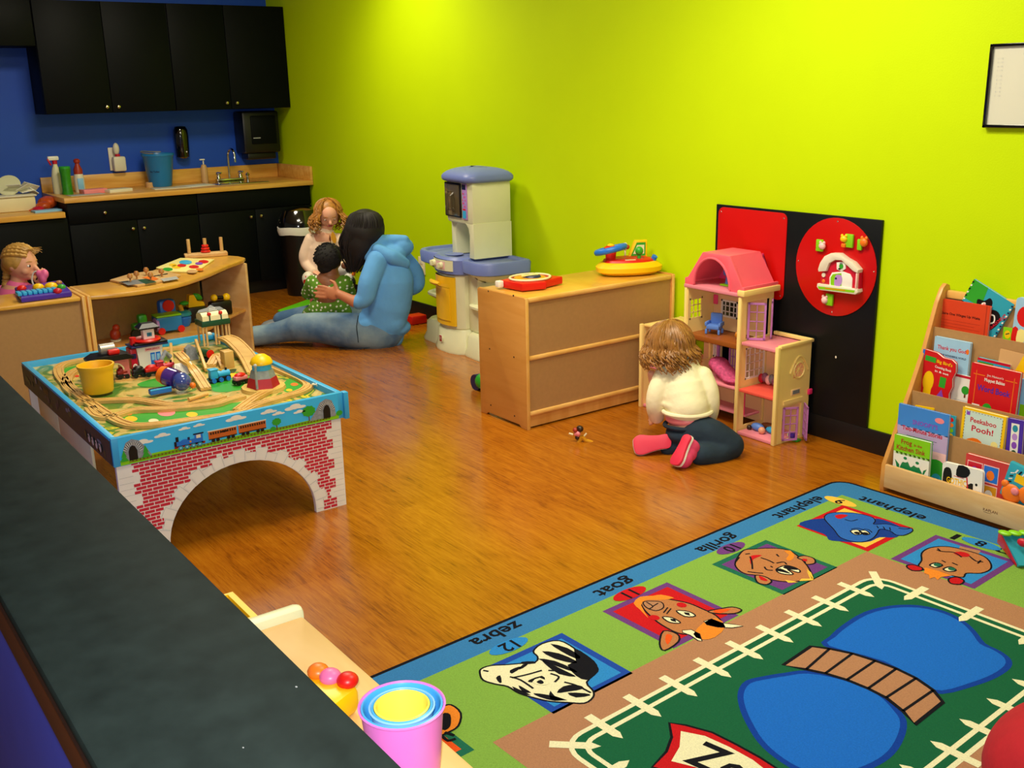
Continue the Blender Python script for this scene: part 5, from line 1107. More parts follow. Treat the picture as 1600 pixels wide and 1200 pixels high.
# ---------------------------------------------------------------- magnet board
BX0, BX1, BZ0, BZ1 = 4.885, 5.763, .101, .967
r = empty('magnet_board', ((BX0+BX1)/2, -.001, BZ0), 'tall black magnet board screwed to the green wall', 'board')
mat('board_black', '0A0E10', .38, var=.3, vs_=6, spec=.3); mat('board_red', 'C40400', .35, var=.02)
part(MB().span(BX0, BX1, -.014, -.0005, BZ0, BZ1, 'board_black', .002).ell((at(1306, 558, 'y', -.014).x, -.0142, at(1306, 558, 'y', -.014).z), (.004, .0006, .006), 'offwhite', 8), 'backing', r)
def scr(b, x, z, y): b.ell((x, y, z), (.0035, .0015, .0035), 'chrome')
b = MB(); o = [(p[0], p[1]) for p in rrect(4.902, 5.298, .575, .957, .03, .03)]; b.prism(o, .004, 'board_red', frame((1, 0, 0), (0, 0, 1), (0, -1, 0), (0, -.0142, 0)), .001)
for x, z in ((4.92, .935), (5.28, .935), (4.92, .595), (5.28, .595)): scr(b, x, z, -.0185)
part(b, 'red_panel', r)
b = MB(); b.prism([(5.557+.2*cos(2*pi*i/48), .755+.205*sin(2*pi*i/48)) for i in range(48)], .004, 'board_red', frame((1, 0, 0), (0, 0, 1), (0, -1, 0), (0, -.0142, 0)), .001)
for x, z in ((5.557, .945), (5.557, .565), (5.37, .76), (5.745, .76)): scr(b, x, z, -.0185)
part(b, 'red_disc', r)
# barn toy
def bw(u, v): p = at(u, v, 'y', -.045); return (p.x, p.z)
cb = lambda pts: [bw(1200+x/6, 320+y/6) for x, y in pts]
r = empty('magnetic_barn', (5.6, -.02, .68), 'red and white toy barn stuck on the red magnet disc', 'toy')
YM = frame((1, 0, 0), (0, 0, 1), (0, -1, 0), (0, -.0188, 0))
b = MB().prism(cb([(500, 640), (560, 560), (640, 510), (720, 510), (800, 580), (850, 640), (850, 790), (480, 760)]), .024, 'crimson', YM, .002); part(b, 'barn_wall', r)
b = MB().prism(cb([(480, 600), (500, 540), (540, 480), (600, 452), (670, 455), (730, 500), (800, 540), (858, 610), (850, 640), (810, 620), (745, 560), (700, 520), (640, 515), (585, 545), (555, 620), (485, 625)]), .036, 'offwhite', YM, .003); part(b, 'roof', r)
b = MB().prism(cb([(475, 735), (850, 790), (855, 820), (830, 840), (490, 795), (468, 765)]), .036, 'offwhite', YM, .003); A = Art(b, lambda u, v, l: V((*(lambda q: (q[0], -.0550-l, q[1]))(bw(1200+u/6, 320+v/6)),)))
A.poly([(480, 760), (830, 800), (820, 822), (490, 785)], 'lime', 0); A.line([(550, 778), (740, 800)], 8, 'orange', 1); part(b, 'base', r)
b = MB().prism(cb([(575, 760), (575, 680), (600, 635), (700, 625), (770, 650), (790, 690), (785, 785)]), .027, 'white', YM, .002)
A = Art(b, lambda u, v, l: V((*(lambda q: (q[0], -.0462-l, q[1]))(bw(1200+u/6, 320+v/6)),)))
A.poly([(590, 755), (590, 680), (610, 650), (690, 640), (690, 760)], 'lime', 0); A.poly([(630, 680), (650, 655), (690, 665), (695, 720), (670, 765), (625, 755)], 'lilac', 1, smooth=3); A.oval(640, 690, 10, 10, 'navy', 2); part(b, 'doorway', r)
b = MB().prism(cb([(645, 540), (680, 535), (728, 545), (728, 600), (690, 625), (645, 605)]), .028, 'white', YM, .001); A = Art(b, lambda u, v, l: V((*(lambda q: (q[0], -.0474-l, q[1]))(bw(1200+u/6, 320+v/6)),)))
A.oval(690, 575, 20, 26, 'green', 0); A.oval(675, 600, 12, 8, 'black', 1); A.oval(690, 548, 14, 8, 'grey', 2); part(b, 'gable_sticker', r)
b = MB(); q = cb([(522, 658)])[0]; b.cyl((q[0], -.042, q[1]), (q[0], -.047, q[1]), .009, 'offwhite'); part(b, 'button', r)
q = cb([(520, 715)])[0]; part(MB().ell((q[0], -.045, q[1]), (.008, .004, .008), 'orange'), 'heart_button', r)
b = MB().span(cb([(835, 640)])[0][0], cb([(850, 640)])[0][0], -.054, -.02, cb([(840, 790)])[0][1], cb([(840, 640)])[0][1], 'palepink', .002); part(b, 'side_post', r)
def magnet(label, u, v, parts_):
    q = at(u, v, 'y', -.03); r = empty('animal_magnet', (q.x, -.02, q.z-.02), label, 'magnet')
    for nm, dx, dz, w, h, m, y in parts_: part(MB().ell((q.x+dx, -.0192-y*.5, q.z+dz), (w*.52, y*.5, h*.42), m).ell((q.x+dx-w*.3, -.0192-y*.5, q.z+dz+h*.38), (w*.2, y*.25, h*.2), m).ell((q.x+dx+w*.3, -.0192-y*.5, q.z+dz+h*.38), (w*.2, y*.25, h*.2), m) if nm == 'head' else MB().box((q.x+dx, -.0192-y/2, q.z+dz), (w, y, h), m, .004), nm, r)
magnet('magnet of pink animal half with yellow green back, left on the red disc', 1283, 384, [('backing', -.01, 0, .035, .05, 'lime', .012), ('head', .006, 0, .03, .036, 'palepink', .024)])
magnet('yellow and lime animal magnet at the top middle of the red disc', 1322, 376, [('backing', .012, 0, .04, .055, 'lime', .012), ('head', -.01, .006, .032, .034, 'yellow', .024), ('foot', -.008, -.02, .02, .016, 'orange', .02)])
magnet('orange animal magnet with lime back at the right of the disc', 1348, 380, [('backing', -.016, -.008, .022, .045, 'lime', .012), ('head', .006, .004, .034, .044, 'orange', .024)])
magnet('pink animal magnet with lime back below the toy barn', 1292, 468, [('backing', .01, 0, .036, .05, 'lime', .012), ('head', -.01, -.004, .03, .038, 'palepink', .024)])

# ---------------------------------------------------------------- framed notice
r = empty('framed_notice', (6.33, -.001, 1.33), 'thin black framed notice hung on the green wall at right', 'notice')
fx0, fx1, fz0, fz1 = 6.143, 6.53, 1.329, 1.613
nt_ = part(MB().span(fx0+.006, fx1-.006, -.012, -.0006, fz0+.006, fz1-.006, 'glass_frame'), 'notice', r)
b = MB()
for a in ((fx0, fx0+.011, fz0, fz1), (fx1-.011, fx1, fz0, fz1), (fx0, fx1, fz0, fz0+.011), (fx0, fx1, fz1-.011, fz1)): b.span(a[0], a[1], -.022, -.0005, a[2], a[3], 'gloss_black', .002)
part(b, 'frame', r)
b = MB(); A = Art(b, lambda u, v, l: V((fx0+u, -.0122-l, fz0+v)))
A.text('Information', .12, .245, .012, 'grey', 0, width=.12, bold=True)
for i, (a, t_) in enumerate((('1 - 12', 'Monday'), ('1 - 11', 'Tuesday'), ('8 - 12', 'Wed'), ('1 - 10', 'Craft time hour'), ('1 - 12', 'Open gym'), ('8 - 11', 'Stories'), ('9 - 11', 'Lunch'), ('1 - 10', 'Quiet play'), ('8 - 9', 'Music'), ('1 - 12', 'Free time'))):
    z = .232-i*.0135-(.004 if i > 3 else 0); A.text(a, .03, z, .005, 'lightgrey', 0, width=.02); A.text(t_, .16, z, .005, 'lightgrey', 0, align='c')
part(b, 'writing', nt_)

# ---------------------------------------------------------------- dollhouse
mat('dh_yellow', 'FCDC86', .42, var=.03); mat('dh_cream', 'F6CC92', .5, var=.03); mat('dh_pink', 'E88A98', .45, var=.03); mat('dh_roof', 'F66474', .45, var=.04); mat('dh_hot', 'F84480', .45)
mat('dh_brown', '94501A', .4, var=.1); mat('dh_coral', 'EA5848', .45); mat('dh_lilac', 'BE78C0', .42); mat('dh_white', 'F0ECE0', .4)
r = empty('dollhouse', (5.1, -.14, 0), 'yellow and pink three storey dollhouse opened out against the magnet board', 'dollhouse')
DY0, DY1 = -.255, -.03
def grid(w, h, cols, rows, m, M, t=.006, b_=.008):
    b = MB()
    for a in ((0, b_, 0, h), (w-b_, w, 0, h), (0, w, 0, b_), (0, w, h-b_, h)): b.span(a[0], a[1], 0, t, a[2], a[3], m, 0, M)
    for i in range(1, cols): b.span(w*i/cols-.0018, w*i/cols+.0018, .001, t-.001, 0, h, m, 0, M)
    for i in range(1, rows): b.span(0, w, .001, t-.001, h*i/rows-.0018, h*i/rows+.0018, m, 0, M)
    return b
XB = lambda x, y, z: Matrix.Translation((x, y, z))                       # slab along x (back walls)
YB = lambda x, y, z: Matrix.Translation((x, y, z)) @ Matrix.Rotation(radians(90), 4, 'Z')   # slab along y (side walls)
def wallx(name, x0, x1, z0, z1, holes, m, y=DY1-.012, lab=None):
    return part(MB().holed(x1-x0, z1-z0, .010, [(a-x0, c-x0, d-z0, e-z0) for a, c, d, e in holes], m, XB(x0, y, z0)), name, r)
def wally(name, x, y0, y1, z0, z1, holes, m):
    return part(MB().holed(y1-y0, z1-z0, .010, [(a-y0, c-y0, d-z0, e-z0) for a, c, d, e in holes], m, YB(x, y0, z0)), name, r)
CX0, CX1 = 4.945, 5.262
# back walls
BY = -.088
wallx('back_wall', CX0+.012, CX1-.002, .408, .617, [(5.005, 5.105, .47, .55)], 'dh_cream', BY); part(grid(.10, .08, 4, 3, 'dh_white', XB(5.005, BY-.004, .47)), 'window', r)
wallx('back_wall', CX0+.012, CX1-.002, .02, .394, [(4.965, 4.99, .27, .36), (5.01, 5.065, .215, .37), (5.10, 5.16, .06, .17)], 'dh_cream', BY)
part(grid(.025, .09, 2, 4, 'dh_white', XB(4.965, BY-.004, .27)), 'window', r); part(grid(.055, .05, 4, 1, 'dh_white', XB(5.01, BY-.004, .215)), 'railing', r)
part(grid(.045, .17, 2, 4, 'dh_lilac', XB(5.07, BY-.012, .21)), 'door', r); part(MB().span(4.995, 5.008, BY-.014, BY-.002, .21, .385, 'dh_lilac', .002), 'door', r)
# side walls of the middle block
wally('side_wall', CX0+.01, DY0, DY1-.012, .406, .62, [(-.245, -.16, .465, .565)], 'dh_yellow'); part(grid(.085, .10, 3, 3, 'dh_yellow', YB(CX0+.01, -.245, .465)), 'window', r)
wally('side_wall', CX0+.01, DY0, DY1-.012, 0, .406, [(-.20, -.10, .26, .37)], 'dh_yellow')
wally('side_wall', CX1+.004, DY0, DY1-.012, .406, .625, [(-.215, -.06, .425, .59)], 'dh_yellow')
wally('side_wall', CX1+.004, DY0, DY1-.012, 0, .406, [(-.21, -.08, .24, .385), (-.21, -.08, .03, .19)], 'dh_yellow')
part(grid(.13, .145, 4, 4, 'dh_white', YB(CX1+.003, -.21, .24)), 'window', r)
part(MB().span(CX1-.008, CX1+.010, DY0-.006, DY0+.008, 0, .63, 'dh_yellow', .003), 'corner_post', r)
part(MB().span(CX0-.010, CX0+.006, DY0-.006, DY0+.008, 0, .63, 'dh_yellow', .003), 'corner_post', r)
# floors
part(MB().span(CX0+.006, CX1-.004, DY0, DY1-.012, .395, .406, 'dh_brown', .002).span(CX0+.006, CX1-.004, DY0-.004, DY0+.006, .385, .408, 'dh_brown', .003), 'floor_board', r)
part(MB().span(CX0+.006, CX1-.004, DY0+.01, DY1-.012, .195, .205, 'dh_pink', .002), 'floor_board', r)
part(MB().span(CX0+.01, CX1-.008, DY0+.07, DY1-.012, .06, .07, 'dh_pink', .002).span(CX1-.06, CX1-.01, DY0+.065, DY0+.07, .07, .195, 'dh_hot'), 'floor_board', r)
part(MB().span(CX0-.012, CX1+.012, DY0-.008, DY1-.008, .618, .634, 'dh_pink', .003), 'cornice', r)
part(MB().span(CX1-.01, CX1+.03, DY0-.012, DY1, .622, .648, 'dh_yellow', .004), 'cornice_end', r)
# roof: hollow mansard with arched front
rx0, rx1, ax0, ax1, rz0, rz1 = CX0-.004, CX1+.012, 5.035, 5.195, .66, .785
part(MB().span(rx0-.006, rx1+.006, DY0-.012, DY1, .634, .662, 'dh_roof', .003), 'roof_skirt', r) if False else None
b = MB(); mx = (rx0+rx1)/2; aw = .088
aw = .107; arch = [(mx-.012+aw*cos(pi*i/14), .640+.127*sin(pi*i/14)) for i in range(15)]
b.prism([(rx0-.008, .634), (rx0-.008, .66), (rx0+.006, .66), (ax0, rz1), (ax1, rz1), (rx1-.006, .66), (rx1+.008, .66), (rx1+.008, .634)]+[(x, z) for x, z in [(mx-.012+aw, .634)]+arch+[(mx-.012-aw, .634)]], .012, 'dh_roof', frame((1, 0, 0), (0, 0, 1), (0, -1, 0), (0, DY0+.01, 0)), .001)
b.tube([(x, DY0-.003, z) for x, z in arch], .006, 'dh_roof', 8); part(b, 'roof_front', r)
for xa, xb, nm in ((rx1-.004, ax1, 'roof_slope'), (rx0+.004, ax0, 'roof_slope')):
    s_ = .008 if xa > mx else -.008
    part(MB().rings([[V((xa-s_, DY0, .645)), V((xa, DY0, .645)), V((xb, DY0+.03*0, rz1)), V((xb-s_, DY0, rz1))], [V((xa-s_, DY1-.01, .645)), V((xa, DY1-.01, .645)), V((xb, DY1-.03, rz1)), V((xb-s_, DY1-.03, rz1))]], 'dh_roof'), nm, r)
part(MB().span(rx1-.002, rx1+.009, DY0, DY1-.005, .634, .662, 'dh_roof', .002), 'roof_edge', r); part(MB().span(rx0-.009, rx0+.002, DY0, DY1-.005, .634, .662, 'dh_roof', .002), 'roof_edge', r)
part(MB().span(ax0, ax1, DY0, DY1-.03, rz1-.008, rz1+.002, 'dh_roof', .002), 'roof_cap', r)
b = MB(); Y_ = frame((1, 0, 0), (0, 0, 1), (0, -1, 0), (0, DY1-.014, 0)); b.prism([(rx0+.008, .636), (ax0, rz1-.008), (5.17, rz1-.008), (5.17, .64)], .008, 'dh_hot', Y_); b.prism([(5.17, .66), (5.17, .636), (rx1-.012, .636), (rx1-.022, .66)], .008, 'dh_hot', Y_); b.prism([(5.215, .66), (rx1-.022, .66), (ax1, rz1-.008), (5.20, rz1-.008)], .008, 'dh_hot', Y_); part(b, 'roof_back', r)
# right unit
RX1 = 5.475; RZ = .43
wallx('back_wall', CX1+.006, RX1-.008, .0, RZ-.024, [(5.33, 5.38, .05, .13)], 'dh_cream', -.075); part(grid(.05, .08, 3, 4, 'dh_white', XB(5.33, -.079, .05)), 'window', r)
wally('side_wall', RX1+.002, DY0+.012, DY1-.004, 0, RZ, [(-.145, -.075, .28, .345), (-.205, -.08, .012, .16)], 'dh_yellow')
b = MB(); cy, cz = -.11, .3125
b.tube([(RX1+.0035, cy+.034*cos(t), cz+.034*sin(t)) for t in [2*pi*i/24 for i in range(24)]], .004, 'dh_yellow', 6, True); b.tube([(RX1+.004, cy-.06+.12*i/12, .275+.10*sin(pi*(.1+.8*i/12))) for i in range(13)], .004, 'dh_yellow', 6)
for k in range(4): t = pi*k/4; b.cyl((RX1-.002, cy+.034*cos(t), cz+.034*sin(t)), (RX1-.002, cy-.034*cos(t), cz-.034*sin(t)), .002, 'dh_yellow', seg=6)
part(b, 'round_window', r)
part(MB().span(RX1+.002, RX1+.005, -.155, -.095, .205, .232, 'dh_cream', .001).span(RX1+.0052, RX1+.006, -.147, -.103, .21, .227, 'grey'), 'sticker_plate', r)
part(MB().span(RX1+.0, RX1+.012, -.045, -.02, .19, .215, 'hotpink', .004), 'latch', r)
part(MB().span(RX1-.010, RX1+.008, DY0-.004, DY0+.014, 0, RZ+.004, 'dh_yellow', .003), 'corner_post', r)
part(MB().span(CX1+.012, RX1, DY0+.004, DY1-.012, RZ-.022, RZ-.008, 'dh_pink', .003), 'terrace', r)
part(MB().span(RX1-.008, RX1+.012, DY0+.01, DY1, RZ-.004, RZ+.01, 'dh_yellow', .003).span(CX1+.02, RX1+.012, DY1-.022, DY1-.004, RZ-.004, RZ+.012, 'dh_yellow', .003), 'parapet', r)
part(MB().span(CX1+.012, RX1-.006, DY0+.0, DY1-.012, .198, .212, 'dh_coral', .003), 'floor_board', r)
part(MB().span(CX1+.012, RX1-.006, DY0+.0, DY1-.012, 0.001, .016, 'dh_pink', .003), 'floor_board', r)
part(MB().span(5.355, 5.363, -.079, -.0755, .22, .40, 'dh_yellow'), 'wall_rib', r); part(MB().span(5.375, 5.42, -.077, -.0755, .30, .309, 'grey'), 'sticker', r)
# lilac doors: pair on the terrace, pair at the ground floor, both opened
def rot(x, y, z, a): return Matrix.Translation((x, y, z)) @ Matrix.Rotation(radians(a), 4, 'Z')
part(grid(.078, .165, 2, 4, 'dh_lilac', rot(CX1+.010, -.215, .425, 38), b_=.009), 'door', r); part(grid(.085, .165, 2, 4, 'dh_lilac', rot(CX1+.012, -.06, .425, -52), b_=.009), 'door', r)
part(grid(.068, .15, 2, 4, 'dh_lilac', rot(RX1+.008, -.205, .012, 62), b_=.008), 'door', r); part(grid(.075, .15, 2, 4, 'dh_lilac', rot(RX1+.010, -.075, .012, -40), b_=.010), 'door', r)
part(MB().holed(.125, .018, .008, [], 'dh_yellow', YB(RX1+.008, -.205, .172)), 'lintel', r)
# left wing
LXa = 4.69
wallx('back_wall', LXa, CX0, 0, .41, [(4.78, 4.86, .25, .36)], 'dh_cream'); wally('side_wall', LXa+.01, DY0-.04, DY1-.012, 0, .405, [(-.2, -.1, .25, .36), (-.2, -.1, .04, .16)], 'dh_yellow')
part(grid(.10, .11, 3, 3, 'dh_yellow', YB(LXa+.01, -.2, .25)), 'window', r)
part(MB().span(LXa-.004, LXa+.012, DY0-.048, DY0-.03, 0, .412, 'dh_yellow', .003), 'corner_post', r)
part(MB().span(LXa+.01, CX0-.012, DY0-.03, DY1-.012, .40, .412, 'dh_yellow', .003), 'terrace', r)
part(MB().span(LXa+.01, CX0-.012, DY0-.02, DY1-.012, .2, .21, 'dh_pink', .003), 'floor_board', r); part(MB().span(LXa+.01, CX0-.012, DY0-.03, DY1-.012, .001, .014, 'dh_pink', .003), 'floor_board', r)
# dollhouse contents
z = .4085
r2 = empty('toy_armchair', (5.04, -.17, z), 'blue toy armchair on the brown upper floor of the dollhouse', 'toy chair')
mat('toy_blue', '5A86D8', .45)
q = (5.045, -.175); M_ = rot(q[0], q[1], z, 22)
part(MB().box((0, 0, .032), (.062, .055, .022), 'toy_blue', .006, M=M_), 'seat', r2); part(MB().box((0, .026, .06), (.056, .016, .062), 'toy_blue', .012, M=M_), 'backrest', r2)
for s_ in (-1, 1): part(MB().box((s_*.032, 0, .045), (.012, .056, .02), 'toy_blue', .005, M=M_), 'armrest', r2)
for sx_ in (-1, 1):
    for sy_ in (-1, 1): part(MB().box((sx_*.03, sy_*.022, .011), (.01, .01, .022), 'toy_blue', .002, M=M_), 'leg', r2)
mat('amber', 'C87A14', .15, coat=1)
solo(MB().ell((5.19, -.175, z+.018), .018, 'amber', 20), 'toy_ball', 'amber ball on the brown upper floor of the dollhouse', 'ball')
solo(MB().box((4.975, BY-.008, .545), (.026, .008, .045), 'dh_hot', .004), 'doll_picture', 'pink little panel on the upper back wall above the blue toy armchair', 'toy')
HX = at(1133, 447, 'y', -.17).x
r2 = empty('toy_highchair', (HX, -.16, .6345), 'blue toy seat standing in the pink dollhouse attic', 'toy chair')
part(MB().box((HX, -.15, .695), (.045, .035, .04), 'toy_blue', .012), 'seat', r2); part(MB().box((HX, -.13, .71), (.045, .01, .06), 'toy_blue', .004), 'backrest', r2); part(MB().cyl((HX, -.15, .635), (HX, -.15, .68), .016, 'toy_blue', .01), 'stand', r2); part(MB().box((HX+.005, -.165, .6385), (.05, .04, .007), 'lime', .002), 'foot_plate', r2)
mat('pillow_pink', 'C84878', .8, var=.4, vs_=70, bump=.3)
o = blob([('e', (5.13, -.185, .245), (.10, .05, .03), Matrix.Rotation(.5, 3, 'Y')), ('e', (5.08, -.175, .27), (.05, .045, .035)), ('e', (5.19, -.195, .225), (.06, .05, .014))], 'pillow', 'pillow_pink', None, .006, 4)
tag(o, 'shiny pink patterned doll pillow on the middle floor, right of the kneeling girl', 'pillow')
mat('grey_mauve', '8A5A78', .6, var=.3, vs_=60)
solo(MB().ell((5.10, -.08, .30), (.045, .02, .018), 'grey_mauve').ell((5.125, -.085, .312), (.014, .014, .016), 'palepink'), 'toy_doll', 'doll lying at the back window above the pink pillow', 'doll') if False else None
r2 = empty('toy_plant_box', (5.32, -.12, .2125), 'mauve and grey toy flowers before the right dollhouse window', 'toy')
for i, (dx, m_) in enumerate(((-.05, 'crimson'), (-.025, 'grey_mauve'), (0, 'palepink'), (.022, 'grey'), (.045, 'grey_mauve'))): part(MB().ell((5.32+dx*.8, -.115, .235+.008*(i % 2)), (.016, .014, .022), m_), 'flower', r2)
r2 = empty('doll', (5.36, -.17, .0165), 'small doll in blue with brown hair lying in the ground floor room at right', 'doll')
part(MB().ell((5.33, -.185, .034), (.035, .02, .018), 'toy_blue').ell((5.395, -.17, .032), (.03, .016, .015), 'skyblue'), 'dress', r2); part(MB().ell((5.37, -.205, .032), .016, 'skin'), 'head', r2); part(MB().ell((5.37, -.15, .036), (.05, .018, .018), 'brown').ell((5.295, -.20, .026), .012, 'darkbrown'), 'hair', r2)
# doll and block on the open floor
q = at(906, 680, 'z', .03)
r2 = empty('doll', (q.x, q.y, 0), 'little doll in pink shirt and tan trousers on the floor before the long shelf', 'doll')
def fp(u, v, b=0): return bp(u, v, (q.x, q.y), b)
part(MB().ell(fp(902, 677), (.018, .012, .014), 'salmon').cyl(fp(898, 677), fp(905, 680), .009, 'salmon', .011), 'shirt', r2)
part(MB().ell(fp(906, 670), (.018, .015, .015), 'darkbrown').ell(fp(899, 672), (.012, .012, .012), 'brickred').ell(fp(902, 683.5), (.011, .01, .011), 'darkbrown'), 'hair', r2)
b = MB().tube([fp(909, 682), fp(906, 688), fp(901.5, 694)], [.012, .009, .007], 'gold'); b.tube([fp(909, 682), fp(915, 688.5), fp(922, 690), fp(926, 691.5)], [.012, .009, .008, .007], 'gold'); part(b, 'trousers', r2)
b = MB().tube([fp(895, 679), fp(889, 677)], [.005, .004], 'cream'); b.tube([fp(912, 682), fp(916.5, 677)], [.005, .004], 'cream'); part(b, 'hands', r2)
for u, v in ((898, 695), (925.5, 693)): part(MB().ell(fp(u, v), (.013, .009, .009), 'darkbrown'), 'shoe', r2)
q = at(1241, 684, 'z', .01)
r2 = empty('toy_piece', (q.x, q.y, 0), 'tiny purple, white and green toy piece on the floor at the dollhouse corner', 'toy')
part(MB().box((q.x+.01, q.y-.005, .006), (.04, .03, .01), 'green', .002), 'base', r2); part(MB().box((q.x-.005, q.y-.005, .022), (.03, .028, .02), 'toy_purple', .004), 'block', r2); part(MB().ell((q.x-.02, q.y-.005, .02), (.012, .014, .018), 'plastic_white'), 'figure', r2)

# ---------------------------------------------------------------- book display
BSX0, BSX1 = 6.06, 6.99
r = empty('book_display', (6.5, -.17, 0), 'slanted maple book display rack with four tiers of picture books', 'bookshelf')
prof = [(-.003, 0), (-.338, 0), (-.342, .01), (-.340, .105), (-.205, .385), (-.14, .53), (-.088, .69), (-.06, .745), (-.04, .76), (-.018, .752), (-.006, .72)]
for x in (BSX0, BSX1-.018): part(MB().prism(prof, .018, 'maple_side', frame((0, 1, 0), (0, 0, 1), (1, 0, 0), (x, 0, 0)), .003), 'side_panel', r)
xa, xb = BSX0+.0185, BSX1-.0185
b = MB().span(xa, xb, -.345, -.329, .018, .110, 'birch', .004); A = Art(b, plane_map((0, -.3452, 0), (1, 0, 0), (0, 0, 1))); p = at(1541, 797, 'y', -.345)
p0 = at(1536, 797, 'y', -.345); A.text('KAPLAN', p0.x, p0.z, .010, 'brown', 0, width=.052); A.line([(p0.x+.002, p0.z-.004), (p0.x+.03, p0.z-.004)], .001, 'brown', 0); part(b, 'front_panel', r)
part(MB().span(xa, xb, -.329, -.262, .02, .03, 'hardboard'), 'tier_floor', r); part(MB().span(xa, xb, -.262, -.256, .02, .258, 'hardboard'), 'tier_back', r)
part(MB().span(xa, xb, -.256, -.207, .13, .138, 'hardboard'), 'tier_floor', r); part(MB().span(xa, xb, -.207, -.201, .13, .373, 'hardboard'), 'tier_back', r)
part(MB().span(xa, xb, -.201, -.102, .245, .253, 'hardboard'), 'tier_floor', r); part(MB().span(xa, xb, -.102, -.096, .245, .603, 'hardboard'), 'tier_back', r)
part(MB().span(xa, xb, -.096, -.030, .49, .498, 'hardboard'), 'tier_floor', r); part(MB().span(xa, xb, -.030, -.020, .02, .715, 'hardboard'), 'tier_back', r)
part(MB().span(xa, xb, -.040, -.018, .705, .735, 'maple_edge', .006), 'top_rail', r)

def book(label, tl, tr, h, y, th, cover, art=None, back=None, name='picture_book', cat='book', zmin=None, rnd=.0, corners=None):
    a = at(*tl, 'y', y-th); c = at(*tr, 'y', y-th); ex = (c-a); w = ex.length; ex.normalize(); ez = V((-ex.z, 0, ex.x)); n = ex.cross(ez)       # n points to the viewer (-y)
    if zmin is not None: h = min(h, max(.03, (min(a.z, c.z)-zmin-.0015)))
    O = a-ez*h
    lean = V((0, 0, 0))
    r2 = empty(name, (O.x+w/2, y-th/2, O.z), label, cat)
    out = [(0, 0), (w, 0), (w, h), (0, h)]
    if rnd: out = [(p_[0]-0, p_[1]) for p_ in rrect(0, w, 0, h, rnd, rnd, 4)]
    if corners: out = [(u*w, v*h) for u, v in corners]
    M_ = frame(ex, ez, n, O)
    b = MB().prism(out, .0014, cover, M_ @ Matrix.Translation((0, 0, -.0014)))
    if art: art(Art(b, lambda u, v, l: M_ @ V((u*w, v*h, l)), .0002))
    part(b, 'front_cover', r2)
    cx_ = .002; sc_ = [(cx_+(x)*(w-2*cx_)/w, cx_+z*(h-2*cx_)/h) for x, z in out]
    part(MB().prism(sc_, th-.003, 'paper', M_ @ Matrix.Translation((0, 0, -th+.0015))), 'pages', r2)
    part(MB().prism(out, .0014, back or cover, M_ @ Matrix.Translation((0, 0, -th))), 'back_cover', r2)
    return r2
mat('bk_orange', 'D84018', .5, var=.04); mat('bk_red', 'D01018', .45); mat('bk_sky', '9CC8E4', .45, var=.08, vs_=12); mat('bk_teal', '28A0B8', .5); mat('bk_pinkblue', 'C0A8D0', .45)
def aO(A):
    A.rect(0, .0, .03, 1, 'brickred', 0); A.rect(.93, 0, .945, 1, 'brickred', 0); A.text('Claire One Winges Up Waita', .12, .66, .055, 'black', 1, width=.72, bold=True)
    for i in range(4): A.line([(.14, .54-i*.07), (.85-.1*(i % 2), .54-i*.07)], .006, 'brickred', 1)
book('wide orange paperback with black title at the top left of the book display', (1462, 465), (1548, 479), .165, -.045, .010, 'bk_orange', aO, zmin=.499)
def aD(A):
    A.poly([(0, .6), (.42, .62), (.36, 1), (0, 1)], 'green', 0)
    A.poly([(.28, .72), (.42, .76), (.5, .86), (.6, .8), (.62, .6), (.5, .55), (.34, .6)], 'black', 1, smooth=3); A.poly([(.40, .70), (.47, .74), (.5, .62), (.42, .6)], 'white', 2, smooth=3); A.oval(.46, .70, .03, .02, 'salmon', 3)
    A.poly([(.58, .3), (.66, .5), (.64, .68), (.8, .72), (.92, .6), (.86, .38), (.72, .25)], 'black', 1, smooth=3); A.line([(.68, .6), (.76, .62), (.82, .52), (.74, .44)], .03, 'white', 2, smooth=3)
    A.text('Discovery', .93, .76, .085, 'crimson', 3, d=(-.35, -.94), up=(.94, -.35), bold=True)
    for i in range(14): A.poly([(0, i/14), (.035, (i+.15)/14), (.035, (i+.6)/14), (0, (i+.45)/14)], 'black' if i % 2 else 'white', 4); A.poly([(.965, i/14), (1, (i+.15)/14), (1, (i+.6)/14), (.965, (i+.45)/14)], 'navy' if i % 2 else 'white', 4)
book('tilted teal and green cloth book with a black cat, striped edges, on the top tier', (1522, 436), (1585, 476), .20, -.032, .010, 'bk_teal', aD, zmin=None)
def aE(A): A.oval(.42, .62, .32, .22, 'red', 0); A.oval(.5, .58, .1, .08, 'darkbrown', 1); A.poly([(0, 0), (0, .34), (.2, .36), (.3, .1), (.2, 0)], 'red', 0, smooth=2); A.poly([(.22, .0), (.2, .3), (.45, .34), (.5, .1)], 'paleyellow', 1, smooth=2)
book('pale blue board book with a big red shape, right end of the top tier', (1589, 464), (1630, 471), .17, -.062, .015, 'bk_sky', aE, zmin=.499, rnd=.012)
book('small mint green book between the cloth book and pale blue book', (1568, 511), (1582, 513), .05, -.05, .006, 'lime', lambda A: (A.oval(.5, .5, .35, .3, 'yellow', 0), A.line([(.3, .5), (.7, .6)], .08, 'darkgreen', 1)), zmin=.499)
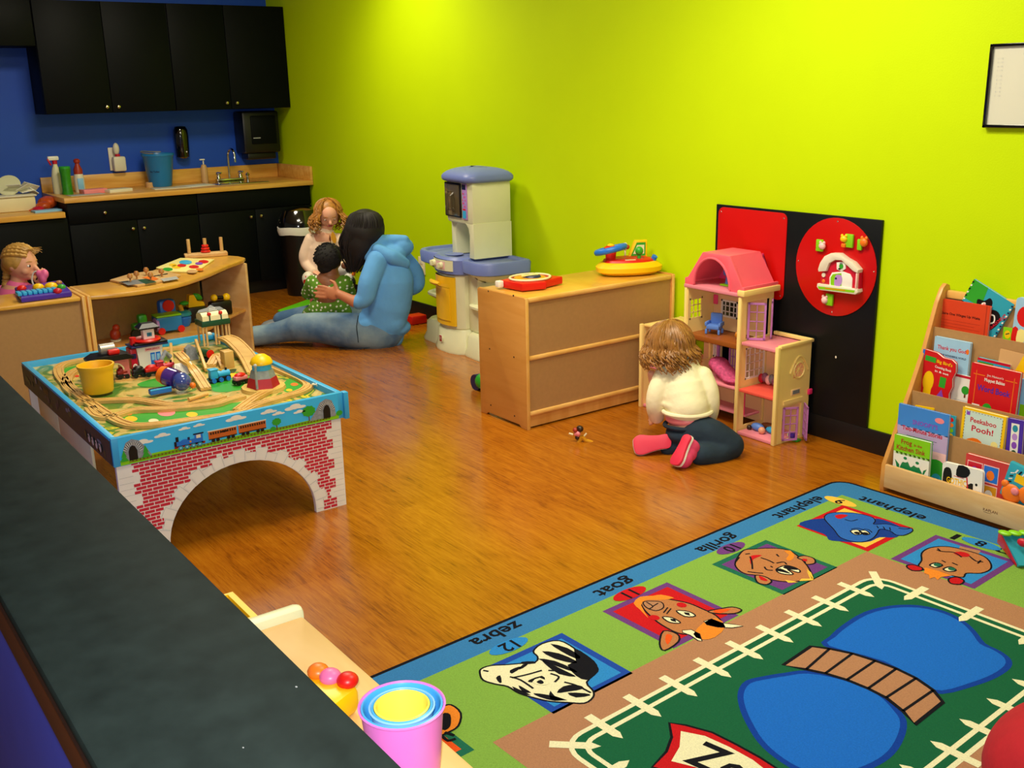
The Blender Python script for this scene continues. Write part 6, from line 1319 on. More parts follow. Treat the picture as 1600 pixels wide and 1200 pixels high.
def aT(A):
    A.text('Thank you God', .1, .78, .07, 'crimson', 1, width=.8, bold=True); A.text('FOR THE WONDERFUL WORLD', .08, .66, .035, 'navy', 1, width=.84, bold=True)
    A.poly([(0, 0), (0, .42), (.3, .5), (.45, .4), (.4, 0)], 'green', 0, smooth=2); A.oval(.25, .5, .16, .07, 'red', 1); A.oval(.42, .52, .08, .06, 'lime', 2); A.poly([(.7, 0), (.72, .25), (.9, .3), (1, .2), (1, 0)], 'lime', 0); A.oval(.82, .14, .1, .06, 'black', 1); A.line([(.5, .5), (.62, .58), (.72, .62)], .012, 'lightgrey', 1); A.oval(.94, .82, .04, .05, 'orange', 2)
book('pale blue thank you book standing behind the scalloped red book', (1461, 525), (1517, 536), .20, -.106, .012, 'bk_sky', aT, zmin=.254)
def aB(A):
    A.rect(0, 0, .06, 1, 'blue', 1); A.rect(.1, .8, .42, .9, 'green', 1); A.text("Big Bird's", .45, .82, .06, 'yellow', 2, width=.45, bold=True); A.text('Counting Book', .42, .72, .045, 'white', 2, width=.48, bold=True); A.text('in & out', .44, .64, .04, 'white', 2, width=.4, bold=True)
    A.oval(.3, .42, .16, .2, 'yellow', 1); A.rect(.2, 0, .42, .35, 'yellow', 0)
    A.rect(.62, .38, .8, .58, 'green', 1); A.oval(.72, .1, .12, .1, 'blue', 2); A.poly([(.55, .12), (.72, .34), (.86, .12)], 'violet', 1)
book('red board book with scalloped right edge and yellow drawing, second tier', (1443, 545), (1496, 561), .20, -.135, .014, 'bk_red', aB, zmin=.254, corners=[(0, 0), (.92, 0), (.98, .12), (.94, .3), (1.0, .45), (.96, .6), (1.02, .75), (.98, .9), (.85, .95), (.6, .94), (.4, 1.0), (0, 1)])
def aW(A):
    A.rect(0, .94, 1, 1, 'crimson', 0); A.oval(.62, .66, .18, .10, 'green', 1); A.rect(.58, .48, .66, .62, 'brown', 0)
    for i, m_ in enumerate(('crimson', 'brown', 'gold', 'teal')): A.oval(.2+.2*i, .14, .06, .03, m_, 1)
    for i in range(3): A.line([(.15, .4-.05*i), (.8, .4-.05*i)], .01, 'lightgrey', 1)
book('white book with a small green tree between two red books', (1490, 583), (1524, 591), .16, -.118, .008, 'white', aW, zmin=.254)
book('teal photo covered book peeking out behind the red word book', (1528, 558), (1579, 570), .19, -.110, .012, 'bk_teal', lambda A: (A.rect(0, .95, 1, 1, 'crimson', 0), A.rect(.05, .8, .5, .93, 'green', 0), A.rect(.5, .8, .95, .93, 'skyblue', 0)), zmin=.254)
book('beige book with a yellow corner at the right end of the second tier', (1563, 545), (1625, 560), .22, -.107, .006, 'tan', lambda A: (A.poly([(.45, .7), (.6, .98), (1, .98), (1, .7)], 'yellow', 1), A.rect(0, .55, 1, .6, 'gold', 0), A.rect(0, .3, 1, .54, 'paper', 0)), zmin=.254)
def aM(A):
    for a, c in (((.12, .12), (.12, .9)), ((.9, .12), (.9, .9)), ((.06, .84), (.3, .84)), ((.72, .84), (.96, .84))): A.line([a, c], .014, 'orange', 1)
    A.text("Jim Henson's", .34, .84, .035, 'white', 2, width=.34); A.text('Muppet Babies', .3, .76, .05, 'white', 2, width=.42, bold=True); A.text('Word Book', .17, .60, .09, 'toy_purple', 2, width=.68, bold=True)
    A.rect(.1, .22, .26, .38, 'white', 2); A.rect(.13, .26, .22, .33, 'tan', 3); A.oval(.42, .2, .2, .12, 'teal', 2); A.oval(.42, .34, .1, .09, 'green', 3); A.oval(.66, .16, .14, .12, 'orange', 3); A.oval(.6, .2, .14, .09, 'palepink', 2); A.poly([(.78, .1), (.92, .16), (.88, .3), (.76, .26)], 'white', 4); A.rect(.1, .02, .3, .18, 'offwhite', 4)
book('big red word book with orange ruled lines in the middle of the second tier', (1519, 566), (1595, 583), .24, -.150, .016, 'bk_red', aM, zmin=.254)
book('greyish blue book at the right edge of the photo beside the red word book', (1595, 592), (1625, 598), .18, -.125, .01, 'lightblue', lambda A: A.rect(.1, .1, .9, .5, 'lime', 0), zmin=.254)
# third tier
book('yellow book top just showing behind the pink and blue story book', (1430, 633), (1459, 638), .11, -.212, .006, 'yellow', None, zmin=.139)
book('narrow book with coloured balls right of the pink and blue story book', (1478, 648), (1493, 651), .10, -.214, .008, 'bk_teal', lambda A: [A.oval(.5, .85-.2*i, .35, .09, ('red', 'orange', 'lime', 'yellow')[i], 0) for i in range(4)], zmin=.139)
def aP(A):
    A.rect(.07, .05, .93, .95, 'bk_mint', 0)
    for i in range(12): A.line([(.09+i*.07, .93), (.12+i*.07, .93)], .012, 'brown', 1); A.line([(.07, .1+i*.07), (.07, .135+i*.07)], .012, 'black', 1); A.line([(.93, .1+i*.07), (.93, .135+i*.07)], .012, 'black', 1)
    A.text('Peekaboo', .2, .70, .11, 'crimson', 2, width=.6, bold=True); A.text('Pooh!', .25, .50, .13, 'crimson', 2, width=.5, bold=True); A.rect(.1, .84, .18, .92, 'violet', 2)
    A.poly([(.08, .05), (.1, .22), (.3, .34), (.5, .3), (.55, .05)], 'orange', 1, smooth=2); A.oval(.65, .14, .1, .1, 'salmon', 2); A.oval(.8, .3, .08, .08, 'paleyellow', 2)
mat('bk_mint', 'CCE4D8', .5)
book('yellow bordered peekaboo book in the third tier', (1505, 635), (1573, 652), .16, -.226, .014, 'yellow', aP, zmin=.139)
def aQ(A):
    A.rect(.25, .06, .75, .9, 'white', 0)
    for i, m_ in enumerate(('teal', 'lilac', 'violet', 'darkgreen')): A.oval(.5, .78-.2*i, .17, .085, m_, 1)
book('purple book with a strip of round pictures, right of the peekaboo book', (1575, 653), (1600, 658), .15, -.224, .012, 'toy_purple', aQ, zmin=.139)
# front tier
def aS(A):
    A.rect(0, .72, 1, 1, 'blue_soft', 0); A.rect(0, .5, 1, .73, 'bk_pinkblue', 0); A.rect(0, .3, 1, .5, 'palepink', 0); A.rect(0, 0, 1, .3, 'salmon', 0)
    A.text("SNOOPY'S", .3, .78, .055, 'violet', 3, width=.5, bold=True); A.text('Two-Minute Stories', .1, .68, .055, 'crimson', 3, width=.8, bold=True)
    A.line([(.2, .62), (.8, .62)], .004, 'black', 2); A.line([(.2, .59), (.75, .59)], .004, 'black', 2)
    A.oval(.82, .90, .09, .035, 'salmon', 2); A.poly([(.6, 0), (.62, .3), (.75, .4), (.95, .38), (.99, .2), (.95, 0)], 'green', 2, smooth=3); A.oval(.85, .15, .1, .08, 'bk_teal', 3)
mat('blue_soft', '3A86D8', .45)
book('tall story book in blue and pink at the left of the bottom tier', (1405, 630), (1484, 649), .30, -.268, .010, 'blue_soft', aS, zmin=.031)
def aF(A):
    A.rect(0, .55, 1, 1, 'lime', 0); A.rect(0, 0, 1, .6, 'paper', 0); A.text('Frog', .2, .82, .11, 'brickred', 3, width=.3, bold=True); A.text('in the', .56, .82, .06, 'brickred', 3, width=.22, bold=True); A.text('Kitchen Sink', .08, .66, .11, 'brickred', 3, width=.8, bold=True)
    A.poly([(.2, .1), (.25, .35), (.4, .42), (.5, .3), (.62, .38), (.75, .33), (.85, .1), (.5, .02)], 'darkgreen2', 1, smooth=3); A.oval(.32, .46, .11, .085, 'white', 2); A.oval(.68, .42, .11, .085, 'white', 2); A.oval(.34, .48, .05, .035, 'darkgreen2', 3); A.oval(.68, .44, .05, .035, 'darkgreen2', 3)
    A.poly([(.05, .4), (.12, .2), (.2, .05), (.18, .3)], 'darkgreen2', 2); A.poly([(.95, .35), (.85, .15), (.8, .05), (.86, .3)], 'darkgreen2', 2)
mat('darkgreen2', '0E8048', .4)
book('small frog book with green spine in front of the blue and pink story book', (1398, 678), (1454, 692), .16, -.300, .016, 'green', aF, zmin=.031)
def aG(A):
    A.poly([(.02, .35), (.05, .8), (.2, .85), (.25, .6), (.2, .35), (.1, .25)], 'black', 1, smooth=3); A.poly([(.35, .7), (.4, 1), (.62, 1), (.7, .85), (.6, .68), (.45, .66)], 'black', 1, smooth=2); A.poly([(.6, .3), (.66, .5), (.78, .55), (.75, .2)], 'black', 1, smooth=2)
    A.text('GOTHIC', .12, .42, .17, 'yellow', 3, width=.5, bold=True); A.line([(.3, .66), (.55, .64)], .015, 'crimson', 2); A.line([(.62, .7), (.66, .3)], .03, 'crimson', 2); A.oval(.86, .55, .03, .04, 'black', 2)
book('white board book with black cow patches in the bottom tier', (1473, 721), (1536, 736), .125, -.312, .014, 'white', aG, zmin=.031, rnd=.012)
def aR(A):
    for i, (u, v) in enumerate(((.05, .52), (.42, .52), (.05, .12), (.42, .12))):
        A.rect(u, v, u+.35, v+.36, 'palepink', 1); A.rect(u+.015, v+.02, u+.335, v+.34, ('crimson', 'blue', 'lilac', 'gold')[i], 2); A.oval(u+.17, v+.16, .09, .1, ('violet', 'orange', 'toy_purple', 'white')[i], 3)
mat('bk_dullred', 'CC3838', .5, var=.1)
book('worn red book with four square pictures behind the cow patch book', (1510, 708), (1579, 727), .18, -.285, .014, 'bk_dullred', aR, zmin=.031)
r2 = empty('cloth_book', (6.5, -.3, .035), 'teal cloth book with black and white striped edge and an orange bear, bottom tier', 'book')
a = at(1574, 730, 'y', -.31); b = MB().box((a.x+.06, -.305, a.z-.05), (.13, .02, .13), 'bk_teal', .006, ry=.2)
A = Art(b, plane_map((a.x-.005, -.3152, a.z-.12), (1, 0, -.2), (.2, 0, 1)))
A.rect(.02, .085, .13, .115, 'yellow', 0)
for i in range(9): A.poly([(.012+i*.013, .115), (.018+i*.013, .115), (.024+i*.013, .13), (.018+i*.013, .13)], 'black' if i % 2 else 'white', 1); A.line([(.0, .02+i*.011), (.012, .026+i*.011)], .004, 'black' if i % 2 else 'white', 1)
part(b, 'pages', r2)
b = MB().ell((a.x+.03, -.322, a.z-.085), (.035, .01, .035), 'orange').ell((a.x+.085, -.323, a.z-.075), (.032, .012, .032), 'orange').ell((a.x+.005, -.321, a.z-.055), (.014, .008, .014), 'orange').ell((a.x+.045, -.33, a.z-.07), (.014, .006, .014), 'salmon'); part(b, 'bear_patch', r2)
# cloth book lying at the rack foot
r2 = empty('cloth_toy_book', (6.66, -.50, .0095), 'red and teal cloth book with green tabs lying on the rug by the rack', 'book')
c0 = [at(1562, 832, 'z', .09), at(1590, 886, 'z', .012), at(1625, 885, 'z', .012), at(1625, 832, 'z', .09)]
def slab(P, n, th, m):
    n = V(n).normalized()*th; return MB().rings([[V(p) for p in P], [V(p)+n for p in P]], m)
nrm = (c0[1]-c0[0]).cross(c0[3]-c0[0])
part(slab(c0, nrm, .012, 'bk_teal'), 'page', r2)
part(slab([c0[0]+V((-.004, 0, .004)), c0[1]+V((-.004, 0, 0)), c0[1]+V((-.012, .015, 0)), c0[0]+V((-.03, .05, -.06))], (0, 0, 1), .008, 'red'), 'cover', r2)
for i in range(3): q = at(1570+i*16, 833, 'z', .10); part(MB().ell(q, (.022, .014, .008), 'lime'), 'tab', r2)
q = at(1598, 848, 'z', .085); part(MB().ell(q, (.018, .01, .014), 'crimson'), 'red_patch', r2)

# ---------------------------------------------------------------- right behind the partition
r = empty('foreground_shelf_unit', (7.1, -3.13, 0), 'maple shelf unit coloured with flash glow, right behind the black ledge, holding the nested cups', 'shelf')
wood('maple_flash_lit', 'E4B46C', 'F0C888', .4, (4, 14, 14))  # maple lightened so its colour carries the flash overexposure
part(MB().span(6.655, 7.9, -3.325, -2.957, .59, .61, 'maple_flash_lit', .006), 'top', r)
part(MB().span(6.622, 6.655, -3.325, -2.950, 0, .624, 'plastic_white', .012), 'side_panel', r); part(MB().span(7.9, 7.92, -3.325, -2.950, 0, .622, 'plastic_white', .009), 'side_panel', r)  # end panels coloured white to stand in for flash glow on them
part(MB().span(6.656, 7.899, -3.325, -3.315, .05, .59, 'hardboard'), 'back_panel', r)
for z in (.08, .32): part(MB().span(6.656, 7.899, -3.314, -2.965, z, z+.018, 'maple_flash_lit', .004), 'shelf_board', r)
r = empty('storage_bin', (6.5, -3.13, 0), 'yellow plastic bin edge showing behind the black ledge', 'bin')
qb = at(408, 964, 'z', .575)
b = MB(); b.rings([[V((qb.x-.068+a*w*.55, qb.y-.15+c*w2, z)) for a, c in ((-1, -1), (1, -1), (1, 1), (-1, 1))] for z, w, w2 in ((0, .09, .12), (.56, .105, .14), (.575, .112, .147), (.575, .10, .135), (.1, .088, .118))], 'yellow'); part(b, 'bin_body', r)
# nested cups
cx_, cy_ = 7.150, -3.040; z0 = .6105
def cup(label, rb, rt, z, h, mo, mi, nm='stacking_cup'):
    return solo(MB().lathe([(rb, 0), (rt-.003, h-.004), (rt, h-.002), (rt+.0005, h), (rt-.002, h+.001), (rt-.0035, h-.002), (rb-.003, .004), (.0005, .003)], mo, (cx_, cy_, z), 40), nm, label, 'cup', 'nested stacking cups behind the ledge')
mat('cup_pink', 'F080E0', .32); mat('cup_blue', '4AB0F0', .32); mat('cup_sky', '8CC8F8', .32); mat('cup_yellow', 'F4E458', .32)
cup('outer pink violet stacking cup of the nest behind the ledge', .046, .0575, z0, .108, 'cup_pink', None)
cup('blue stacking cup just inside the pink cup', .042, .0535, z0+.004, .103, 'cup_blue', None)
cup('light blue middle cup of the nest, inside the blue cup', .036, .0435, z0+.008, .098, 'cup_sky', None)
cup('second light blue cup around the innermost yellow cup', .033, .040, z0+.012, .094, 'cup_blue', None)
cup('innermost pale yellow stacking cup', .029, .0365, z0+.016, .091, 'cup_yellow', None)
# yellow popping toy
r = empty('pop_toy', (7.0, -3.1, z0), 'yellow toy with coloured round knobs beside the nested cups', 'toy')
k1 = at(543, 1063, 'z', .662); k2 = at(516, 1056, 'z', .662); 
p0_, p1_ = at(490, 1044, 'z', .656), at(563, 1068, 'z', .656); dx_ = (p1_-p0_); L_ = dx_.length; dx_.normalize(); dy_ = V((dx_.y, -dx_.x, 0))
M_ = frame(dx_, -dy_, (0, 0, 1), p0_+dy_*.036); M_.translation.z = .633
part(MB().box((L_/2, 0, 0), (L_, .072, .044), 'yellow', .012, M=M_), 'base', r)
for (u, v), m_ in (((497, 1049), 'orange'), ((516, 1057), 'pink'), ((543, 1063), 'red')):
    p = at(u, v, 'z', .660); part(MB().ell(p, (.0165, .0165, .012), m_, 18), 'knob', r)
# red beanbag at the right edge
mat('red_cloth', 'B80C20', .85, var=.08, vs_=20, bump=.3, bs=60)
o = blob([('e', (7.47, -1.70, .166), (.20, .20, .155)), ('e', (7.49, -1.66, .29), (.15, .16, .13))], 'beanbag', 'red_cloth', None, .015, 6)
tag(o, 'dark red cloth beanbag at the right edge of the rug', 'beanbag')

# ================================================================ people
mat('skin_fair', 'E8A888', .5, var=.04, vs_=14); mat('skin_warm', 'C8805A', .5, var=.05, vs_=14); mat('skin_brown', '8A5434', .5, var=.05)
mat('hair_dark', '120A08', .68, var=.3, vs_=40); mat('hair_black', '0C0807', .8, var=.3, vs_=60, bump=.6, bs=120); mat('hair_auburn', 'A8702C', .45, var=.3, vs_=50); mat('hair_honey', '9A6A30', .42, var=.35, vs_=30); mat('hair_blond', 'C09448', .45, var=.25, vs_=40)
mat('hoodie_blue', '64AAEC', .9, var=.05, vs_=14, bump=1, bs=16); mat('hoodie_seam', '3C7AC0', .9)
mat('cream_knit', 'F6EEC4', .9, var=.04, vs_=8, bump=.9, bs=22); mat('pink_fleece', 'EED0B4', .9, var=.06, vs_=10, bump=.3, bs=40); mat('lip', 'B04048', .4); mat('eye_dark', '1A100C', .2); mat('eye_white', 'EDE8E0', .3)
def denim(name, h1, h2):
    m = bpy.data.materials.new(name); m.use_nodes = True; nt = m.node_tree; b = nt.nodes['Principled BSDF']; b.inputs['Roughness'].default_value = .9
    tc = nt.nodes.new('ShaderNodeTexCoord'); n = nt.nodes.new('ShaderNodeTexNoise'); n.inputs['Scale'].default_value = 5; n.inputs['Detail'].default_value = 5
    cr = nt.nodes.new('ShaderNodeValToRGB'); cr.color_ramp.elements[0].color = rgb(h1); cr.color_ramp.elements[0].position = .35; cr.color_ramp.elements[1].color = rgb(h2); cr.color_ramp.elements[1].position = .7
    n2 = nt.nodes.new('ShaderNodeTexNoise'); n2.inputs['Scale'].default_value = 26; bu = nt.nodes.new('ShaderNodeBump'); bu.inputs['Strength'].default_value = .5; bu.inputs['Distance'].default_value = .006
    nt.links.new(tc.outputs['Object'], n.inputs['Vector']); nt.links.new(n.outputs['Fac'], cr.inputs[0]); nt.links.new(cr.outputs[0], b.inputs['Base Color'])
    nt.links.new(tc.outputs['Object'], n2.inputs['Vector']); nt.links.new(n2.outputs['Fac'], bu.inputs['Height']); nt.links.new(bu.outputs[0], b.inputs['Normal']); MATS[name] = m
denim('denim_faded', '42648C', '8CA4B0'); denim('denim_dark', '10202E', '22384A')
def dotted():
    m = bpy.data.materials.new('green_dots'); m.use_nodes = True; nt = m.node_tree; b = nt.nodes['Principled BSDF']; b.inputs['Roughness'].default_value = .9
    tc = nt.nodes.new('ShaderNodeTexCoord'); sp_ = nt.nodes.new('ShaderNodeSeparateXYZ'); nt.links.new(tc.outputs['Object'], sp_.inputs[0])
    m1 = nt.nodes.new('ShaderNodeMath'); m1.operation = 'MULTIPLY'; m1.inputs[1].default_value = .5878; nt.links.new(sp_.outputs[0], m1.inputs[0])
    m2 = nt.nodes.new('ShaderNodeMath'); m2.operation = 'MULTIPLY_ADD'; m2.inputs[1].default_value = .809; nt.links.new(sp_.outputs[1], m2.inputs[0]); nt.links.new(m1.outputs[0], m2.inputs[2])
    cb_ = nt.nodes.new('ShaderNodeCombineXYZ'); nt.links.new(m2.outputs[0], cb_.inputs[0]); nt.links.new(sp_.outputs[2], cb_.inputs[1])
    vo = nt.nodes.new('ShaderNodeTexVoronoi'); vo.voronoi_dimensions = '2D'; vo.inputs['Scale'].default_value = 34; vo.inputs['Randomness'].default_value = .6
    cr = nt.nodes.new('ShaderNodeValToRGB'); cr.color_ramp.interpolation = 'CONSTANT'; cr.color_ramp.elements[0].color = rgb('E8EAD0'); cr.color_ramp.elements[1].position = .2; cr.color_ramp.elements[1].color = rgb('5E8E1E')
    nt.links.new(cb_.outputs[0], vo.inputs['Vector']); nt.links.new(vo.outputs['Distance'], cr.inputs[0]); nt.links.new(cr.outputs[0], b.inputs['Base Color']); MATS['green_dots'] = m
dotted()

def basis3(fwd, up):
    f = V(fwd).normalized(); s = f.cross(V(up)).normalized(); u = s.cross(f); return s, f, u
def head_caps(c, R, fwd, up=(0, 0, 1)):
    """skull, jaw, nose, ears of a head about 2R wide"""
    s, f, u = basis3(fwd, up); M = Matrix((s, f, u)).transposed()
    P = lambda a, b, d: c+s*a*R+f*b*R+u*d*R
    return [('e', c, (R*.95, R*1.12, R*1.12), M), ('e', P(0, .32, -.55), (R*.68, R*.72, R*.62), M), ('c', P(0, 1.02, .02), P(0, 1.26, -.24), R*.11, R*.17),
            ('e', P(.95, -.05, -.12), (R*.12, R*.22, R*.3), M), ('e', P(-.95, -.05, -.12), (R*.12, R*.22, R*.3), M), ('e', P(.44, .68, -.40), (R*.32, R*.30, R*.30), M), ('e', P(-.44, .68, -.40), (R*.32, R*.30, R*.30), M),
            ('e', P(0, .92, -.92), (R*.3, R*.22, R*.2), M), ('e', P(0, 1.03, -.56), (R*.3, R*.14, R*.14), M)]
def face_parts(root, c, R, fwd, up=(0, 0, 1), brow='hair_auburn', closed=False):
    s, f, u = basis3(fwd, up); M = Matrix((s, f, u)).transposed(); P = lambda a, b, d: c+s*a*R+f*b*R+u*d*R
    for q in (-1, 1):
        e = part(MB().ell(P(.36*q, .93, 0), (R*.19, R*.1, R*(.07 if closed else .12)), 'eye_white', rot=M), 'eye', root); part(MB().ell(P(.36*q, 1.0, -.01), (R*.09, R*.05, R*(.05 if closed else .1)), 'eye_dark', rot=M), 'iris', e)
        part(MB().tube([P(.18*q, 1.04, .26), P(.38*q, 1.01, .32), P(.56*q, .88, .26)], R*.035, brow, 6), 'eyebrow', root)
    part(MB().ell(P(0, 1.12, -.58), (R*.26, R*.08, R*.07), 'lip', rot=M).ell(P(0, 1.11, -.49), (R*.2, R*.07, R*.045), 'lip', rot=M), 'lips', root)
def hand_caps(w, d, n, k=1.0, curl=.35, thumb=1):
    """palm and five fingers; w wrist, d finger direction, n palm normal"""
    s, f, u = basis3(d, n)            # s across the palm
    M = Matrix((s, f, u)).transposed(); o = [('e', w+f*.042*k, (.036*k, .046*k, .015*k), M)]
    for i, (a, L) in enumerate(((-.027, .062), (-.009, .074), (.010, .070), (.027, .054))):
        b0 = w+f*.078*k+s*a*k; b1 = b0+(f+s*a*4-u*curl*.5).normalized()*L*.45*k; b2 = b1+(f-u*curl*1.4).normalized()*L*.5*k
        o += [('c', b0, b1, .0088*k, .0078*k), ('c', b1, b2, .0078*k, .0065*k)]
    t0 = w+f*.02*k-s*.026*k*thumb; t1 = t0+(f*.5-s*.9*thumb).normalized()*.036*k; t2 = t1+(f*.9-s*.3*thumb).normalized()*.028*k
    return o+[('c', t0, t1, .012*k, .0095*k), ('c', t1, t2, .0095*k, .0075*k)]
def strands(c, rad, fwd, L, n, m, curl=0., gap=55, r_=.0055, seed=1, drift=(0, 0, 0), up=(0, 0, 1), bias=0, mb=None, freq=3, spread=.35, endz=.5):
    rnd = random.Random(seed); s, f, u = basis3(fwd, up); mb = mb or MB(); drift = V(drift)
    for i in range(n):
        th = radians(rnd.uniform(gap, 360-gap)); ph = radians(rnd.uniform(15, 88)); pts = []; k = 1.02+rnd.uniform(0, .08)
        for j in range(5):
            p = ph*(1-j/4.0)
            pts.append(c+(f*cos(th)*rad[1]+s*sin(th)*rad[0])*cos(p)*k+u*sin(p)*rad[2]*k)
        out = (f*cos(th)+s*sin(th)); l = L*rnd.uniform(.5, 1.12); a0 = rnd.uniform(0, 6.28)
        for j in range(1, 7):
            t = j/6; q = pts[4]+out*spread*rad[0]*math.sin(t*2.4)*.6-V((0, 0, 1))*l*t*1.0+drift*t
            q += (s*cos(a0+t*freq*3)+f*sin(a0+t*freq*3))*curl*t
            pts.append(q)
        if curl:
            for j in range(1, 5): pts[j] += (s*cos(a0+j)+f*sin(a0+j))*curl*.3
        P = crom(pts, 2, False); N = len(P); mb.tube(P, [r_*(1-.55*(a/(N-1))) for a in range(N)], m, 5)
    return mb

# ---------------------------------------------------------------- woman sitting on the floor
WA = (2.72, -.62)
W = lambda u, v, b=0.: bp(u, v, WA, b)
r = empty('person', (2.74, -.64, 0), 'dark haired woman in blue hoodie and jeans sitting on the floor, holding a baby', 'person')
hc = W(569, 360, .04); wf = (NA*-.75+NB*.55+V((0, 0, -.45)))
caps = head_caps(hc, .084, wf)+[('c', hc-V((0, 0, .05)), W(596, 402, .03), .042, .045), ('c', W(600, 412), W(600, 505), .09, .10), ('c', W(600, 510), W(470, 514, .0), .07, .055), ('c', W(470, 514), W(405, 527), .05, .03), ('c', W(598, 505, .12), W(505, 490, .2), .07, .05), ('c', W(505, 490, .2), W(435, 505, .28), .05, .03),
        ('c', W(590, 405, -.1), W(568, 466, -.15), .04, .04), ('c', W(568, 466, -.15), W(553, 471, -.17), .037, .034), ('c', W(553, 471, -.17), W(531, 460, -.15), .034, .026),
        ('c', W(625, 405, .13), W(650, 437, .22), .045, .04)]
wr = W(531, 460, -.145); hd = (W(497, 455, -.10)-wr)
caps += hand_caps(wr, hd, -NB+V((0, 0, .15)), 1.12, -.15, -1)
blob(caps, 'body', 'skin_warm', r, .0065, 3)
face_parts(r, hc, .084, wf, brow='hair_dark')
o = blob([('t', [W(597, 512), W(604, 475), W(609, 437, .0), W(603, 408)], [.128, .150, .145, .10]), ('e', W(575, 505, -.03), (.10, .11, .07)), ('t', [W(590, 407, -.09), W(577, 440, -.15), W(571, 464, -.165), W(561, 472, -.17)], [.066, .062, .056, .045]),
          ('t', [W(628, 405, .12), W(647, 425, .18), W(651, 444, .2), W(640, 452, .22)], [.066, .056, .05, .045]), ('e', W(610, 512, 0.02), (.12, .13, .06)), ('c', W(606, 500, -.02), W(612, 526, -.0), .115, .075)], 'hoodie', 'hoodie_blue', r, .008, 6)
o = blob([('e', W(608, 395, .02), (.115, .11, .066)), ('t', [W(578, 400, -.04), W(584, 388, -.03), W(598, 378, -.01)], [.04, .045, .045]), ('e', W(628, 386, .03), (.062, .075, .058)), ('t', [W(590, 390, -.08), W(612, 402, -.09), W(632, 412, -.03)], [.035, .045, .035]), ('t', [W(585, 385, .0), W(600, 377, .0), W(632, 375, .02)], [.03, .04, .03])], 'hood', 'hoodie_blue', o, .007, 5)
o = blob([('e', W(597, 520, .0), (.13, .14, .115)), ('t', [W(590, 520, -.03), W(540, 516, -.04), W(500, 512, -.02), W(467, 512, .0)], [.118, .108, .094, .086]), ('t', [W(467, 512, .0), W(445, 517, .02), W(420, 522, .02), W(398, 525, .02)], [.086, .07, .062, .062]),
          ('t', [W(595, 508, .1), W(550, 500, .18), W(505, 491, .22)], [.11, .095, .08]), ('t', [W(505, 491, .22), W(470, 496, .26), W(440, 500, .3)], [.08, .068, .055])], 'jeans', 'denim_faded', r, .008, 5)
b = MB().tube([W(560, 493, -.15), W(557, 510, -.165), W(560, 535, -.14)], .003, 'denim_dark', 6); b.tube([W(585, 541, -.12), W(560, 546, -.12), W(530, 545, -.11)], .0025, 'denim_dark', 6); part(b, 'seam', o)
for q in (W(392, 530, .02), W(428, 505, .3)): part(MB().ell(q+V((0, 0, -.01)), (.06, .09, .035), 'grey'), 'shoe', r)
o = blob([('e', W(571, 357, .02), (.108, .118, .118)), ('t', [W(569, 362, .02), W(562, 385, .0), W(556, 403, .0), W(552, 418, .0)], [.122, .098, .066, .03]), ('e', W(560, 380, .02), (.09, .09, .10))], 'hair', 'hair_dark', r, .008, 4)
mb = MB(); rnd = random.Random(4)
for i in range(130):
    a = rnd.uniform(0, 2*pi); k = rnd.uniform(.3, 1); top = W(571, 352, .02)+V((0, 0, .085))
    p1 = W(570, 356, .02)+(NA*cos(a)+NB*sin(a))*.112+V((0, 0, .02)); end = W(554+14*cos(a)*k, 413+rnd.uniform(-14, 14), .02+.06*sin(a)); 
    p2 = p1*.45+end*.55+NA*.045*cos(a)+NB*.02*sin(a)
    P = crom([top+(NA*cos(a)+NB*sin(a))*.02, (top+p1)/2+(NA*cos(a)+NB*sin(a))*.025+V((0, 0, .022)), p1, p2, end], 3, False); mb.tube(P, [.006-.0035*j/(len(P)-1) for j in range(len(P))], 'hair_dark', 5)
part(mb, 'hair_strands', o)

# ---------------------------------------------------------------- baby in her lap
r = empty('person', (*W(513, 495, .08)[:2], .09), 'baby with black curly hair and green dotted suit on the woman\'s lap', 'person')
bc = W(513, 405, .10)
caps = head_caps(bc, .072, (NB*.9+NA*.45+V((0, 0, -.1))))+[('c', bc, W(516, 436, .10), .045, .06), ('c', W(514, 445, .1), W(514, 480, .1), .09, .09), ('c', W(500, 485, .1), W(488, 492, .22), .05, .04), ('c', W(530, 485, .1), W(520, 492, .24), .05, .04), ('c', W(488, 440, .12), W(480, 462, .2), .03, .025), ('c', W(540, 440, .12), W(546, 455, .24), .03, .025), ('e', W(538, 415, .07), (.02, .02, .022))]
wr = W(480, 462, .2); caps += hand_caps(wr, NB+V((0, 0, -.2)), V((0, 0, 1)), .55)
wr = W(546, 455, .24); caps += hand_caps(wr, NB, V((0, 0, 1)), .55, thumb=-1)
blob(caps, 'body', 'skin_brown', r, .005, 3)
MM = Matrix((NA, NB, V((0, 0, 1)))).transposed()
o = blob([('e', W(514, 452, .09), (.125, .085, .095), MM), ('e', W(514, 482, .09), (.128, .10, .085), MM), ('c', W(490, 442, .1), W(481, 458, .16), .05, .042), ('c', W(538, 442, .1), W(546, 458, .18), .05, .042), ('c', W(495, 488, .1), W(480, 494, .26), .06, .05), ('c', W(535, 488, .1), W(525, 494, .28), .06, .05)], 'romper', 'green_dots', r, .006, 4)
part(MB().tube([W(514, 430, .10)+(NA*cos(t)*.055+NB*sin(t)*.052) for t in [2*pi*i/20 for i in range(20)]], .008, 'can_green', 6, True), 'collar', o)
o = blob([('e', bc+V((0, 0, .012))-NB*.008, (.082, .084, .082)), ('e', W(509, 418, .085), (.055, .05, .04))], 'hair', 'hair_black', r, .005, 3)
mb = MB(); rnd = random.Random(9)
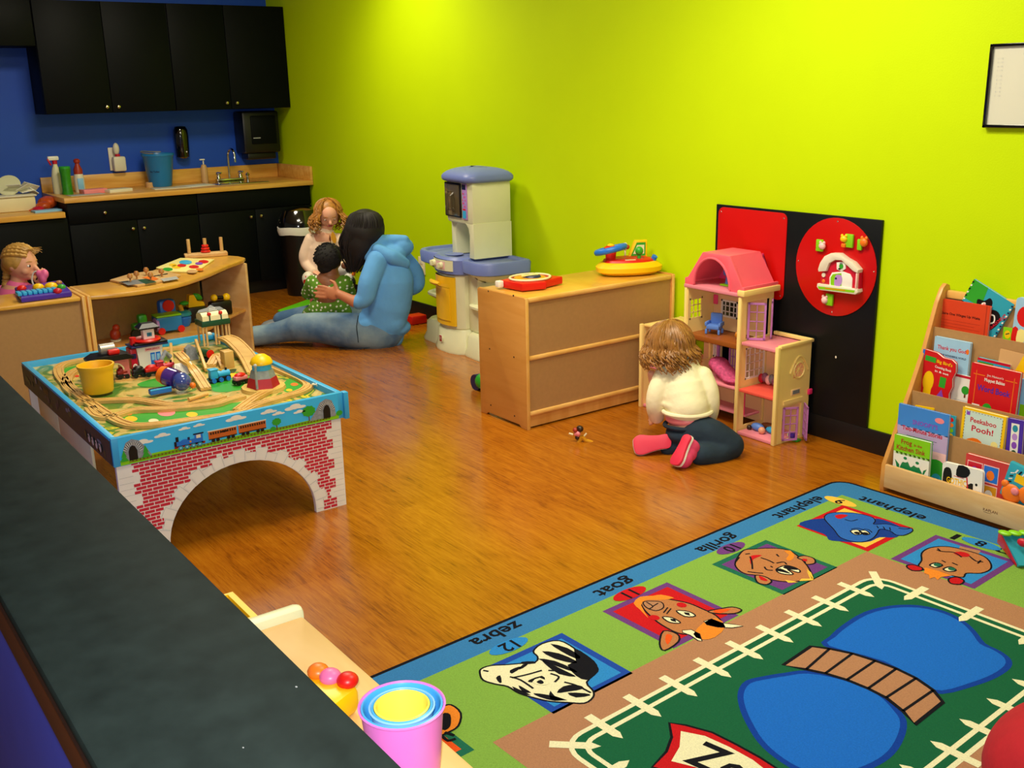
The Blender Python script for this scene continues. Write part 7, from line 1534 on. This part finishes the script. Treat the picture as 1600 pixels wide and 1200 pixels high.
for i in range(170):
    th = rnd.uniform(0, 2*pi); ph = rnd.uniform(-.35, 1.5); d = NA*cos(th)*cos(ph)+NB*sin(th)*cos(ph)+V((0, 0, sin(ph)))
    if d.dot(NB) > .55 and ph < .5: continue
    p = bc+V((0, 0, .012))+d*.082; a = axis_frame(d, p); mb.tube([a @ V((.006*cos(t), .006*sin(t), .004*t/3)) for t in [j*1.1 for j in range(7)]], .0028, 'hair_black', 4)
part(mb, 'curls', o)

# ---------------------------------------------------------------- curly haired girl standing behind them
GA = 0.60
G = lambda u, v, b=0.: W(u, v, GA+b)
r = empty('person', (*G(507, 470)[:2], 0), 'standing girl with curly auburn hair and pale pink top, looking down', 'person')
gc = G(513, 334); gf = -NB*.80+NA*.25+V((0, 0, -.45))
base = G(507, 430); fx_, fy_ = base.x, base.y
def gz(du, z, b=0): p = V((fx_, fy_, 0))+NA*du+NB*b; p.z = z; return p
caps = head_caps(gc, .070, gf)+[('c', gc, G(509, 365), .035, .035), ('c', G(508, 375), G(505, 425), .08, .075), ('c', gz(-.05, .32), gz(-.05, .04), .045, .03), ('c', gz(.05, .32), gz(.05, .04), .045, .03), ('c', gz(-.05, .02), gz(-.05, .02, -.08), .022, .02), ('c', gz(.05, .02), gz(.05, .02, -.08), .022, .02),
        ('c', G(486, 378), G(480, 408, -.02), .028, .024), ('c', G(480, 408, -.02), G(490, 424, -.10), .022, .018), ('c', G(530, 378), G(538, 400, -.02), .028, .024), ('c', G(538, 400, -.02), G(534, 415, -.12), .022, .018)]
caps += hand_caps(G(490, 424, -.10), NA*.7-NB*.5-V((0, 0, .3)), V((0, 0, 1)), .6)+hand_caps(G(534, 415, -.12), NA*-.2-NB*.7-V((0, 0, .5)), V((0, 0, 1)), .6, thumb=-1)
blob(caps, 'body', 'skin_fair', r, .0055, 3)
face_parts(r, gc, .070, gf, brow='hair_auburn', closed=True)
o = blob([('t', [G(509, 369), G(508, 388), G(506, 415), G(505, 435)], [.064, .10, .105, .11]), ('e', G(508, 376), (.11, .07, .05), MM), ('t', [G(487, 375), G(478, 398, -.01), G(480, 412, -.02), G(489, 424, -.09)], [.048, .046, .042, .03]), ('t', [G(529, 375), G(538, 395, -.01), G(537, 408, -.06), G(534, 414, -.1)], [.046, .042, .038, .03])], 'pink_top', 'pink_fleece', r, .006, 4)
A = Art(mb := MB(), lambda u, v, l: G(u, v, -.112-l), .001); A.poly([(519, 362), (523, 366), (526, 374), (524, 380), (520, 378), (517, 370)], 'gold', 0, smooth=2); A.poly([(515, 366), (517, 372), (517, 380), (514, 374)], 'brown', 1); 
part(mb, 'chest_print', o)
part(MB().tube([G(510, 362)+(NA*cos(t)*.042+NB*sin(t)*.04) for t in [2*pi*i/20 for i in range(20)]], .009, 'palepink', 6, True), 'collar', o)
blob([('t', [gz(0, .40), gz(0, .34)], [.10, .09]), ('t', [gz(-.05, .34), gz(-.055, .18), gz(-.055, .05)], [.065, .055, .045]), ('t', [gz(.05, .34), gz(.055, .18), gz(.055, .05)], [.065, .055, .045])], 'trousers', 'salmon', r, .006, 3)
for q in (-.055, .055): part(MB().ell(gz(q, .025, -.03), (.035, .06, .025), 'white', rot=Matrix((NA, NB, V((0, 0, 1)))).transposed()), 'shoe', r)
o = blob([('e', gc+V((0, 0, .018))+NB*.012, (.078, .082, .080))], 'hair', 'hair_auburn', r, .006, 2)
mb = strands(gc+V((0, 0, .01)), (.082, .084, .085), gf-V((0, 0, gf.z)), .12, 170, 'hair_auburn', curl=.020, gap=40, r_=.0052, seed=2, freq=4.2, spread=.75); part(mb, 'curls', o)
# things between them
q = G(482, 436, -.12); r = empty('toy_drum', (q.x, q.y, q.z-.06), 'white round toy with red marks held below the girl\'s hand', 'toy')
part(MB().ell(q, (.05, .04, .05), 'offwhite', 20), 'shell', r)
A = Art(mb := MB(), lambda u, v, l: W(u, v, GA-.12)-NB*(.001+l)-NB*.043*math.sqrt(max(.02, 1-((u-482)/12)**2-((v-436)/12.5)**2)), .001)
for pl in ([(476, 436), (481, 434), (481, 443), (476, 441)], [(483, 428), (488, 427), (487, 432), (483, 432)], [(478, 430), (480, 429), (480, 432)]): A.poly(pl, 'red', 0)
part(mb, 'red_marks', r)
q = W(541, 425, .30); r = empty('plush_cow', (q.x, q.y, q.z-.08), 'black and white plush cow with orange horn between baby and woman', 'plush toy')
part(MB().ell(W(537, 422, .30), (.05, .04, .045), 'white').ell(W(545, 437, .28), (.05, .04, .055), 'white'), 'body', r)
part(MB().ell(W(544, 419, .275), (.028, .024, .032), 'black').ell(W(551, 440, .25), (.022, .02, .03), 'black').ell(W(538, 415, .28), (.022, .02, .012), 'black'), 'patch', r); part(MB().cyl(W(552, 430, .25), W(556, 420, .25), .012, 'orange', .008), 'horn', r)
# green mat
P = [at(u, v, 'z', .006) for u, v in ((434, 487), (497, 464), (515, 474), (458, 498))]
mat('mat_lime', '6AD010', .55); o = solo(MB().prism([(p.x, p.y) for p in P], .018, 'mat_lime', Matrix.Translation((0, 0, .001)), .006), 'play_mat', 'bright lime green foam mat on the floor beside the woman\'s legs', 'mat')

# ---------------------------------------------------------------- toddler behind the low shelf, left edge
TA = (2.64, -2.575)
T = lambda u, v, b=0.: bp(u, v, TA, b)
r = empty('person', (TA[0], TA[1], 0), 'blonde toddler with braids in pink top, in profile behind the low shelf', 'person')
tc_ = T(33, 411); tf = NA*.95-NB*.25+V((0, 0, -.12))
caps = head_caps(tc_, .070, tf)+[('c', tc_, T(28, 446), .036, .04), ('c', T(28, 462), V((TA[0], TA[1], .3))-NA*.03, .08, .08), ('c', T(45, 458, -.03), T(58, 462, -.06), .028, .024), ('c', T(58, 462, -.06), T(65, 444, -.04), .022, .02)]
for q in (-.05, .05):
    f_ = V((TA[0], TA[1], 0))-NA*.02+NB*q; caps += [('c', f_+V((0, 0, .3)), f_+V((0, 0, .03)), .045, .03), ('c', f_+V((0, 0, .022)), f_+NA*.07+V((0, 0, .022)), .022, .02)]
caps += hand_caps(T(65, 447, -.04), V((0, 0, 1))+NA*.15, -NB, .62, .6)
blob(caps, 'body', 'skin_fair', r, .005, 3)
face_parts(r, tc_, .070, tf, brow='hair_blond')
o = blob([('t', [T(28, 452), T(26, 470), T(26, 500), T(26, 530)], [.06, .095, .10, .12]), ('e', T(25, 462), (.10, .09, .06)), ('c', T(42, 455, -.02), T(55, 462, -.05), .042, .034), ('c', T(6, 458, .05), T(2, 480, .06), .042, .036)], 'pink_top', 'pink', r, .006, 4)
mb = MB()
for i in range(16):
    a = 2*pi*i/16; mb.ell(T(28, 452)+NA*cos(a)*.075+NB*sin(a)*.065-V((0, 0, .01+.006*(i % 2))), (.018, .016, .012), 'white', 8)
part(mb, 'lace_collar', o)
for q in (-.05, .05):
    f_ = V((TA[0], TA[1], 0))-NA*.02+NB*q; part(MB().tube([f_+V((0, 0, .34)), f_+V((0, 0, .18)), f_+V((0, 0, .05))], [.06, .05, .042], 'salmon', 12), 'trouser_leg', r); part(MB().ell(f_+NA*.03+V((0, 0, .026)), (.055, .035, .026), 'white', rot=MM), 'shoe', r)
o = blob([('e', tc_+V((0, 0, .016))-NA*.014, (.076, .077, .074)), ('e', T(14, 416), (.033, .038, .045))], 'hair', 'hair_blond', r, .005, 2)
mb = MB(); rnd = random.Random(3)
for k in range(9):      # braid strands drawn back over the skull
    ang = radians(-60+15*k); pts = [tc_+(NA*cos(e)*.080+V((0, 0, 1))*sin(e)*.080*cos(ang)+NB*sin(e)*.080*sin(ang))+V((0, 0, .012))-NA*.006 for e in [radians(42+14*j) for j in range(9)]]
    pts2 = crom(pts, 2, False); mb.tube([p+V((0, 0, .002*(j % 2))) for j, p in enumerate(pts2)], [.008+.0022*(j % 2) for j in range(len(pts2))], 'hair_blond', 6)
for i in range(26): 
    a = rnd.uniform(-1, 1); p0 = tc_+V((0, 0, .075))+NA*.045+NB*a*.04; p0 -= V((0, 0, .010)); mb.tube(crom([p0, p0+NA*.02+V((0, 0, .006)), p0+NA*rnd.uniform(.025, .055)-V((0, 0, rnd.uniform(-.01, .02)))], 3, False), .0012, 'hair_blond', 4)
part(mb, 'braids', o)
mb = MB()
for j in range(6): mb.ell(T(11-j*.6, 422+j*5.5, -.01+.006*(j % 2)), (.02, .02, .016), 'hair_blond', 10)
part(mb, 'braid_tail', o)
q = T(67, 432, -.06); r = empty('toy_bone', (q.x, q.y, q.z-.03), 'pink soft toy with a white loop held up by the blonde toddler', 'toy')
blob([('e', T(66, 434, -.07), (.03, .02, .035)), ('e', T(70, 428, -.07), (.024, .018, .024)), ('e', T(61, 428, -.07), (.02, .016, .02))], 'soft_body', 'pink', r, .005, 3)
part(MB().tube(crom([T(54, 450, -.07), T(50, 438, -.07), T(52, 427, -.07), T(57, 424, -.07), T(60, 430, -.07)], 4, False), .004, 'white', 6), 'loop', r)

# ---------------------------------------------------------------- girl kneeling at the dollhouse
HA = (5.28, -.55)
H = lambda u, v, b=0.: bp(u, v, HA, b)
r = empty('person', (5.28, -.58, 0), 'girl with honey brown hair in cream sweater and dark jeans kneeling at the dollhouse', 'person')
kc = H(1046, 538, .10); kf = NB*.75-NA*.55+V((0, 0, -.45))
caps = head_caps(kc, .080, kf)+[('c', kc, H(1062, 575, .06), .04, .045), ('c', H(1065, 590, .05), H(1076, 655, -.02), .075, .085), ('c', H(1095, 678, -.06), H(1135, 697, -.09), .055, .045), ('c', H(1135, 697, -.09), H(1092, 712, -.16), .04, .03), ('c', H(1062, 678, -.02), H(1062, 697, .03), .055, .045), ('c', H(1060, 697, .03), H(1040, 697, -.03), .035, .028),
        ('c', H(1036, 590, .05), H(1024, 630, .04), .034, .03), ('c', H(1024, 630, .04), H(1022, 648, .08), .026, .022), ('c', H(1100, 592, .04), H(1112, 632, .0), .034, .03), ('c', H(1112, 632, .0), H(1106, 650, .10), .026, .022), ('c', H(1022, 600, .10), H(1018, 584, .10), .020, .018)]
caps += hand_caps(H(1022, 648, .08), NB*.8-V((0, 0, .6)), NA, .66)+hand_caps(H(1106, 650, .10), NB*.9+V((0, 0, -.3)), V((0, 0, 1)), .66, thumb=-1)
blob(caps, 'body', 'skin_fair', r, .0055, 3)
face_parts(r, kc, .080, kf, brow='hair_honey')
o = blob([('t', [H(1065, 578, .055), H(1068, 600, .04), H(1071, 622, .01), H(1074, 636, -.015)], [.078, .098, .10, .094]), ('e', H(1068, 588, .05), (.11, .075, .06), MM), ('e', H(1073, 630, -.01), (.104, .085, .045), MM),
          ('t', [H(1040, 588, .04), H(1028, 612, .02), H(1024, 634, .02), H(1026, 650, .05)], [.05, .045, .04, .034]), ('t', [H(1096, 590, .03), H(1107, 612, .0), H(1111, 634, -.01), H(1110, 650, .02)], [.05, .044, .036, .03])], 'sweater', 'cream_knit', r, .0055, 4)
part(MB().tube([H(1074, 642, -.02)+(NA*cos(t)*.100+NB*sin(t)*.084)+V((0, 0, -.0)) for t in [2*pi*i/28 for i in range(28)]], .010, 'cream_knit', 8, True), 'hem', o)
blob([('e', H(1075, 652, -.02), (.097, .086, .040), MM)], 'undershirt', 'salmon', r, .006, 2)
o = blob([('e', H(1078, 676, -.03), (.103, .088, .052), MM), ('t', [H(1090, 676, -.06), H(1115, 684, -.08), H(1140, 696, -.09)], [.082, .074, .060]), ('t', [H(1140, 697, -.09), H(1118, 708, -.13), H(1094, 710, -.17)], [.058, .055, .045]), ('e', H(1064, 690, .0), (.08, .08, .055), MM), ('c', H(1058, 696, .0), H(1044, 700, -.04), .045, .034), ('e', H(1100, 694, -.08), (.08, .07, .05), MM)], 'jeans', 'denim_dark', r, .0055, 4)
part(MB().tube([H(1076, 663, -.02)+(NA*cos(t)*.101+NB*sin(t)*.086)-V((0, 0, .004*sin(t))) for t in [2*pi*i/28 for i in range(28)]], .009, 'denim_dark', 8, True), 'waistband', o)
mat('shoe_pink', 'E84878', .5); mat('sole_pink', 'E02C4C', .5)
# left shoe: sole up, turned to the viewer
c_ = H(1019, 693, -.055); d_ = (H(1048, 689, -.05)-H(992, 697, -.05)).normalized(); n_ = (-NB*.8+V((0, 0, .45))).normalized(); n_ = (n_-d_*n_.dot(d_)).normalized(); w_ = n_.cross(d_)
def shoe(c, d, n, w, L, lab):
    sh_ = [(-.5, -.10), (-.46, -.22), (-.3, -.27), (-.05, -.22), (.2, -.19), (.42, -.19), (.5, -.08), (.5, .08), (.42, .19), (.2, .19), (-.05, .22), (-.3, .27), (-.46, .2), (-.5, .08)]
    M_ = frame(d, w, n, c); o_ = part(MB().prism([(p.x*L, p.y*L) for p in crom([V((a, b_, 0)) for a, b_ in sh_], 3)], .012, 'sole_pink', M_ @ Matrix.Translation((0, 0, 0)), .003), 'sole', root_shoe)
    part(MB().prism([(p.x*L*1.01, p.y*L*1.01) for p in crom([V((a, b_, 0)) for a, b_ in sh_], 3)], .008, 'white', M_ @ Matrix.Translation((0, 0, -.008))), 'midsole', o_)
    M3_ = Matrix((d, w, n)).transposed()
    up_ = blob([('e', c+d*(-.16*L)-n*.030, (.30*L, .23*L, .032), M3_), ('e', c+d*(.26*L)-n*.034, (.22*L, .18*L, .040), M3_), ('e', c+d*(.05*L)-n*.036, (.25*L, .19*L, .036), M3_)], 'upper', 'shoe_pink', o_, .004, 3)
    return o_
root_shoe = r
shoe(c_, d_, n_, w_, .158, '')
# right shoe: toe down, sole to the left
c_ = H(1066, 709, -.215); d_ = -(H(1078, 686, -.18)-H(1056, 733, -.235)).normalized(); n_ = (-NA*.85-NB*.45+V((0, 0, -.1))).normalized(); n_ = (n_-d_*n_.dot(d_)).normalized(); w_ = n_.cross(d_); d2 = -d_; w2 = n_.cross(d2)
c_.z = max(c_.z, .07)
shoe(c_, d2, n_, w2, .138, '')
part(MB().tube([c_-n_*.055+d2*.03+w2*(.03*sin(t)) for t in (0, 1, 2, 3)], .006, 'white', 6), 'laces', r)
o = blob([('e', kc+V((0, 0, .012))-NB*.012, (.09, .09, .09)), ('e', H(1050, 556, .07), (.088, .07, .055), MM)], 'hair', 'hair_honey', r, .006, 2)
mb = strands(kc+V((0, 0, .004))-NB*.006, (.095, .094, .095), kf-V((0, 0, kf.z)), .095, 260, 'hair_honey', curl=.013, gap=42, r_=.0055, seed=6, freq=3.4, spread=.38, drift=NA*.006); part(mb, 'waves', o)
